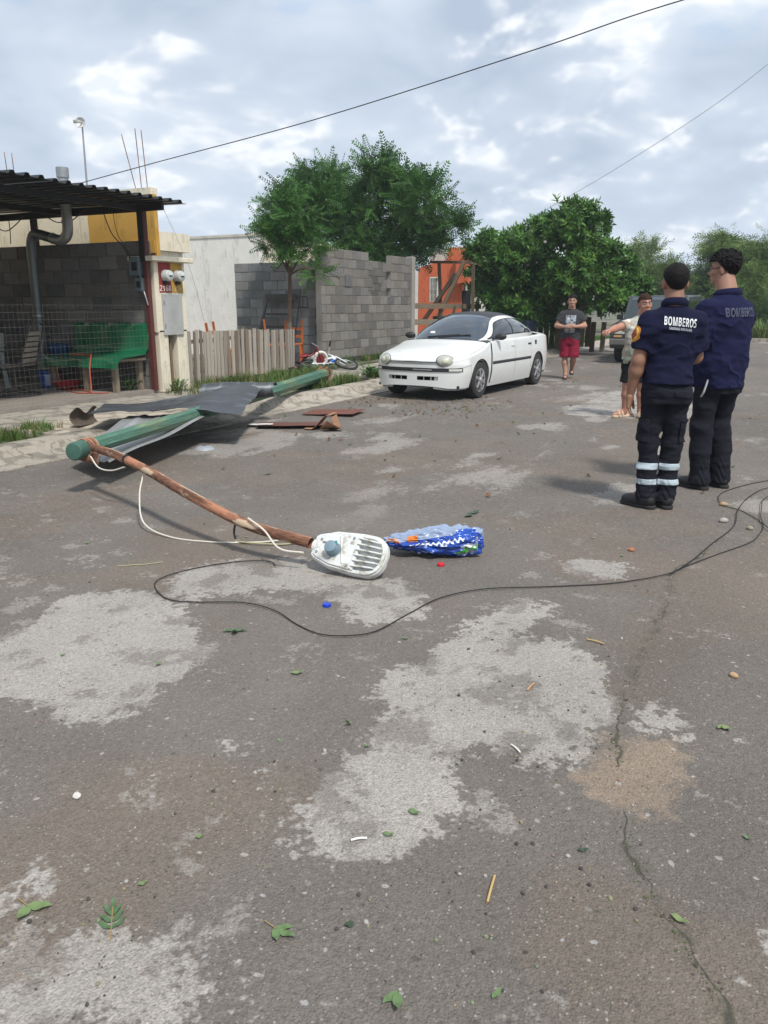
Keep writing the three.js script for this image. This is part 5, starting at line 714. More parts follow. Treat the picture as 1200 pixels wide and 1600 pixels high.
function person(label, pos, turn, o) {
  const t = thing('person', label, 'person', pos, turn), fat = o.fat ?? 0;
  const L = o.legs, A = o.arms, hc = o.head, hr = o.headTurn ?? [0, 0, 0];
  // core of the body
  const core = stack(o.torso.map(([y, a, b, cx, cz], i) => [i ? y : y + 0.06, a - 0.022, b - 0.022, cx, cz]));
  const limbs = [];
  for (const k of ['l', 'r']) {
    const l = L[k], a = A[k], s = o.limb ?? 1, q = o.trousers.short ? s : 0.78;
    limbs.push(rc(l.hip, l.knee, 0.078 * q, 0.054 * q), rc(l.knee, lrp(l.knee, l.ankle, 0.35), 0.052 * q, 0.056 * q), rc(lrp(l.knee, l.ankle, 0.35), l.ankle, 0.056 * q, 0.036 * q));
    limbs.push(rc(a.sh, a.el, 0.058 * s, 0.043 * s), rc(a.el, lrp(a.el, a.wr, 0.3), 0.042 * s, 0.043 * s), rc(lrp(a.el, a.wr, 0.3), a.wr, 0.043 * s, 0.027 * s));
    limbs.push(rc(l.ankle, add(l.ankle, l.toe, 0.08), 0.03, 0.026));
  }
  const neckB = o.neck, bodyF = smn(0.03, core, rc(neckB, add(hc, [0, -0.05, -0.012]), 0.068 + fat * 0.1, 0.062 + fat * 0.08), ...limbs);
  const ys = o.torso[o.torso.length - 1][0];
  const geos = [net(bodyF, [-0.75, -0.01, -0.5], [0.75, hc[1] + 0.02, 0.55], o.fine ? 0.012 : 0.018)];
  const H = headField(o), eu = new THREE.Euler(hr[0], hr[1], hr[2], 'YXZ'), Mh = new THREE.Matrix4().makeRotationFromEuler(eu).setPosition(...hc);
  geos.push(net(H.f, [-0.11, -0.14, -0.13], [0.11, 0.15, 0.14], o.fine ? 0.0055 : 0.008).applyMatrix4(Mh));
  for (const k of ['l', 'r']) { const a = A[k]; if (a.hide) continue; const f = handField(a.wr, a.dir, a.palm, a.thumb, a.curl ?? 0.5, o.hand ?? 1), c = add(a.wr, nrm(a.dir), 0.09); geos.push(net(f, add(c, [-0.14, -0.14, -0.14]), add(c, [0.14, 0.14, 0.14]), o.fine ? 0.0042 : 0.007)); }
  obj('body', geos, skinMat(o.skin), t);
  // face and hair
  const hd = (name, g, m) => { const x = obj(name, g, m, t); x.applyMatrix4(Mh); return x; };
  const white = std({ color: C(0.3, 0.27, 0.24), roughness: 0.4 }), dark = std({ color: C(0.015, 0.01, 0.008), roughness: 0.4 });
  for (const s of [1, -1]) { const ey = hd('eye', [at(new THREE.SphereGeometry(0.0125, 14, 10), s * 0.032, 0.014, 0.0785)], white); obj('iris', [at(new THREE.SphereGeometry(0.0066, 10, 8), s * 0.032, 0.013, 0.0855)], dark, ey); hd('eyebrow', [tube([[s * 0.014, 0.034, 0.096], [s * 0.034, 0.041, 0.09], [s * 0.054, 0.034, 0.074]], 0.0042, 10, 5)], std({ color: C(...o.hair), roughness: 0.9 })); }
  hd('lips', [at(new THREE.SphereGeometry(1, 16, 10).scale(0.024, 0.0085, 0.009), 0, -0.061, 0.096)], std({ color: C(o.skin[0] * 0.85, o.skin[1] * 0.5, o.skin[2] * 0.5), roughness: 0.5 }));
  const hf = o.hairField(H), hm = phy({ color: C(...o.hair), roughness: 0.8, specularIntensity: 0.35, bumpMap: grainB, bumpScale: 0.003 });
  hd('hair', [net(hf, [-0.14, -0.2, -0.2], [0.14, 0.2, 0.16], o.fine ? 0.005 : 0.008)], hm);
  // shoes
  for (const k of ['l', 'r']) {
    const l = L[k], d = nrm([l.toe[0], 0, l.toe[2]]), gy = o.lift?.[k] ?? 0, foot = (a, y) => [l.ankle[0] + d[0] * a, y + gy, l.ankle[2] + d[2] * a];
    if (o.shoe.type === 'sandal') {
      const so = smn(0.03, rc(foot(-0.04, 0.018), foot(0.05, 0.018), 0.036, 0.034), rc(foot(0.05, 0.018), foot(0.15, 0.018), 0.034, 0.042)), f = (x, y, z) => Math.max(so(x, y, z), Math.abs(y - gy - 0.017) - 0.016);
      const sh = obj('sandal', [net(f, [-0.5, -0.02 + gy, -0.5], [0.5, 0.09 + gy, 0.6], 0.008)], o.shoe.mat, t);
      const st = smn(0.02, rc(foot(0.04, 0.035), foot(0.12, 0.028), 0.037, 0.036)), toes = smn(0.02, rc(foot(0, 0.05), foot(0.1, 0.045), 0.034, 0.036), rc(foot(0.1, 0.042), foot(0.165, 0.036), 0.034, 0.024));
      obj('foot', [net((x, y, z) => Math.max(toes(x, y, z), gy + 0.032 - y), [-0.5, gy, -0.5], [0.5, 0.12 + gy, 0.6], 0.008)], skinMat(o.skin), t);
      const S = [nrm(crs([0, 1, 0], d)), d]; void st; for (const q of [0.05, 0.1]) obj('strap', [tube([-1, -0.75, -0.4, 0, 0.4, 0.75, 1].map((v) => add(add(foot(q, 0.026 + 0.06 * Math.sqrt(1 - v * v)), S[0], v * 0.044), S[1], 0)), 0.011, 24, 6)], o.shoe.mat, sh);
    } else {
      const up = smn(0.03, rc(foot(-0.035, 0.055), foot(0.06, 0.05), 0.045, 0.042), rc(foot(0.05, 0.048), foot(0.155, 0.04), 0.045, 0.038), rc(foot(-0.02, 0.06), foot(-0.012, 0.15), 0.046, 0.05), ell(foot(0.11, 0.045), [0.05, 0.04, 0.05]));
      const sh = obj('shoe', [net((x, y, z) => Math.max(up(x, y, z), gy + 0.022 - y, y - gy - 0.16), [-0.5, -0.02 + gy, -0.5], [0.5, 0.2 + gy, 0.6], 0.007)], o.shoe.mat, t);
      const so = smn(0.03, rc(foot(-0.045, 0.018), foot(0.06, 0.018), 0.046, 0.042), rc(foot(0.06, 0.018), foot(0.158, 0.018), 0.042, 0.044));
      obj('sole', [net((x, y, z) => Math.max(so(x, y, z), Math.abs(y - gy - 0.014) - 0.014), [-0.5, -0.02 + gy, -0.5], [0.5, 0.06 + gy, 0.6], 0.007)], o.shoe.sole, sh);
    }
  }
  // trousers
  const T = o.trousers, legF = [];
  for (const k of ['l', 'r']) { const l = L[k], m = lrp(l.knee, l.ankle, 0.5); legF.push(rc(l.hip, l.knee, T.r[0], T.r[1])); if (!T.short) legF.push(rc(l.knee, m, T.r[1], T.r[2]), rc(m, add(l.ankle, [0, -0.02, 0.0]), T.r[2], T.r[3])); else legF.push(rc(l.knee, lrp(l.knee, l.ankle, 0.2), T.r[1], T.r[1])); }
  const pel = stack(o.pelvis), tw = T.fold ?? wr(5, 13, 5, 0.028), twf = wr(9, 30, 9, 0.01, 2, 0), raw = smn(0.035, pel, ...legF);
  const trF = (x, y, z) => { const lo = T.low ? T.low(x, z) : T.bottom; let d = raw(x, y, z); if (d < 0.06) { d += tw(x, y, z) + twf(x, y, z); if (!T.short) { const b = sst(0.34, 0.08, y), kn = Math.exp(-((y - L.l.knee[1]) ** 2) / 0.012); d += 0.0032 * b * Math.sin(y * 80 + 22 * x + 14 * z + 6 * Math.sin(x * 30 + z * 22)) + 0.003 * kn * Math.sin(y * 60 + x * 30 - z * 26); } } return Math.max(d, lo - y, y - T.top); };
  const tr = obj(T.short ? 'shorts' : 'trousers', [net(trF, [-0.45, T.bottom - 0.03, -0.4], [0.45, T.top + 0.03, 0.45], o.fine ? 0.0095 : 0.014)], T.mat, t);
  // shirt
  const Sx = o.shirt, sl = ['l', 'r'].map((k) => { const a = A[k], d = nrm(sub(a.el, a.sh)), e = lrp(a.sh, a.el, Sx.sleeve), c = rc(a.sh, e, Sx.r[0], Sx.r[1]); return (x, y, z) => Math.max(c(x, y, z), (x - e[0]) * d[0] + (y - e[1]) * d[1] + (z - e[2]) * d[2]); });
  const up = stack(o.torso), wf = Sx.fold ?? wr(6, 12, 6, 0.028), wf2 = wr(14, 26, 14, 0.008, 2, 0), rawS = smn(0.06, up, ...sl), shF = (x, y, z) => { let d = rawS(x, y, z); if (d < 0.06) d += wf(x, y, z) * sst(ys + 0.02, ys - 0.2, y) + wf2(x, y, z); const nk = Math.hypot(x - neckB[0], (z - neckB[2]) * 0.9) - (0.068 + fat * 0.12); return Math.max(d, Sx.bottom + (Sx.hem ?? 0) * Math.sin(x * 9) - y, -nk * (y > ys - 0.04 ? 1 : -9)); };
  const shirtF = (x, y, z) => { let d = rawS(x, y, z); if (d < 0.06) d += wf(x, y, z) * sst(ys + 0.02, ys - 0.2, y) + wf2(x, y, z); return Math.max(d, Sx.bottom - y); }; void shF;
  const shirt = obj('shirt', [net(shirtF, [-0.55, Sx.bottom - 0.03, -0.4], [0.55, ys + 0.12, 0.5], o.fine ? 0.0095 : 0.014)], Sx.mat, t);
  if (Sx.collar) { const c = neckB, R = 0.07 + fat * 0.12; obj('collar', [shell((u, v) => { const a = u * 2 * PI * 0.92 + PI / 2 + 0.25, q = R + 0.012 * (1 - v) + 0.012 * Math.sin(v * PI); return [c[0] + q * Math.cos(a), c[1] + 0.0 + v * 0.05 + 0.012 * Math.cos(a - PI / 2) * -1, c[2] + 0.95 * q * Math.sin(a) * 1]; }, 40, 6, 0.004)], Sx.mat, shirt); }
  return { t, shirtF, trF, shirt, tr, Mh, hd, H };
}
const navy = clothMat([0.0085, 0.0095, 0.032]), darkTr = clothMat([0.0135, 0.0145, 0.021]), bootM = std({ color: C(0.011, 0.011, 0.012), roughness: 0.5, map: mottleT }), soleM = std({ color: C(0.02, 0.02, 0.021), roughness: 0.8 });
const bandM = std({ color: C(0.42, 0.5, 0.54), map: clothT, roughness: 0.4 }), whitePrint = std({ color: C(0.82, 0.84, 0.86), roughness: 0.7 }), greyPrint = std({ color: C(0.06, 0.07, 0.12), roughness: 0.7 });
const shortHair = (top, back, lowY, rag = 0.0) => (H) => (x, y, z) => { const n = (fbm3(x * 90, y * 90, z * 90, 2) - 0.5) * 0.006; const grow = mix(back, top, sst(-0.02, 0.1, y)); let d = H.skull(x, y, z) - grow - n; const line = z > 0.02 ? 0.075 + (z - 0.02) * 0.15 : z > -0.03 ? mix(0.02, 0.075, (z + 0.03) / 0.05) : mix(lowY, 0.02, sst(-0.08, -0.03, z)); return Math.max(d, line + rag * Math.sin(x * 60) - y); };
// 1: firefighter nearer the camera, seen from behind
{
  const P = person('firefighter with cropped hair and silver bands on the trousers, seen from behind', [-0.755, 0, -5.94], Math.atan2(-0.3, -0.95), {
    fine: true, skin: [0.3, 0.155, 0.1], hair: [0.011, 0.01, 0.01], wide: 1.02, limb: 1.06,
    head: [0.005, 1.6, 0.012], headTurn: [0.02, 0.1, 0], neck: [0, 1.445, -0.02],
    torso: [[0.9, 0.176, 0.14, 0, -0.01], [0.97, 0.17, 0.132, 0, -0.005], [1.05, 0.16, 0.12, 0, 0.005], [1.14, 0.163, 0.12, 0, 0.005], [1.24, 0.175, 0.125, 0, 0], [1.33, 0.178, 0.12, 0, -0.005], [1.385, 0.155, 0.102, 0, -0.01], [1.42, 0.118, 0.085, 0, -0.015], [1.45, 0.085, 0.072, 0, -0.018]],
    pelvis: [[0.78, 0.152, 0.12, 0, -0.012], [0.86, 0.162, 0.13, 0, -0.015], [0.92, 0.152, 0.116, 0, -0.01], [1.0, 0.138, 0.1, 0, 0]],
    legs: { l: { hip: [0.082, 0.86, 0], knee: [0.088, 0.48, 0.012], ankle: [0.086, 0.085, -0.02], toe: [0.75, 0, 0.65] }, r: { hip: [-0.082, 0.86, 0], knee: [-0.075, 0.48, 0.015], ankle: [-0.06, 0.085, 0.01], toe: [0.25, 0, 0.95] } },
    arms: { l: { sh: [0.163, 1.355, -0.01], el: [0.215, 1.075, -0.03], wr: [0.245, 0.83, 0.02], dir: [0.04, -1, 0.05], palm: [-0.9, 0, -0.25], thumb: [0, 0, 1], curl: 0.34 }, r: { sh: [-0.163, 1.355, -0.01], el: [-0.19, 1.1, 0.06], wr: [-0.1, 1.05, 0.27], dir: [0.8, 0.05, 0.4], palm: [0.2, 0, -1], thumb: [0, 1, 0], curl: 0.6 } },
    hairField: shortHair(0.013, 0.0035, -0.07), shoe: { mat: bootM, sole: soleM },
    trousers: { r: [0.088, 0.072, 0.068, 0.07], bottom: 0.055, top: 0.97, mat: darkTr, fold: wr(5, 15, 5, 0.03, 3, 0.12) },
    shirt: { r: [0.066, 0.074], sleeve: 0.74, bottom: 0.915, mat: navy, collar: true, fold: wr(5, 11, 6, 0.036) },
  });
  // reflective bands: rings that stand proud of the trouser legs
  for (const sg of [1, -1]) for (const [y, h] of [[0.315, 0.052], [0.2, 0.042]]) obj('reflective_band', [net((x, yy, z) => Math.max(P.trF(x, yy, z) - 0.004, Math.abs(yy - y + 0.06 * z) - h / 2, -sg * (x - (sg > 0 ? 0.018 : 0.014))), [-0.24, y - 0.06, -0.2], [0.28, y + 0.06, 0.2], 0.0075)], bandM, P.tr);
  // cargo and seat pockets
  for (const sg of [1, -1]) { obj('cargo_pocket', [net((x, y, z) => Math.max(P.trF(x, y, z) - 0.013, Math.abs(y - 0.58) - 0.085, Math.abs(z) - 0.075, 0.105 - sg * x), [-0.28, 0.48, -0.12], [0.28, 0.7, 0.12], 0.009)], darkTr, P.tr); obj('seat_pocket', [net((x, y, z) => Math.max(P.trF(x, y, z) - 0.006, Math.abs(y - 0.86 + 0.1 * Math.abs(x)) - 0.025, Math.abs(x - sg * 0.085) - 0.058, z + 0.04), [-0.2, 0.78, -0.24], [0.2, 0.94, 0], 0.008)], darkTr, P.tr); }
  // back print
  const print = (str, size, y, w, m, name, mat) => { const g = textGeo(str, size), bw = g.boundingBox.max.x, k = w / bw; const sub2 = g; drape(sub2, (u, v) => { const X = (u * k - w / 2), Y = v * (size > 0.03 ? 1.12 : 1); return [-X * Math.cos(0.1) + 0.0 + m, y + Y - X * 0.1, -0.35]; }, [0, 0, 1], P.shirtF, 0.0045); obj(name, [sub2], mat, P.shirt); };
  print('BOMBEROS', 0.052, 1.315, 0.22, -0.03, 'back_lettering', whitePrint);
  print('SABINAS HIDALGO', 0.017, 1.287, 0.155, -0.035, 'small_lettering', std({ color: C(0.4, 0.42, 0.46) }));
  const emblem = (r0, r1, mat, off, name, parent) => obj(name, [drape(disc(r0, r1, 3, 28, 1.15), (u, v) => [0.45, 1.26 + v + u * 0.05, -0.045 + u], [-1, 0, 0], P.shirtF, off)], mat, parent);
  const e = emblem(0.001, 0.05, std({ color: C(0.55, 0.2, 0.03), roughness: 0.8 }), 0.004, 'sleeve_emblem', P.shirt); emblem(0.001, 0.028, std({ color: C(0.3, 0.05, 0.03), roughness: 0.8 }), 0.006, 'emblem_centre', e); emblem(0.037, 0.042, std({ color: C(0.7, 0.5, 0.1), roughness: 0.8 }), 0.006, 'emblem_ring', e);
}
// 2: taller firefighter with curly hair and glasses
{
  const s = 1.06, sc = (a) => a.map((v) => v * s), T = (rows) => rows.map((r) => r.map((v) => v * s));
  const P = person('taller heavier firefighter with curly black hair and glasses', [-0.48, 0, -6.82], Math.atan2(-0.82, -0.57), {
    fine: true, skin: [0.38, 0.2, 0.14], hair: [0.009, 0.008, 0.008], wide: 1.06, fat: 0.14, limb: 1.15,
    head: sc([0, 1.622, 0.055]), headTurn: [0.05, 0.42, 0], neck: sc([0, 1.435, 0.0]),
    torso: T([[0.77, 0.196, 0.165, 0, 0.005], [0.86, 0.2, 0.175, 0, 0.01], [0.95, 0.2, 0.185, 0, 0.02], [1.08, 0.198, 0.19, 0, 0.03], [1.2, 0.2, 0.178, 0, 0.015], [1.3, 0.2, 0.158, 0, 0], [1.38, 0.172, 0.128, 0, -0.005], [1.42, 0.125, 0.1, 0, -0.005], [1.455, 0.09, 0.085, 0, 0]]),
    pelvis: T([[0.74, 0.17, 0.14, 0, -0.005], [0.8, 0.175, 0.145, 0, -0.005], [0.88, 0.17, 0.14, 0, 0.01], [0.96, 0.16, 0.13, 0, 0.02]]),
    legs: { l: { hip: sc([0.1, 0.85, 0]), knee: sc([0.1, 0.48, 0.03]), ankle: sc([0.1, 0.085, 0.0]), toe: [0.15, 0, 1] }, r: { hip: sc([-0.1, 0.85, 0]), knee: sc([-0.1, 0.47, 0.03]), ankle: sc([-0.1, 0.085, -0.03]), toe: [-0.1, 0, 1] } },
    arms: { l: { sh: sc([0.19, 1.335, 0.01]), el: sc([0.235, 1.06, 0.05]), wr: sc([0.17, 1.0, 0.28]), dir: [-0.35, -0.05, 0.9], palm: [-0.6, 0.3, -0.5], thumb: [0, 1, 0], curl: 0.5 }, r: { sh: sc([-0.19, 1.335, 0.01]), el: sc([-0.225, 1.08, 0.06]), wr: sc([-0.12, 1.03, 0.28]), dir: [0.6, 0.05, 0.75], palm: [0.5, 0, -0.6], thumb: [0, 1, 0], curl: 0.6 } },
    hairField: (H) => (x, y, z) => { const n = Math.abs(fbm3(x * 42 + 4, y * 42, z * 42, 2) - 0.5) * 0.055, grow = mix(0.012, 0.034, sst(-0.04, 0.1, y)); const d = H.skull(x, y, z) - grow - n + 0.01; const line = z > 0.03 ? 0.07 : z > -0.03 ? mix(-0.005, 0.07, (z + 0.03) / 0.06) : mix(-0.07, -0.005, sst(-0.08, -0.03, z)); return Math.max(d, line - y); },
    shoe: { mat: bootM, sole: soleM },
    trousers: { r: [0.1, 0.086, 0.078, 0.078], bottom: 0.045, top: 0.99, mat: darkTr, fold: wr(4, 7, 4, 0.036, 3, 0.14) },
    shirt: { r: [0.084, 0.1], sleeve: 0.8, bottom: 0.825, mat: clothMat([0.0105, 0.012, 0.046]), collar: true, fold: wr(4, 9, 4, 0.045) },
  });
  { const g = textGeo('BOMBEROS', 0.062), w = 0.28, bw = g.boundingBox.max.x; drape(g, (u, v) => { const X = u * w / bw - w / 2; return [-X + 0.02, 1.37 + v * 1.1 + X * 0.02, -0.42]; }, [0, 0, 1], P.shirtF, 0.0075); obj('back_lettering', [g], greyPrint, P.shirt); }
  const em = (r0, r1, mat, off, name, par) => obj(name, [drape(disc(r0, r1, 3, 24, 1.2), (u, v) => [0.6, 1.3 + v, 0.0 + u], [-1, 0, 0], P.shirtF, off)], mat, par);
  const e = em(0.001, 0.042, std({ color: C(0.5, 0.2, 0.05) }), 0.004, 'sleeve_emblem', P.shirt); em(0.001, 0.024, std({ color: C(0.45, 0.05, 0.07) }), 0.006, 'emblem_centre', e);
  // glasses
  const fr = std({ color: C(0.02, 0.02, 0.02), roughness: 0.3 }); const gl2 = P.hd('glasses', [at(new THREE.TorusGeometry(0.024, 0.0022, 6, 24).scale(1.1, 0.8, 1), 0.033, 0.012, 0.112), at(new THREE.TorusGeometry(0.024, 0.0022, 6, 24).scale(1.1, 0.8, 1), -0.033, 0.012, 0.112), rod([-0.008, 0.016, 0.114], [0.008, 0.016, 0.114], 0.002), rod([0.059, 0.014, 0.112], [0.088, 0.016, -0.01], 0.0025), rod([-0.059, 0.014, 0.112], [-0.088, 0.016, -0.01], 0.0025)], fr); void gl2;
  obj('key_strap', [tube([[0.19, 0.9, -0.06], [0.215, 0.8, -0.05], [0.205, 0.76, -0.02]], 0.008, 16, 6)], std({ color: C(0.45, 0.46, 0.46) }), P.tr);
}
// 3: woman pointing to the left
{
  const flower = texOf(256, (u, v) => { const a = fbm(u * 9, v * 9, 4, 9, 91), b = fbm(u * 12, v * 12, 3, 12, 95); return a > 0.56 ? [0.36, 0.28, 0.22] : b > 0.58 ? [0.2, 0.23, 0.18] : b < 0.4 ? [0.62, 0.58, 0.52] : [0.42, 0.42, 0.37]; });
  const P = person('woman in a mottled pale blouse and black shorts pointing to the left', [-1.79, 0, -10.86], Math.atan2(0.25, 0.97), {
    skin: [0.42, 0.2, 0.14], hair: [0.035, 0.016, 0.01], limb: 1.02, fat: 0.05, head: [0.05, 1.465, 0.02], headTurn: [0, 0.25, 0.06], neck: [0.03, 1.31, -0.01],
    torso: [[0.72, 0.19, 0.14, 0, 0], [0.85, 0.185, 0.145, 0, 0.01], [0.98, 0.172, 0.14, 0, 0.015], [1.1, 0.178, 0.135, 0.005, 0.02], [1.2, 0.172, 0.12, 0.01, 0.005], [1.27, 0.15, 0.1, 0.02, 0], [1.31, 0.1, 0.08, 0.025, -0.005], [1.335, 0.07, 0.065, 0.03, -0.008]],
    pelvis: [[0.66, 0.17, 0.13, 0, 0], [0.78, 0.185, 0.145, 0, 0], [0.9, 0.17, 0.13, 0, 0]],
    legs: { l: { hip: [0.09, 0.74, 0], knee: [0.09, 0.43, 0.03], ankle: [0.1, 0.075, 0], toe: [0.3, 0, 1] }, r: { hip: [-0.09, 0.74, 0], knee: [-0.1, 0.43, 0.03], ankle: [-0.1, 0.075, -0.01], toe: [-0.85, 0, 0.5] } },
    arms: { l: { sh: [0.16, 1.22, 0], el: [0.25, 1.02, 0.02], wr: [0.22, 0.82, 0.1], dir: [0, -1, 0.2], palm: [-1, 0, 0], thumb: [0, 0, 1], curl: 0.5 }, r: { sh: [-0.15, 1.22, 0.02], el: [-0.31, 1.165, 0.17], wr: [-0.4, 1.135, 0.35], dir: [-0.6, 0.02, 0.9], palm: [0, -1, 0.2], thumb: [0, 0.3, 1], curl: 0.9 } },
    hairField: (H) => { const bun = ell([0.01, 0.1, -0.1], [0.045, 0.045, 0.045]); return (x, y, z) => { const n = (fbm3(x * 50, y * 50, z * 50, 2) - 0.5) * 0.012; const line = z > 0.02 ? 0.07 : mix(-0.07, 0.07, sst(-0.06, 0.03, z)); return Math.min(Math.max(H.skull(x, y, z) - 0.014 - n, line - y), bun(x, y, z) - n); }; },
    shoe: { type: 'sandal', mat: std({ color: C(0.62, 0.47, 0.34), roughness: 0.7 }) },
    trousers: { short: true, r: [0.098, 0.09], bottom: 0.47, top: 0.88, mat: clothMat([0.012, 0.012, 0.013]) },
    shirt: { r: [0.062, 0.075], sleeve: 0.45, bottom: 0.68, mat: std({ map: flower, roughness: 0.9, color: C(1.05, 1.05, 1.05) }), fold: wr(6, 8, 6, 0.03) },
  });
  void P;
}
// 4: man walking up the road
{
  const P = person('young man in a dark grey printed T-shirt and red shorts walking up', [-4.02, 0, -16.25], Math.atan2(0.2, 0.97), {
    skin: [0.42, 0.23, 0.16], hair: [0.012, 0.01, 0.009], limb: 1.04, fat: 0.04, head: [0.0, 1.535, 0.03], headTurn: [0.05, 0.05, 0], neck: [0, 1.375, -0.005],
    torso: [[0.78, 0.205, 0.14, 0, 0], [0.9, 0.2, 0.14, 0, 0.01], [1.05, 0.198, 0.14, 0, 0.015], [1.18, 0.205, 0.135, 0, 0.01], [1.27, 0.198, 0.12, 0, 0], [1.34, 0.165, 0.1, 0, 0], [1.375, 0.11, 0.08, 0, -0.005], [1.4, 0.072, 0.066, 0, -0.006]],
    pelvis: [[0.68, 0.17, 0.13, 0, 0], [0.82, 0.185, 0.145, 0, 0], [0.98, 0.175, 0.13, 0, 0]],
    legs: { l: { hip: [0.09, 0.8, 0], knee: [0.095, 0.46, 0.1], ankle: [0.06, 0.16, -0.22], toe: [0.05, -0.5, 0.8] }, r: { hip: [-0.09, 0.8, 0], knee: [-0.085, 0.45, 0.05], ankle: [-0.05, 0.075, 0.12], toe: [0.02, 0, 1] } },
    lift: { l: 0.07 },
    arms: { l: { sh: [0.175, 1.275, 0], el: [0.275, 1.06, 0.04], wr: [0.09, 1.05, 0.23], dir: [-0.95, 0.05, 0.1], palm: [0, 0, -1], thumb: [0, 1, 0], curl: 0.5 }, r: { sh: [-0.175, 1.275, 0], el: [-0.28, 1.06, 0.04], wr: [-0.08, 1.04, 0.24], dir: [0.95, 0.1, 0.1], palm: [0, 0, -1], thumb: [0, 1, 0], curl: 0.5 } },
    hairField: shortHair(0.026, 0.012, -0.06, 0.006), shoe: { type: 'sandal', mat: std({ color: C(0.03, 0.028, 0.026), roughness: 0.7 }) },
    trousers: { short: true, r: [0.105, 0.1], bottom: 0.44, top: 0.95, mat: clothMat([0.19, 0.012, 0.03]), fold: wr(6, 9, 6, 0.03) },
    shirt: { r: [0.072, 0.092], sleeve: 0.62, bottom: 0.77, mat: clothMat([0.045, 0.046, 0.05]), fold: wr(5, 9, 5, 0.03) },
  });
  const cv = document.createElement('canvas'); cv.width = cv.height = 128; const c = cv.getContext('2d'); c.fillStyle = '#8f95a0'; c.fillRect(0, 0, 128, 128); for (let i = 0; i < 90; i++) { c.fillStyle = ['#5a6270', '#b9bec6', '#3c4350', '#9aa3ac', '#7f7368'][i % 5]; c.fillRect(h2(i, 1) * 120, h2(i, 2) * 120, 6 + h2(i, 3) * 22, 4 + h2(i, 4) * 14); }
  const map = new THREE.CanvasTexture(cv); map.colorSpace = THREE.SRGBColorSpace;
  const g = new THREE.PlaneGeometry(0.2, 0.24, 10, 10); drape(g, (u, v) => [u, 1.15 + v, 0.4], [0, 0, -1], P.shirtF, 0.005); obj('shirt_print', [g], std({ map, roughness: 0.9 }), P.shirt);
  const g2 = new THREE.PlaneGeometry(0.2, 0.08, 10, 6); drape(g2, (u, v) => [u - 0.01, 0.97 + v, 0.4], [0, 0, -1], P.shirtF, 0.005); obj('lower_print', [g2], std({ map, color: C(0.8, 0.76, 0.7), roughness: 0.9 }), P.shirt);
}
// ---------- foliage ----------
function leafSet(leaves) { // each: base [x,y,z], direction, width, length, normal hint; folded along the midrib
  const pos = [], idx = []; for (const [b, d, w, l, up] of leaves) { const D = nrm(d), S = nrm(crs(D, up)), N = crs(S, D), o = pos.length / 3, m = add(b, D, l * 0.45), t = add(add(b, D, l), N, -l * 0.12), e1 = add(add(m, S, w / 2), N, w * 0.14), e2 = add(add(m, S, -w / 2), N, w * 0.14); pos.push(...b, ...e1, ...t, ...e2, ...m); idx.push(o, o + 4, o + 1, o + 1, o + 4, o + 2, o, o + 3, o + 4, o + 3, o + 2, o + 4); }
  const g = new THREE.BufferGeometry(); g.setAttribute('position', new THREE.Float32BufferAttribute(pos, 3)); g.setIndex(idx); g.computeVertexNormals(); return prep(g);
}
const pinnate = (() => { const L = [], n = 8; for (let i = 0; i < n; i++) { const t = (i + 1) / n, b = [0, 0.42 * t, -0.1 * t * t]; for (const s of [1, -1]) L.push([b, [s * 0.9, 0.55, -0.25], 0.032, 0.105 * (1 - 0.35 * t), [0, 0.2, 1]]); } L.push([[0, 0.42, -0.1], [0, 1, -0.3], 0.03, 0.08, [0, 0, 1]]); return leafSet(L); })();
const ovals = (() => { const L = [], R = rng(3); for (let i = 0; i < 9; i++) { const a = i * 2.4, t = i / 9; L.push([[0, t * 0.16, 0], [Math.cos(a), 0.55 + 0.5 * t + (R() - 0.5) * 0.4, Math.sin(a)], 0.052, 0.125 + R() * 0.03, [0, 1, 0.1]]); } return leafSet(L); })();
const feather = (() => { const L = [], R = rng(6); for (let i = 0; i < 16; i++) { const t = i / 16; L.push([[0.02 * Math.sin(i), 0.5 * t, -0.14 * t * t], [(i % 2 ? 1 : -1) * 0.8, 0.7, (R() - 0.5) * 0.8], 0.024, 0.1, [0, 0.1, 1]]); } return leafSet(L); })();
const leafMat = (gloss = 0.6) => phy({ color: C(1, 1, 1), roughness: gloss, transmission: 0.28, thickness: 0, specularIntensity: 0.5 });
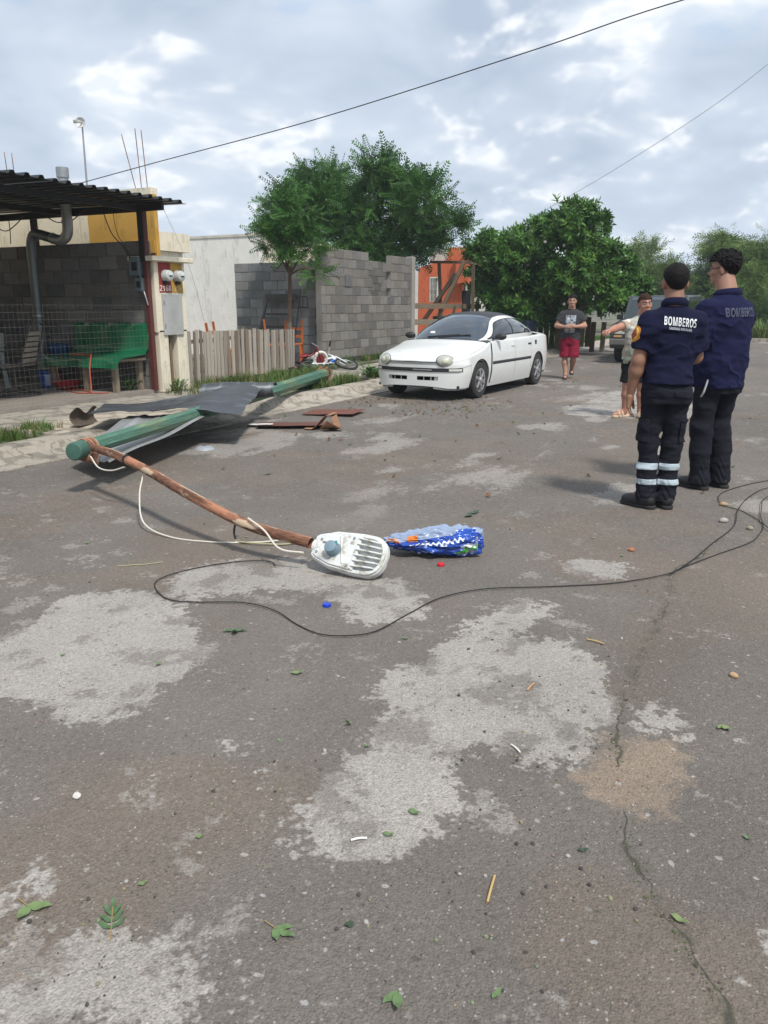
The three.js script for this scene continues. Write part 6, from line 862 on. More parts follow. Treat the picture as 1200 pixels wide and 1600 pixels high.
function crown(parent, lobes, count, geo, base, seed, o = {}) {
  const R = rng(seed), list = [], tot = lobes.reduce((s, l) => s + l[3] ** 2, 0), Y = V(0, 1, 0), p = V(), q = new THREE.Quaternion(), sp = new THREE.Quaternion(), d = V(), s = V();
  for (const l of lobes) {
    const n = Math.round(count * l[3] ** 2 / tot);
    // small twig clumps within a lobe leave gaps between them
    const clumps = []; for (let k = 0; k < Math.max(5, n / (o.per ?? 22)); k++) { const u = R() * 2 - 1, a = R() * 2 * PI, r = Math.pow(R(), 0.45), w = Math.sqrt(1 - u * u); clumps.push([w * Math.cos(a) * r, u * r * (o.flat ?? 0.82), w * Math.sin(a) * r]); }
    for (let k = 0; k < n; k++) {
      const c = clumps[(R() * clumps.length) | 0], cs = (o.clump ?? 0.3) * (0.5 + R()), u = R() * 2 - 1, a = R() * 2 * PI, w = Math.sqrt(1 - u * u), r = Math.pow(R(), 0.5) * cs;
      p.set(l[0] + (c[0] + w * Math.cos(a) * r) * l[3], l[1] + (c[1] + u * r) * l[3], l[2] + (c[2] + w * Math.sin(a) * r) * l[3]);
      d.set(c[0] * 0.8 + (R() - 0.5) * 1.3, (o.rise ?? 0.25) + c[1] * 0.5 + (R() - 0.5) * 0.9, c[2] * 0.8 + (R() - 0.5) * 1.3).normalize();
      q.setFromUnitVectors(Y, d).multiply(sp.setFromAxisAngle(Y, R() * 6.28)); const k2 = (o.size ?? 1) * (0.5 + 0.95 * R()); s.set(k2 * (0.8 + 0.4 * R()), k2, k2 * (0.8 + 0.4 * R()));
      const v = 0.6 + 0.75 * R(), yl = R() * R(); list.push([new THREE.Matrix4().compose(p, q, s), C(base[0] * v * (1 + 0.7 * yl), base[1] * v * (1 + 0.22 * yl), base[2] * v)]);
    }
  }
  const m = new THREE.InstancedMesh(geo, leafMat(o.gloss), list.length); list.forEach(([a, c], i) => { m.setMatrixAt(i, a); m.setColorAt(i, c); }); m.name = 'crown'; m.castShadow = m.receiveShadow = true; m.userData.kind = 'stuff'; parent.add(m); return m;
}
const bark = std({ color: C(0.14, 0.095, 0.07), map: woodT, bumpMap: woodT, bumpScale: 0.01, roughness: 0.95 });
function tree(name, label, base, lobes, count, geo, colour, seed, o = {}) {
  const t = thing(name, label, o.cat ?? 'tree', [base[0], base[1], base[2]]), R = rng(seed + 1), rel = lobes.map((l) => [l[0] - base[0], l[1] - base[1], l[2] - base[2], l[3] * (o.shrink ?? 1)]);
  const fork = o.fork ?? [0, 1.5, 0], tw = o.trunk ?? 0.09; obj('trunk', [tube([[0, -0.1, 0], lrp([0, 0, 0], fork, 0.5).map((v, i) => v + (i !== 1 ? 0.03 : 0)), fork], tw, 16, 10), rod([0, -0.1, 0], [0.01, 0.3, 0], tw * 1.35, tw)], bark, t);
  for (const l of rel) { const e = [l[0], l[1] + l[3] * 0.2, l[2]], m = lrp(fork, e, 0.5); m[1] -= 0.1 * l[3]; const g = new THREE.TubeGeometry(new THREE.QuadraticBezierCurve3(V(...fork), V(m[0] + (R() - 0.5) * 0.2, m[1] + 0.15, m[2]), V(...e)), 10, 1, 6), p = g.attributes.position; const cvs = new THREE.QuadraticBezierCurve3(V(...fork), V(m[0], m[1] + 0.15, m[2]), V(...e)); for (let i = 0; i < p.count; i++) { const k = Math.floor(i / 7) / 10, c = cvs.getPoint(k), r = mix(tw * 0.55, 0.012, k); const q = V(p.getX(i), p.getY(i), p.getZ(i)); const cc = new THREE.QuadraticBezierCurve3(V(...fork), V(m[0], m[1] + 0.15, m[2]), V(...e)); void cc; q.sub(c); if (q.length() > 1.3) q.setLength(1); p.setXYZ(i, c.x + q.x * r, c.y + q.y * r, c.z + q.z * r); } g.computeVertexNormals(); obj('limb', [g], bark, t); }
  crown(t, rel, count, geo, colour, seed, o); return t;
}
tree('chinaberry_tree', 'wide dark green feathery tree behind the block walls', [-11.9, 0.2, -22.0], [[-13.32, 5.01, -21.84, 0.7], [-13.92, 4.63, -21.6, 0.68], [-13.56, 4.15, -21.12, 0.7], [-14.16, 3.31, -21.48, 0.7], [-14.76, 3.67, -21.84, 0.7], [-14.28, 4.33, -22.08, 0.64], [-11.41, 5.23, -21.58, 0.58], [-13.16, 4.93, -22.75, 0.9], [-13.03, 4.28, -21.35, 0.8], [-11.3, 4.75, -22.4, 0.95], [-9.56, 4.25, -21.12, 0.76], [-9.42, 3.79, -22.63, 0.54], [-11.78, 3.87, -21.46, 1.01], [-10.87, 3.41, -22.86, 0.84], [-12.54, 3.17, -21.23, 0.86], [-10.4, 3.81, -22.51, 0.72], [-10.99, 2.88, -21.58, 0.73], [-9.86, 3.18, -22.75, 0.45], [-13.73, 3.86, -21.35, 0.7], [-10.32, 4.81, -21.96, 0.58], [-11.1, 5.53, -21.96, 0.29]], 7600, pinnate, [0.05, 0.145, 0.026], 31, { fork: [0.1, 2.4, 0], trunk: 0.11, size: 1.0, per: 11, clump: 0.3, rise: 0.05, shrink: 0.92 });
tree('small_tree', 'slim young tree with a reddish stem inside the fenced yard', [-9.78, 0.18, -14.6], [[-9.76, 3.48, -14.46, 0.4], [-10.23, 3.03, -14.89, 0.44], [-9.49, 2.7, -14.38, 0.42], [-10.25, 2.66, -14.76, 0.33], [-9.18, 3.19, -14.29, 0.41], [-9.3, 2.6, -14.84, 0.3], [-8.96, 2.15, -14.42, 0.18], [-9.7, 3.0, -14.5, 0.4]], 1500, pinnate, [0.05, 0.145, 0.026], 37, { fork: [0.08, 1.9, 0], trunk: 0.04, size: 0.6, per: 11, clump: 0.32, shrink: 0.82, rise: 0.05 });
const bushT = tree('bushy_tree', 'dense bushy tree with white blossom overhanging the road behind the man', [-6.6, 0.1, -25.2], [[-8.88, 3.16, -24.52, 0.61], [-9.5, 2.25, -25.98, 0.57], [-7.93, 2.93, -24.23, 0.81], [-7.33, 3.37, -25.55, 0.88], [-6.04, 3.75, -23.94, 0.7], [-5.63, 4.02, -25.84, 0.26], [-5.44, 3.05, -24.38, 0.7], [-5.0, 2.57, -26.13, 0.61], [-5.89, 2.33, -24.09, 0.92], [-7.72, 2.01, -25.7, 1.04], [-8.4, 1.8, -24.52, 0.75], [-4.64, 1.99, -25.98, 0.52], [-4.94, 1.7, -24.4, 0.6], [-6.8, 1.4, -25.55, 0.85], [-7.77, 1.3, -24.2, 0.68], [-6.34, 4.3, -25.84, 0.39], [-5.38, 2.15, -24.38, 0.67]], 10500, ovals, [0.062, 0.165, 0.024], 43, { fork: [0, 0.9, 0], trunk: 0.13, size: 1.05, per: 14, clump: 0.26, gloss: 0.5, shrink: 1.0 });
{ const R = rng(4), fm = std({ color: C(0.75, 0.74, 0.66), roughness: 0.8 }), pts = []; for (let i = 0; i < 46; i++) { const l = [[-1.2, 2.2, 1.1], [-0.4, 2.6, 0.6], [0.7, 2.2, 1.4], [0.9, 1.6, 1.3], [1.4, 2.4, 0.8], [0.4, 3.2, 1.2], [1.7, 1.5, 0.9], [-0.9, 1.2, 0.9]][i % 8]; pts.push(at(new THREE.DodecahedronGeometry(0.028 + R() * 0.022, 0), l[0] + (R() - 0.5) * 1.2, l[1] + (R() - 0.5) * 0.9, l[2] + (R() - 0.5) * 0.5)); } const b = obj('blossom', pts, fm, bushT); b.userData.kind = 'stuff'; }
tree('feathery_tree', 'pale feathery tree far down the street behind the bushy one', [-6.9, 0, -42.2], [[-7.51, 3.38, -41.6, 0.69], [-6.98, 3.88, -42.82, 0.61], [-6.07, 2.89, -41.36, 0.74], [-7.12, 2.48, -42.46, 0.97], [-7.83, 2.61, -41.12, 0.55], [-5.6, 2.32, -42.7, 0.68], [-6.6, 1.5, -42, 0.9]], 2600, feather, [0.11, 0.19, 0.05], 51, { fork: [0, 1.2, 0], size: 1.25, per: 12, clump: 0.35, rise: 0.5 });
tree('willow_like_tree', 'large drooping light green tree past the junction at the right', [-2.2, 0, -44.4], [[-3.63, 4.27, -43.4, 0.68], [-2.98, 3.9, -45.23, 1.06], [-1.73, 3.9, -43.04, 0.86], [-4.05, 2.97, -44.69, 0.81], [-2.13, 2.58, -42.68, 1.24], [-0.86, 3.23, -45.05, 1.27], [-2.89, 1.39, -43.22, 1.16], [-1.5, 1.07, -45.41, 1.18], [-4.0, 1.08, -42.86, 0.79], [-3.4, 4.75, -43.6, 0.4]], 9000, feather, [0.11, 0.2, 0.042], 57, { fork: [0, 1.2, 0], trunk: 0.16, size: 1.3, per: 16, clump: 0.36, rise: -0.5 });
tree('willow_like_tree', 'second drooping tree at the right edge of the picture', [1.2, 0, -45.4], [[0.45, 1.69, -44.87, 1.4], [0.4, 3.6, -45.2, 1.2], [1.8, 2.9, -45.6, 1.4], [2.8, 1.8, -45, 1.3], [1.6, 4.2, -45.6, 0.8]], 6000, feather, [0.11, 0.2, 0.042], 59, { fork: [0, 1.2, 0], trunk: 0.16, size: 1.35, per: 16, clump: 0.36, rise: -0.4 });
tree('dark_shrub', 'low dark shrub below the drooping trees past the junction', [-1.0, 0, -40.6], [[-2.4, 0.7, -40.6, 0.7], [-1.2, 0.9, -40.8, 0.9], [0.2, 0.8, -40.6, 0.8], [1.4, 0.9, -40.9, 0.9], [-3.4, 0.8, -41, 0.8], [-4.6, 0.7, -40.8, 0.7]], 4200, feather, [0.06, 0.13, 0.03], 63, { fork: [0, 0.3, 0], trunk: 0.05, cat: 'shrub', size: 1.0, per: 18, clump: 0.4, rise: 0.5 });
tree('far_tree', 'tall thin tree tip far off between the firefighters and the sky', [-7.9, 0, -60], [[-8.0, 2.6, -60, 1.3], [-7.9, 3.7, -60, 0.55], [-9.6, 2.4, -60, 1.1], [-6.2, 2.0, -59.6, 1.2], [-4.6, 1.8, -60, 1.2]], 1500, feather, [0.06, 0.11, 0.05], 67, { fork: [0, 1, 0], size: 1.7, per: 12, clump: 0.4, rise: 0.6 });
for (const [x, z, h, k] of [[-14, -40, 3.4, 1], [-17.5, -44, 3.8, 2], [-12, -47, 3, 3], [5.4, -50, 4.6, 4], [9, -46, 4.2, 5]]) tree('background_tree', ['', 'round tree behind the orange house', 'taller tree behind the orange house', 'low tree at the end of the left house row', 'tree beyond the right edge of the junction', 'outermost tree beyond the junction'][k], [x, 0, z], [[x, h * 0.6, z, 1.3], [x - 1, h * 0.5, z + 0.4, 1], [x + 1, h * 0.55, z, 1.05], [x + 0.2, h * 0.9, z, 0.8]], 1500, feather, [0.055, 0.105, 0.035], 70 + k, { fork: [0, h * 0.35, 0], size: 1.4, per: 14, clump: 0.4, rise: 0.3 });

// ---------- grass, weeds ----------
const tuft = (() => { const pos = [], idx = [], R = rng(2); for (let i = 0; i < 9; i++) { const a = R() * 6.28, l = 0.06 + R() * 0.07, w = 0.003, bx0 = (R() - 0.5) * 0.03, bz = (R() - 0.5) * 0.03, lean = 0.2 + R() * 0.6, o = pos.length / 3, c = Math.cos(a), s = Math.sin(a); pos.push(bx0 - s * w, 0, bz + c * w, bx0 + s * w, 0, bz - c * w, bx0 + c * lean * l * 0.4 - s * w * 0.8, l * 0.6, bz + s * lean * l * 0.4 + c * w * 0.8, bx0 + c * lean * l * 0.4 + s * w * 0.8, l * 0.6, bz + s * lean * l * 0.4 - c * w * 0.8, bx0 + c * lean * l, l, bz + s * lean * l); idx.push(o, o + 1, o + 2, o + 1, o + 3, o + 2, o + 2, o + 3, o + 4); } const g = new THREE.BufferGeometry(); g.setAttribute('position', new THREE.Float32BufferAttribute(pos, 3)); g.setIndex(idx); g.computeVertexNormals(); return prep(g); })();
function scatter(name, label, cat, geo, mat, n, seed, place, colour) { const R = rng(seed), m = new THREE.InstancedMesh(geo, mat, n), q = new THREE.Quaternion(), e = new THREE.Euler(); let k = 0; for (let i = 0; i < n; i++) { const p = place(R, i); if (!p) continue; q.setFromEuler(e.set(p.rx ?? 0, p.ry ?? R() * 6.28, p.rz ?? 0)); m.setMatrixAt(k, new THREE.Matrix4().compose(V(p.x, p.y, p.z), q, V(p.s, p.sy ?? p.s, p.s))); m.setColorAt(k, colour(R, p)); k++; } m.count = k; m.name = numbered(name); m.castShadow = m.receiveShadow = true; m.userData = { label, category: cat, kind: 'stuff' }; scene.add(m); return m; }
const grassC = (R) => { const d = R(); return d > 0.86 ? C(0.2, 0.17, 0.08) : C(0.05 + 0.05 * R(), 0.1 + 0.06 * R(), 0.022); }, gm = std({ color: C(1, 1, 1), roughness: 0.8 });
scatter('grass', 'green grass strip on the verge around the fallen pole', 'grass', tuft, gm, 5200, 5, (R) => { const z = -9.2 - R() * 4.6, x = -8.5 + R() * 1.65, f = fbm(x * 1.6 + 3, z * 1.1, 3, 0, 8); if (x < -7.65 && R() > 0.3 * (z < -10.2 ? 1.6 : 0.5)) return null; if (f < 0.42 + 0.12 * R()) return null; return { x, y: x < -7.7 ? 0.14 : 0.1, z, s: 0.7 + R() * 1.1 }; }, grassC);
scatter('grass', 'grass tufts on the bare pavement strip at the left edge', 'grass', tuft, gm, 300, 6, (R) => { const z = -5.0 - R() * 1.1, x = -7.5 + R() * 0.5; if (fbm(x * 3, z * 3, 3, 0, 4) < 0.45) return null; return { x, y: 0.1, z, s: 0.6 + R() * 0.7 }; }, grassC);
scatter('grass', 'sparse weeds growing along fence and wall feet', 'weeds', tuft, gm, 900, 7, (R) => { const z = -9.3 - R() * 14, x = z > -13.2 ? -8.62 + R() * 0.12 : -9.15 + R() * 0.25; if (vn(z * 2.2, 3, 0, 4) < 0.5) return null; return { x, y: z > -13.2 ? 0.14 : 0.17, z, s: 0.8 + R() * 1.1 }; }, grassC);
scatter('lawn', 'mown green lawn by the pavement behind the walking man', 'grass', tuft, gm, 9000, 9, (R) => ({ x: -9.1 + R() * 2.35, y: 0.12, z: -24 - R() * 12, s: 0.5 + R() * 0.5 }), (R) => C(0.045 + 0.03 * R(), 0.115 + 0.05 * R(), 0.02));
scatter('far_weeds', 'tall weeds along the far kerb of the junction', 'weeds', tuft, gm, 6000, 10, (R) => ({ x: -6 + R() * 16, y: 0.08, z: -37.3 - R() * 4, s: 2.5 + R() * 5 * R() + 2 * vn(R() * 50, 1) }), (R) => C(0.08 + 0.06 * R(), 0.13 + 0.06 * R(), 0.035));
function weed(label, p, n, s, seed) { const t = thing('weed', label, 'plant', p, 0, 'broad-leaved weeds'), R = rng(seed), L = []; for (let i = 0; i < n; i++) { const a = R() * 6.28, r = R() * 0.16 * s; L.push([[Math.cos(a) * r, R() * 0.16 * s, Math.sin(a) * r], [Math.cos(a), 0.4 + R() * 0.8, Math.sin(a)], 0.04 * s, (0.06 + R() * 0.06) * s, [0, 1, 0.1]]); } const lv = obj('leaves', [leafSet(L)], phy({ color: C(0.06, 0.16, 0.025), roughness: 0.6, transmission: 0.25 }), t); lv.userData.kind = 'stuff'; const st = []; for (let i = 0; i < 6; i++) { const a = R() * 6.28; st.push(rod([0, 0, 0], [Math.cos(a) * 0.1 * s, 0.16 * s, Math.sin(a) * 0.1 * s], 0.003)); } obj('stems', st, std({ color: C(0.08, 0.14, 0.03) }), t).userData.kind = 'stuff'; }
weed('low leafy weed in front of the carport corner post', [-9.0, 0.19, -9.0], 90, 1.0, 3); weed('leafy weed between the two legs of the meter pillar', [-8.6, 0.15, -9.66], 60, 0.9, 4); weed('leafy weed on the kerb beside the car bumper', [-6.98, 0.1, -13.2], 110, 1.4, 5); weed('weed at the foot of the picket fence', [-8.5, 0.14, -10.9], 50, 0.8, 6);
// ---------- things under the carport ----------
{
  const t = thing('covered_bench', 'long table under a shiny green plastic cover against the shaded block wall', 'table', [-9.5, 0.195, -8.92]);
  const tarp = phy({ color: C(0.008, 0.15, 0.068), roughness: 0.3, clearcoat: 0.3, map: mottleT });
  const prof = [[1.0, -0.33], [0.95, -0.31], [0.62, -0.27], [0.545, -0.2], [0.52, 0.05], [0.5, 0.28], [0.47, 0.33], [0.36, 0.36]];
  obj('cover', [shell((u, v) => { const k = v * (prof.length - 1), i = Math.min(prof.length - 2, Math.floor(k)), f = k - i, x = -0.78 + u * 1.56, w = 0.03 * Math.sin(x * 13) * sst(0.3, 0, v) + 0.02 * Math.sin(x * 9 + 1) * sst(0.6, 1, v) + 0.02 * (fbm(x * 4, v * 5, 3) - 0.5); return [x, mix(prof[i][0], prof[i + 1][0], f) + (v > 0.4 && v < 0.8 ? 0.02 * (fbm(x * 3, v * 6, 3) - 0.5) : 0), mix(prof[i][1], prof[i + 1][1], f) + w]; }, 70, 40, 0.003)], tarp, t);
  for (const [x, z] of [[-0.7, 0.26], [0.0, 0.26], [0.6, 0.26], [-0.7, -0.24], [0.6, -0.24]]) obj('leg', [bx(0.075, 0.48, 0.075, x, 0.24, z)], oldWood[3], t);
  obj('board', [bx(1.5, 0.03, 0.54, 0, 0.478, 0.03)], oldWood[2], t);
}
cable('hose', 'orange hose hanging from the green table and trailing on the floor', [[-9.75, 0.74, -8.62], [-9.4, 0.735, -8.68], [-9.3, 0.73, -8.6], [-9.24, 0.55, -8.5], [-9.2, 0.3, -8.46], [-9.15, 0.215, -8.4], [-9.4, 0.207, -8.55], [-9.9, 0.207, -8.7]], 0.011, std({ color: C(0.5, 0.09, 0.03), roughness: 0.5 }), 90);
cable('hose', 'second orange cord beside the blue bucket', [[-9.95, 0.72, -8.62], [-10.0, 0.5, -8.56], [-9.92, 0.3, -8.55], [-9.75, 0.21, -8.5], [-9.3, 0.207, -8.3], [-8.9, 0.207, -8.5]], 0.009, std({ color: C(0.42, 0.07, 0.03), roughness: 0.5 }), 70);
function bucket(label, p, r, h, m, turn) { const t = thing('bucket', label, 'bucket', p, turn, 'buckets by the green table'); obj('pail', [lathe([[0, 0.005], [r * 0.82, 0.005], [r * 0.84, 0.02], [r * 0.97, h - 0.03], [r * 1.03, h - 0.03], [r * 1.04, h], [r * 0.97, h], [r * 0.93, h - 0.05], [r * 0.78, 0.02], [0, 0.02]], 28)], m, t); obj('handle', [at(new THREE.TorusGeometry(r * 1.0, 0.005, 6, 24, PI), 0, h - 0.04, 0, 0.9, 0, 0)], M.galv, t); return t; }
{ const b = bucket('blue plastic bucket standing below the green table', [-10.42, 0.195, -8.72], 0.14, 0.27, std({ color: C(0.03, 0.09, 0.36), roughness: 0.4 }), 0.4); obj('pale_label', [at(new THREE.CylinderGeometry(0.1355, 0.125, 0.17, 12, 1, true, 0.2, 1.2), 0, 0.13, 0)], std({ color: C(0.4, 0.47, 0.6) }), b); }
bucket('grey-green bucket stacked on the blue one', [-10.42, 0.47, -8.72], 0.155, 0.2, std({ color: C(0.2, 0.25, 0.24), map: mottleT, roughness: 0.5 }), 0);
{ const t = thing('basin', 'wide red plastic basin on the floor under the green table', 'basin', [-9.98, 0.195, -8.7]); obj('bowl', [lathe([[0, 0.005], [0.15, 0.005], [0.225, 0.12], [0.24, 0.12], [0.235, 0.132], [0.215, 0.125], [0.14, 0.02], [0, 0.02]], 32)], std({ color: C(0.42, 0.015, 0.025), roughness: 0.35 }), t); }
{ const t = thing('blue_crate', 'dark blue plastic tub at the left end of the green table', 'tub', [-10.42, 0.66, -8.98]); obj('tub', [lathe([[0, 0], [0.13, 0], [0.18, 0.2], [0.19, 0.2], [0.185, 0.21], [0.165, 0.2], [0.12, 0.02], [0, 0.02]], 24)], std({ color: C(0.01, 0.06, 0.16), roughness: 0.4 }), t); obj('shelf_board', [bx(0.5, 0.03, 0.4, 0, -0.018, 0)], oldWood[1], t); obj('shelf_leg', [bx(0.05, 0.43, 0.05, -0.2, -0.25, -0.1)], oldWood[1], t); obj('shelf_leg', [bx(0.05, 0.43, 0.05, 0.2, -0.25, -0.1)], oldWood[1], t); }
function gardenChair(label, p, turn) {
  const t = thing('garden_chair', label, 'chair', p, turn, 'swivel garden chairs'), iron = std({ color: C(0.07, 0.065, 0.06), map: mottleT, roughness: 0.55, metalness: 0.3 }), slat = std({ color: C(0.3, 0.27, 0.23), map: woodT, roughness: 0.7 });
  obj('base_ring', [at(new THREE.TorusGeometry(0.34, 0.014, 8, 40), 0, 0.014, 0, PI / 2, 0, 0)], iron, t); obj('base_ring', [at(new THREE.TorusGeometry(0.25, 0.01, 8, 36), 0, 0.03, 0, PI / 2, 0, 0)], iron, t);
  for (let i = 0; i < 4; i++) { const a = i * 1.57 + 0.4; obj('base_arm', [tube([[Math.cos(a) * 0.34, 0.015, Math.sin(a) * 0.34], [Math.cos(a) * 0.2, 0.06, Math.sin(a) * 0.2], [0, 0.12, 0]], 0.011, 12)], iron, t); }
  obj('stem', [rod([0, 0.1, 0], [0, 0.36, 0], 0.03)], iron, t);
  for (let i = 0; i < 6; i++) obj('seat_slat', [rb(0.46, 0.014, 0.06, 0.004, 0, 0.41 + 0.008 * Math.abs(i - 2.5), -0.19 + i * 0.075)], slat, t);
  for (let i = 0; i < 6; i++) { const y = 0.5 + i * 0.075; obj('back_slat', [rb(0.44 - 0.015 * i, 0.055, 0.014, 0.004, 0, y, -0.24 - i * 0.022, -0.28, 0, 0)], slat, t); }
  for (const s of [1, -1]) { obj('side_frame', [tube([[s * 0.24, 0.4, 0.26], [s * 0.245, 0.4, -0.2], [s * 0.24, 0.62, -0.29], [s * 0.2, 0.94, -0.4], [s * 0.14, 1.0, -0.42]], 0.012, 40)], iron, t); obj('armrest', [tube([[s * 0.25, 0.63, -0.28], [s * 0.29, 0.64, -0.05], [s * 0.3, 0.63, 0.16], [s * 0.28, 0.54, 0.22], [s * 0.25, 0.41, 0.2]], 0.012, 40)], iron, t); }
  obj('top_rail', [tube([[-0.14, 1.0, -0.42], [0, 1.03, -0.43], [0.14, 1.0, -0.42]], 0.012, 14)], iron, t);
}
gardenChair('slatted iron swivel chair on a ring base behind the wire mesh', [-9.95, 0.195, -7.75], -1.15);
gardenChair('second slatted iron swivel chair cut off by the left edge', [-10.6, 0.195, -7.55], 0.7);
{ // white plastic stacking chair
  const t = thing('plastic_chair', 'pale plastic stacking chair behind the iron chairs', 'chair', [-11.0, 0.195, -8.05], 0.4), m = std({ color: C(0.42, 0.46, 0.46), roughness: 0.45 });
  obj('seat', [shell((u, v) => [-0.21 + u * 0.42, 0.42 + 0.02 * ((u - 0.5) ** 2) * 4, -0.2 + v * 0.42], 8, 8, 0.012)], m, t);
  obj('backrest', [shell((u, v) => [(-0.22 + u * 0.44) * (1 - 0.12 * v), 0.43 + v * 0.42, -0.2 - 0.1 * v - 0.04 * Math.sin(u * PI)], 12, 10, 0.012)], m, t);
  for (let i = 0; i < 4; i++) obj('back_slot', [bx(0.28, 0.02, 0.02, 0, 0.52 + i * 0.07, -0.258 - 0.018 * i)], M.black, t);
  for (const [x, z] of [[-0.2, 0.2], [0.2, 0.2], [-0.2, -0.18], [0.2, -0.18]]) obj('leg', [bar([x * 1.15, 0, z * 1.2], [x, 0.43, z], 0.05, 0.035)], m, t);
  for (const s of [1, -1]) obj('armrest', [tube([[s * 0.22, 0.66, -0.25], [s * 0.26, 0.65, 0], [s * 0.26, 0.62, 0.2], [s * 0.23, 0.42, 0.22]], 0.018, 24)], m, t);
}
// dark shapes deep in the carport
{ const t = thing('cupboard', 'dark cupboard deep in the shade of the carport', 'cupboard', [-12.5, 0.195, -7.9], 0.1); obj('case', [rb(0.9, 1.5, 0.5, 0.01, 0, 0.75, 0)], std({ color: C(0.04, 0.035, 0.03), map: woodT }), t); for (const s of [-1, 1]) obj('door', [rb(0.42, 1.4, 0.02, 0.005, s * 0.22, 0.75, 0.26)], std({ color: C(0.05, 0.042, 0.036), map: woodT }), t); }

// ---------- things in the fenced yard ----------
const orangeWood = std({ color: C(0.5, 0.13, 0.03), map: woodT, roughness: 0.5 });
function stoolChair(label, p, turn, tilt) { const t = thing('wooden_chair', label, 'chair', p, turn, 'orange wooden chairs in the yard'); t.rotation.x = tilt; for (const s of [1, -1]) { obj('back_post', [bar([s * 0.17, 0, -0.17], [s * 0.19, 0.98, -0.24], 0.05, 0.035)], orangeWood, t); obj('leg', [bar([s * 0.17, 0, 0.17], [s * 0.165, 0.45, 0.17], 0.045, 0.04)], orangeWood, t); obj('stretcher', [bar([s * 0.17, 0.2, -0.17], [s * 0.17, 0.2, 0.17], 0.03, 0.02)], orangeWood, t); } obj('seat', [rb(0.4, 0.03, 0.4, 0.01, 0, 0.46, 0)], orangeWood, t); for (const y of [0.62, 0.78]) obj('back_rail', [bx(0.33, 0.06, 0.02, 0, y, -0.205 - (y - 0.6) * 0.07)], orangeWood, t); return t; }
stoolChair('orange wooden chair beside the block wall edge in the yard', [-9.75, 0.18, -14.75], 0.5, 0);
stoolChair('orange wooden chair leaning over behind the fence end', [-9.65, 0.2, -14.0], 2.2, 0.06);
stoolChair('orange wooden chair behind the middle of the picket fence', [-9.6, 0.18, -12.15], 1.9, 0.05);
{ const t = thing('metal_ladder', 'dark metal ladder frame leaning against the yard wall', 'ladder', [-10.75, 0.18, -15.0], 0, undefined), m = std({ color: C(0.07, 0.06, 0.055), map: mottleT, roughness: 0.6 }); for (const s of [0, 1]) obj('stile', [bar([s * 0.72 - 0.12 * (1 - s), 0, 0.28], [s * 0.66, 1.5, -0.28], 0.05, 0.03)], s ? oldWood[2] : m, t); for (let i = 0; i < 5; i++) obj('rung', [bar([-0.08 + 0.02 * i, 0.25 + i * 0.28, 0.18 - i * 0.1], [0.72, 0.25 + i * 0.28, 0.18 - i * 0.1], 0.05, 0.025)], m, t); obj('top_plate', [bx(0.85, 0.12, 0.03, 0.36, 1.47, -0.26)], m, t); }
{ const t = thing('black_stand', 'thin black metal stand with a small basket top in the yard', 'stand', [-9.5, 0.18, -14.4]); obj('pole', [rod([-0.1, 0, 0], [0.12, 1.5, -0.1], 0.016)], M.black, t); obj('cross_bar', [rod([-0.02, 1.48, -0.1], [0.3, 1.46, -0.1], 0.013)], M.black, t); obj('cross_bar', [rod([0.06, 1.25, -0.1], [0.3, 1.24, -0.1], 0.011)], M.black, t); for (const x of [0.18, 0.3]) obj('upright', [rod([x, 1.24, -0.1], [x, 1.46, -0.1], 0.01)], M.black, t); obj('brace', [rod([0.1, 1.3, -0.1], [0.12, 1.62, -0.12], 0.012)], M.black, t); obj('foot', [rod([-0.25, 0.01, 0.1], [0.1, 0.01, -0.1], 0.014)], M.black, t); }
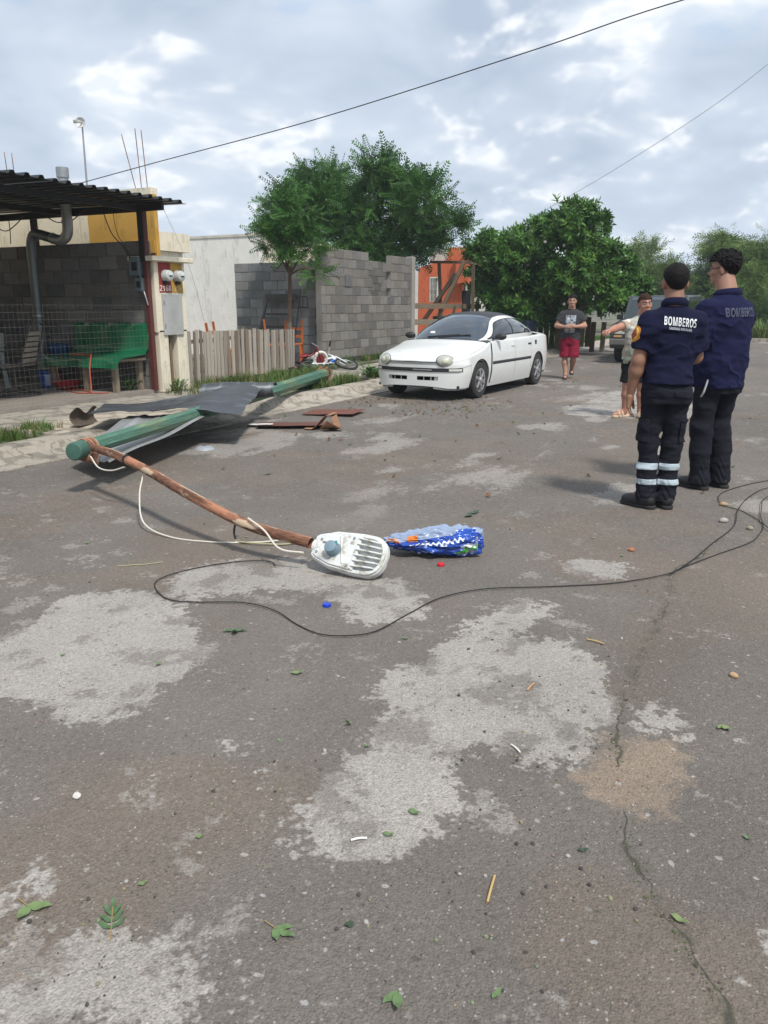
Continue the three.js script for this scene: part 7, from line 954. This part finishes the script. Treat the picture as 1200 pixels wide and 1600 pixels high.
// ---------- bicycles ----------
function bike(t, s, frameM, tyreM, rimM, barM) {
  const wheel = (x) => { const w = new THREE.Group(); w.name = 'wheel'; w.position.set(x * s, 0.2 * s, 0); t.add(w); obj('tyre', [new THREE.TorusGeometry(0.185 * s, 0.022 * s, 8, 40)], tyreM, w); obj('rim', [new THREE.TorusGeometry(0.16 * s, 0.009 * s, 6, 36)], rimM, w); obj('hub', [at(cyl(0.018 * s, 0.018 * s, 0.07 * s, 10), 0, 0, 0, PI / 2, 0, 0)], rimM, w); const sp = []; for (let i = 0; i < 14; i++) { const a = (i / 14) * 6.28; sp.push(rod([0, 0, i % 2 ? 0.02 : -0.02], [Math.cos(a) * 0.16 * s, Math.sin(a) * 0.16 * s, 0], 0.0015, 0.0015, 4)); } obj('spokes', sp, rimM, w); };
  wheel(-0.33); wheel(0.33);
  const J = (n, a, b, r, m) => obj(n, [rod(a.map((v) => v * s), b.map((v) => v * s), r * s)], m, t);
  J('down_tube', [0.24, 0.44, 0], [-0.02, 0.19, 0], 0.024, frameM); J('top_tube', [0.23, 0.47, 0], [-0.12, 0.36, 0], 0.018, frameM); J('seat_tube', [-0.02, 0.19, 0], [-0.14, 0.46, 0], 0.018, frameM); J('chain_stay', [-0.02, 0.19, 0.03], [-0.33, 0.2, 0.03], 0.01, frameM); J('seat_stay', [-0.12, 0.38, 0.02], [-0.33, 0.2, 0.03], 0.01, frameM); J('fork', [0.24, 0.45, 0.03], [0.33, 0.2, 0.03], 0.012, frameM); J('fork', [0.24, 0.45, -0.03], [0.33, 0.2, -0.03], 0.012, frameM); J('head_tube', [0.22, 0.54, 0], [0.25, 0.43, 0], 0.02, frameM); J('handlebar', [0.19, 0.6, -0.24], [0.19, 0.6, 0.24], 0.011, barM); J('stem', [0.22, 0.53, 0], [0.19, 0.6, 0], 0.014, barM); for (const z of [-0.2, 0.2]) J('grip', [0.19, 0.6, z - 0.05], [0.19, 0.6, z + 0.05], 0.016, M.black);
  obj('saddle', [at(new THREE.SphereGeometry(1, 16, 10).scale(0.12 * s, 0.03 * s, 0.06 * s), -0.16 * s, 0.5 * s, 0)], barM, t); obj('crank', [at(cyl(0.06 * s, 0.06 * s, 0.012, 20), -0.02 * s, 0.19 * s, 0.03, PI / 2, 0, 0)], M.black, t); for (const k of [1, -1]) J('pedal_arm', [-0.02, 0.19, 0.035 * k], [-0.02 + 0.08 * k, 0.15, 0.05 * k], 0.009, M.galv);
}
{ const t = thing('child_bicycle', 'white and blue child bicycle lying on its side past the pole base', 'bicycle', [-8.35, 0.17, -14.15], 1.05); t.rotation.order = 'YXZ'; t.rotation.x = -1.2; bike(t, 1.25, std({ color: C(0.72, 0.74, 0.76), roughness: 0.3 }), M.rubber, M.galv, std({ color: C(0.6, 0.6, 0.6), roughness: 0.4 })); obj('blue_decal', [at(bx(0.17, 0.05, 0.062), 0.14, 0.38, 0, 0, 0, 0.76)], std({ color: C(0.02, 0.12, 0.5), roughness: 0.4 }), t); }
{ const t = thing('tricycle', 'small red tricycle with a white front wheel behind the white bicycle', 'tricycle', [-8.85, 0.17, -14.0], 0.9); t.rotation.x = 0.25; obj('front_wheel', [at(new THREE.TorusGeometry(0.14, 0.03, 8, 30), 0.25, 0.17, 0)], std({ color: C(0.72, 0.68, 0.62), roughness: 0.5 }), t); for (const z of [0.17, -0.17]) obj('rear_wheel', [at(new THREE.TorusGeometry(0.08, 0.025, 8, 24), -0.25, 0.105, z)], M.rubber, t); const rd = std({ color: C(0.2, 0.015, 0.02), roughness: 0.4 }); obj('frame', [tube([[0.2, 0.42, 0], [0.1, 0.3, 0], [-0.1, 0.26, 0], [-0.25, 0.1, 0]], 0.02, 24)], rd, t); obj('fork', [rod([0.2, 0.45, 0], [0.25, 0.17, 0.04], 0.013)], rd, t); obj('axle', [rod([-0.25, 0.105, -0.17], [-0.25, 0.105, 0.17], 0.012)], rd, t); obj('handlebar', [rod([0.18, 0.48, -0.18], [0.18, 0.48, 0.18], 0.012)], M.galv, t); obj('seat', [at(new THREE.SphereGeometry(1, 14, 8).scale(0.11, 0.03, 0.09), -0.1, 0.32, 0)], rd, t); obj('hub_plate', [at(cyl(0.09, 0.09, 0.03, 20), 0.25, 0.17, 0, PI / 2, 0, 0)], rd, t); }
// ---------- fence and barrel under the bushy tree ----------
{ const t = thing('plank_fence', 'low brown plank fence below the bushy tree', 'fence', [-8.6, 0.12, -26.6]); const R = rng(12); for (let i = 0; i < 14; i++) obj('plank', [bx(0.17, 0.95 + R() * 0.12, 0.025, i * 0.2, 0.5, (R() - 0.5) * 0.03, 0, 0, (R() - 0.5) * 0.03)], oldWood[(R() * 4) | 0], t); obj('rail', [bx(2.8, 0.08, 0.03, 1.3, 0.7, -0.03)], oldWood[1], t); }
for (const [x, k, l] of [[-5.78, 1, 'grey wooden post by the lawn under the tree, nearer one'], [-5.45, 3, 'pale wooden post by the lawn under the tree, farther one']]) tag(obj('garden_post', [bar([x, 0, -26.3], [x + 0.02, 0.95, -26.3], 0.14, 0.1)], oldWood[k]), l, 'post', 'posts by the lawn');
{ const t = thing('blue_barrel', 'dark blue barrel in the shade behind the white car', 'barrel', [-7.3, 0.12, -24.1]); obj('drum', [lathe([[0, 0], [0.29, 0], [0.3, 0.02], [0.3, 0.3], [0.31, 0.31], [0.3, 0.33], [0.3, 0.6], [0.31, 0.61], [0.3, 0.63], [0.3, 0.9], [0.28, 0.92], [0, 0.92]], 28)], std({ color: C(0.015, 0.03, 0.08), roughness: 0.5 }), t); for (const s of [-0.1, 0.1]) obj('bung', [cyl(0.03, 0.03, 0.03, 12, s, 0.93, 0)], M.lampGrey, t); }
// ---------- litter ----------
const slabBoard = (label, p, turn, w, d, colour, bend, cat = 'cardboard') => { const t = thing('cardboard_piece', label, cat, p, turn, 'wet cardboard and board pieces on the road'); obj('sheet', [shell((u, v) => [(u - 0.5) * w + 0.02 * (fbm(v * 6, u * 2, 2) - 0.5), 0.006 + bend(u, v) + 0.008 * fbm(u * 6, v * 6, 3), (v - 0.5) * d + 0.03 * (fbm(u * 7, v * 2, 3, 0, 5) - 0.5)], 24, 16, 0.004)], std({ color: C(...colour), map: mottleT, roughness: 0.9 }), t); return t; };
slabBoard('flat dark reddish board lying on the asphalt below the folded cardboard', [-5.35, 0.002, -8.15], 0.5, 1.0, 0.5, [0.13, 0.055, 0.04], (u, v) => 0.03 * sst(0.7, 1, v));
{ const t = slabBoard('folded brown cardboard standing up at the end of the reddish board', [-5.0, 0.003, -8.1], 0.3, 0.34, 0.3, [0.33, 0.17, 0.1], (u) => 0.17 * sst(0.25, 0.9, u)); obj('flap', [shell((u, v) => [0.17 + 0.05 * u, 0.16 - 0.15 * u, (v - 0.5) * 0.28], 6, 6, 0.004)], std({ color: C(0.38, 0.2, 0.11), map: mottleT }), t); }
slabBoard('second folded brown cardboard piece with a raised corner', [-4.78, 0.003, -8.0], -0.5, 0.2, 0.22, [0.36, 0.19, 0.11], (u, v) => 0.13 * u * v);
slabBoard('reddish board near the kerb behind the cardboard', [-5.55, 0.002, -9.35], 0.2, 0.75, 0.55, [0.16, 0.06, 0.04], (u, v) => 0.03 * u);
slabBoard('white sheet of paper beside the reddish board', [-5.78, 0.004, -7.95], 0.6, 0.3, 0.2, [0.7, 0.7, 0.68], (u, v) => 0.015 * v, 'paper');
{ const t = thing('broken_plate', 'pale broken plastic cover on the road under the metal sheet', 'plastic cover', [-5.35, 0.0, -6.35], 0.4); obj('cover', [lathe([[0.02, 0.035], [0.07, 0.03], [0.1, 0.012], [0.11, 0.0], [0.105, 0.0], [0.092, 0.01], [0.066, 0.024], [0.02, 0.03]], 24)], std({ color: C(0.32, 0.35, 0.38), roughness: 0.4 }), t); }
function cap(label, p, c) { const t = thing('bottle_cap', label, 'bottle cap', p, 0.3, 'plastic bottle caps'); obj('cap', [lathe([[0, 0.013], [0.014, 0.013], [0.0155, 0.011], [0.016, 0], [0.0145, 0], [0.0138, 0.0105], [0, 0.0108]], 24)], std({ color: C(...c), roughness: 0.4 }), t); const g = []; for (let i = 0; i < 16; i++) { const a = (i / 16) * 6.28; g.push(bx(0.0015, 0.01, 0.0015, Math.cos(a) * 0.0158, 0.0055, Math.sin(a) * 0.0158)); } obj('grip', g, std({ color: C(...c), roughness: 0.4 }), t).userData.kind = 'stuff'; t.scale.setScalar(1.25); }
cap('blue plastic bottle cap on the asphalt in front of the lamp', [-1.91, 0.001, -3.12], [0.01, 0.05, 0.5]); cap('red plastic bottle cap in front of the plastic bag', [-1.65, 0.001, -3.96], [0.6, 0.02, 0.03]);
// green sprigs and leaves blown onto the road
const leafCols = [[0.17, 0.25, 0.09], [0.075, 0.15, 0.055], [0.13, 0.21, 0.08], [0.2, 0.26, 0.1], [0.045, 0.08, 0.04]].map((c) => phy({ color: C(...c), roughness: 0.45, transmission: 0.15 }));
function blade(l, w, bend, k) { return surf((u, v) => { const s = v * l, half = w * Math.pow(Math.sin(Math.pow(Math.min(0.999, v * 0.97 + 0.015), 0.8) * PI), 0.85) / 2, x = (u * 2 - 1) * half; return [x, 0.004 + bend * v * v + 0.12 * Math.abs(x) + 0.002 * Math.sin(v * 9 + k), s]; }, 6, 12); }
function sprig(label, x, z, turn, leaves, m, stem, group) { const t = thing('leaf_sprig', label, 'leaf', [x, 0.002, z], turn, group); leaves.forEach(([ox, oz, a, l, w, b], i) => obj('leaf', [at(blade(l, w, b, i), ox, 0, oz, 0, a, 0)], leafCols[(m + (i % 2 ? 0 : 0)) % 5], t)); if (stem) obj('stem', [rod([stem[0], 0.004, stem[1]], [stem[2], 0.006, stem[3]], 0.0014)], std({ color: C(0.3, 0.2, 0.08) }), t); return t; }
sprig('sprig of two pale green leaves near the bottom-left corner', -1.53, -1.05, 1.1, [[0, 0, -0.6, 0.055, 0.03, 0.012], [0, 0, 0.9, 0.06, 0.03, 0.006]], 0, [0, 0, -0.015, -0.04]);
sprig('dark green compound leaf with seven leaflets near the bottom left', -1.29, -1.09, -2.4, [[0, 0.0, -0.9, 0.04, 0.013, 0.004], [0, 0.0, 0.9, 0.04, 0.013, 0.006], [0, 0.022, -0.8, 0.04, 0.013, 0.01], [0, 0.022, 0.8, 0.04, 0.013, 0.004], [0, 0.045, -0.6, 0.038, 0.012, 0.004], [0, 0.045, 0.6, 0.038, 0.012, 0.01], [0, 0.06, 0, 0.042, 0.013, 0.006]], 1, [0, -0.04, 0, 0.07]);
sprig('sprig of three light green leaves left of the bottom centre', -0.94, -1.27, 1.4, [[0, 0, -0.7, 0.045, 0.02, 0.005], [0, 0.01, 0.1, 0.05, 0.02, 0.008], [0, 0, 0.7, 0.042, 0.02, 0.004]], 2, [0, 0, 0, -0.035]);
sprig('pair of overlapping bright green leaves at the bottom centre', -0.6, -1.24, 0.2, [[0, 0, 0.3, 0.06, 0.022, 0.02], [0, 0, -0.5, 0.045, 0.02, 0.006]], 2, null);
sprig('green sprig of three leaves left of the wavy cable', -2.13, -2.67, 0.6, [[0, 0, 0, 0.075, 0.028, 0.03], [0, 0, 1.2, 0.06, 0.026, 0.01], [0, 0, -1.3, 0.06, 0.026, 0.006]], 1, null);
sprig('dark green leaf pile behind the plastic bag', -1.92, -5.11, 1.2, [[0, 0, 1.5, 0.11, 0.05, 0.012], [0, 0.02, -1.2, 0.09, 0.05, 0.01]], 4, null);
sprig('light green leaf beside the lower crack at the right', -0.1, -1.75, 0.9, [[0, 0, 0.2, 0.05, 0.018, 0.008]], 3, null);
sprig('green curled leaf between the lamp and the left pale patch', -1.66, -2.42, 1.9, [[0, 0, 0, 0.06, 0.026, 0.016]], 3, null);
sprig('small upright green leaf on the left tip of the large pale patch', -1.25, -2.19, 0.1, [[0, 0, 0, 0.04, 0.018, 0.03]], 0, null);
sprig('green leaf on the lower edge of the large pale patch', -0.85, -1.83, 1.0, [[0, 0, 0.3, 0.045, 0.02, 0.008]], 2, null);
sprig('yellow-green leaf near the small stones at the right', -0.06, -2.77, 0.5, [[0, 0, 0.3, 0.045, 0.026, 0.01], [0, 0, -0.8, 0.035, 0.02, 0.004]], 3, null);
{ const R = rng(77); const pts = [[-2.63, -2.11], [-3.79, -3.35], [-1.38, -2.95], [-1.13, -2.09], [-1.32, -1.46], [0.04, -2.15], [-0.41, -1.32], [-0.87, -1.7], [-1.34, -1.23], [-0.78, -1.37], [-0.36, -1.88], [-3.0, -3.9], [-1.0, -4.9], [-0.75, -4.6], [-2.9, -5.6], [-1.3, -3.7], [0.2, -3.4], [-2.2, -2.25]]; for (const [x, z] of pts) sprig('tiny green leaf scrap lying alone on the asphalt', x, z, R() * 6, [[0, 0, 0, 0.022 + 0.02 * R(), 0.012 + 0.008 * R(), 0.006 * R()]], (R() * 5) | 0, null, 'tiny scattered leaf scraps'); }
// straws and sticks
const strawM = std({ color: C(0.5, 0.34, 0.14), roughness: 0.7 });
for (const [x, z, l, a, m, lab] of [[-0.53, -1.68, 0.1, 0.15, strawM, 'straw-coloured stick below the large pale patch'], [-0.75, -2.78, 0.07, -0.1, std({ color: C(0.5, 0.26, 0.12) }), 'short reddish stick inside the large pale patch'], [-0.69, -2.31, 0.055, 0.9, std({ color: C(0.7, 0.68, 0.62) }), 'short white stick on the large pale patch'], [-0.66, -3.3, 0.08, 1.4, strawM, 'thin straw near the top of the large pale patch'], [-0.9, -1.66, 0.045, -0.9, std({ color: C(0.75, 0.73, 0.7) }), 'white splinter at the lower end of the large pale patch']])
  tag(obj('stick', [tube([[x, 0.005, z], [x + Math.sin(a) * l * 0.5, 0.008, z + Math.cos(a) * l * 0.5], [x + Math.sin(a) * l, 0.005, z + Math.cos(a) * l]], 0.0034, 8, 6)], m), lab, 'stick', 'small sticks on the road');
const stoneG = (s) => { const g = new THREE.IcosahedronGeometry(1, 2), p = g.attributes.position; for (let i = 0; i < p.count; i++) { const x = p.getX(i), y = p.getY(i), z = p.getZ(i), k = 0.8 + 0.45 * fbm3(x * 1.4 + s, y * 1.4, z * 1.4 + s * 2, 3); p.setXYZ(i, x * k, y * k * 0.62, z * k * 0.85); } g.computeVertexNormals(); return prep(mergeVertices(g)); };
const stones = [stoneG(1), stoneG(5), stoneG(9)];
for (const [x, z, s, c, l] of [[-0.05, -3.21, 0.018, [0.45, 0.3, 0.18], 'tan oval pebble right of the crack'], [-1.78, -1.43, 0.014, [0.6, 0.58, 0.55], 'white pebble on dark asphalt left of centre'], [-0.27, -5.72, 0.03, [0.38, 0.35, 0.32], 'grey stone beside the cable crossing'], [-0.1, -5.6, 0.024, [0.3, 0.28, 0.2], 'rough stone under the cable near the right edge'], [-0.31, -6.22, 0.028, [0.4, 0.28, 0.16], 'tan stone at the bend of the cable'], [-0.72, -4.75, 0.02, [0.4, 0.16, 0.08], 'small orange brick chip before the cables']]) { const m = tag(obj('stone', stones[(s * 1000) % 3 | 0], std({ color: C(...c), map: mottleT, roughness: 0.9 })), l, 'stone', 'single stones on the road'); m.scale.setScalar(s); m.position.set(x, s * 0.45, z); m.rotation.y = x * 9; }
const grit = (R) => { const t = R(); return t < 0.4 ? C(0.06, 0.055, 0.05) : t < 0.8 ? C(0.16 + 0.1 * R(), 0.15 + 0.08 * R(), 0.13) : C(0.34, 0.32, 0.29); };
scatter('gravel', 'loose grit scattered over the near asphalt', 'gravel', stones[0], std({ color: C(1, 1, 1), roughness: 0.95 }), 1800, 15, (R) => { const r = 1.1 + 5 * R() * R() + R(), a = -0.1 - R() * 1.35, s = 0.0014 + 0.005 * R() ** 4 + 0.001; if (fbm(Math.sin(a) * r * 2.2, Math.cos(a) * r * 2.2, 3, 0, 5) < 0.42 + 0.16 * R()) return null; return { x: Math.sin(a) * r, y: s * 0.4, z: -Math.cos(a) * r, s, rx: R(), rz: R() }; }, grit);
scatter('leaf_litter', 'brown and green leaf litter around the car and kerb', 'leaf litter', prep(blade(0.05, 0.025, 0.012, 1)), std({ color: C(1, 1, 1), roughness: 0.9 }), 600, 16, (R) => { const k = R(); let x, z; if (k < 0.45) { x = -6.1 + R() * 2.4; z = -9.6 - R() * 2.2; } else if (k < 0.62) { x = -6.35 + R() * 0.4; z = -6 - R() * 22; } else if (k < 0.85) { x = -6.2 + R() * 4.6; z = -14.5 - R() * 12; } else { x = -5 + R() * 5; z = -5.5 - R() * 9; } if (fbm(x * 1.7, z * 1.7, 3, 0, 6) < (k < 0.85 ? 0.47 : 0.35)) return null; return { x, y: 0.003, z, s: 0.5 + R() * 0.9, rx: (R() - 0.5) * 0.6, rz: (R() - 0.5) * 0.6 }; }, (R) => R() < 0.6 ? C(0.09 + 0.07 * R(), 0.05 + 0.03 * R(), 0.025) : C(0.06, 0.1, 0.03));
scatter('crack_debris', 'bits of earth and moss along the long road crack', 'debris', stones[1], std({ color: C(1, 1, 1), roughness: 1 }), 260, 17, (R) => { const l = crackLines[R() < 0.65 ? 0 : 1], i = 1 + ((R() * (l.length - 1)) | 0), t = R(), s = 0.0015 + 0.004 * R() * R(); return { x: mix(l[i - 1][0], l[i][0], t) + (R() - 0.5) * 0.05, y: s * 0.3, z: mix(l[i - 1][1], l[i][1], t) + (R() - 0.5) * 0.05, s }; }, (R) => R() < 0.5 ? C(0.07, 0.06, 0.04) : C(0.08, 0.1, 0.04));
renderer.render(scene, camera);
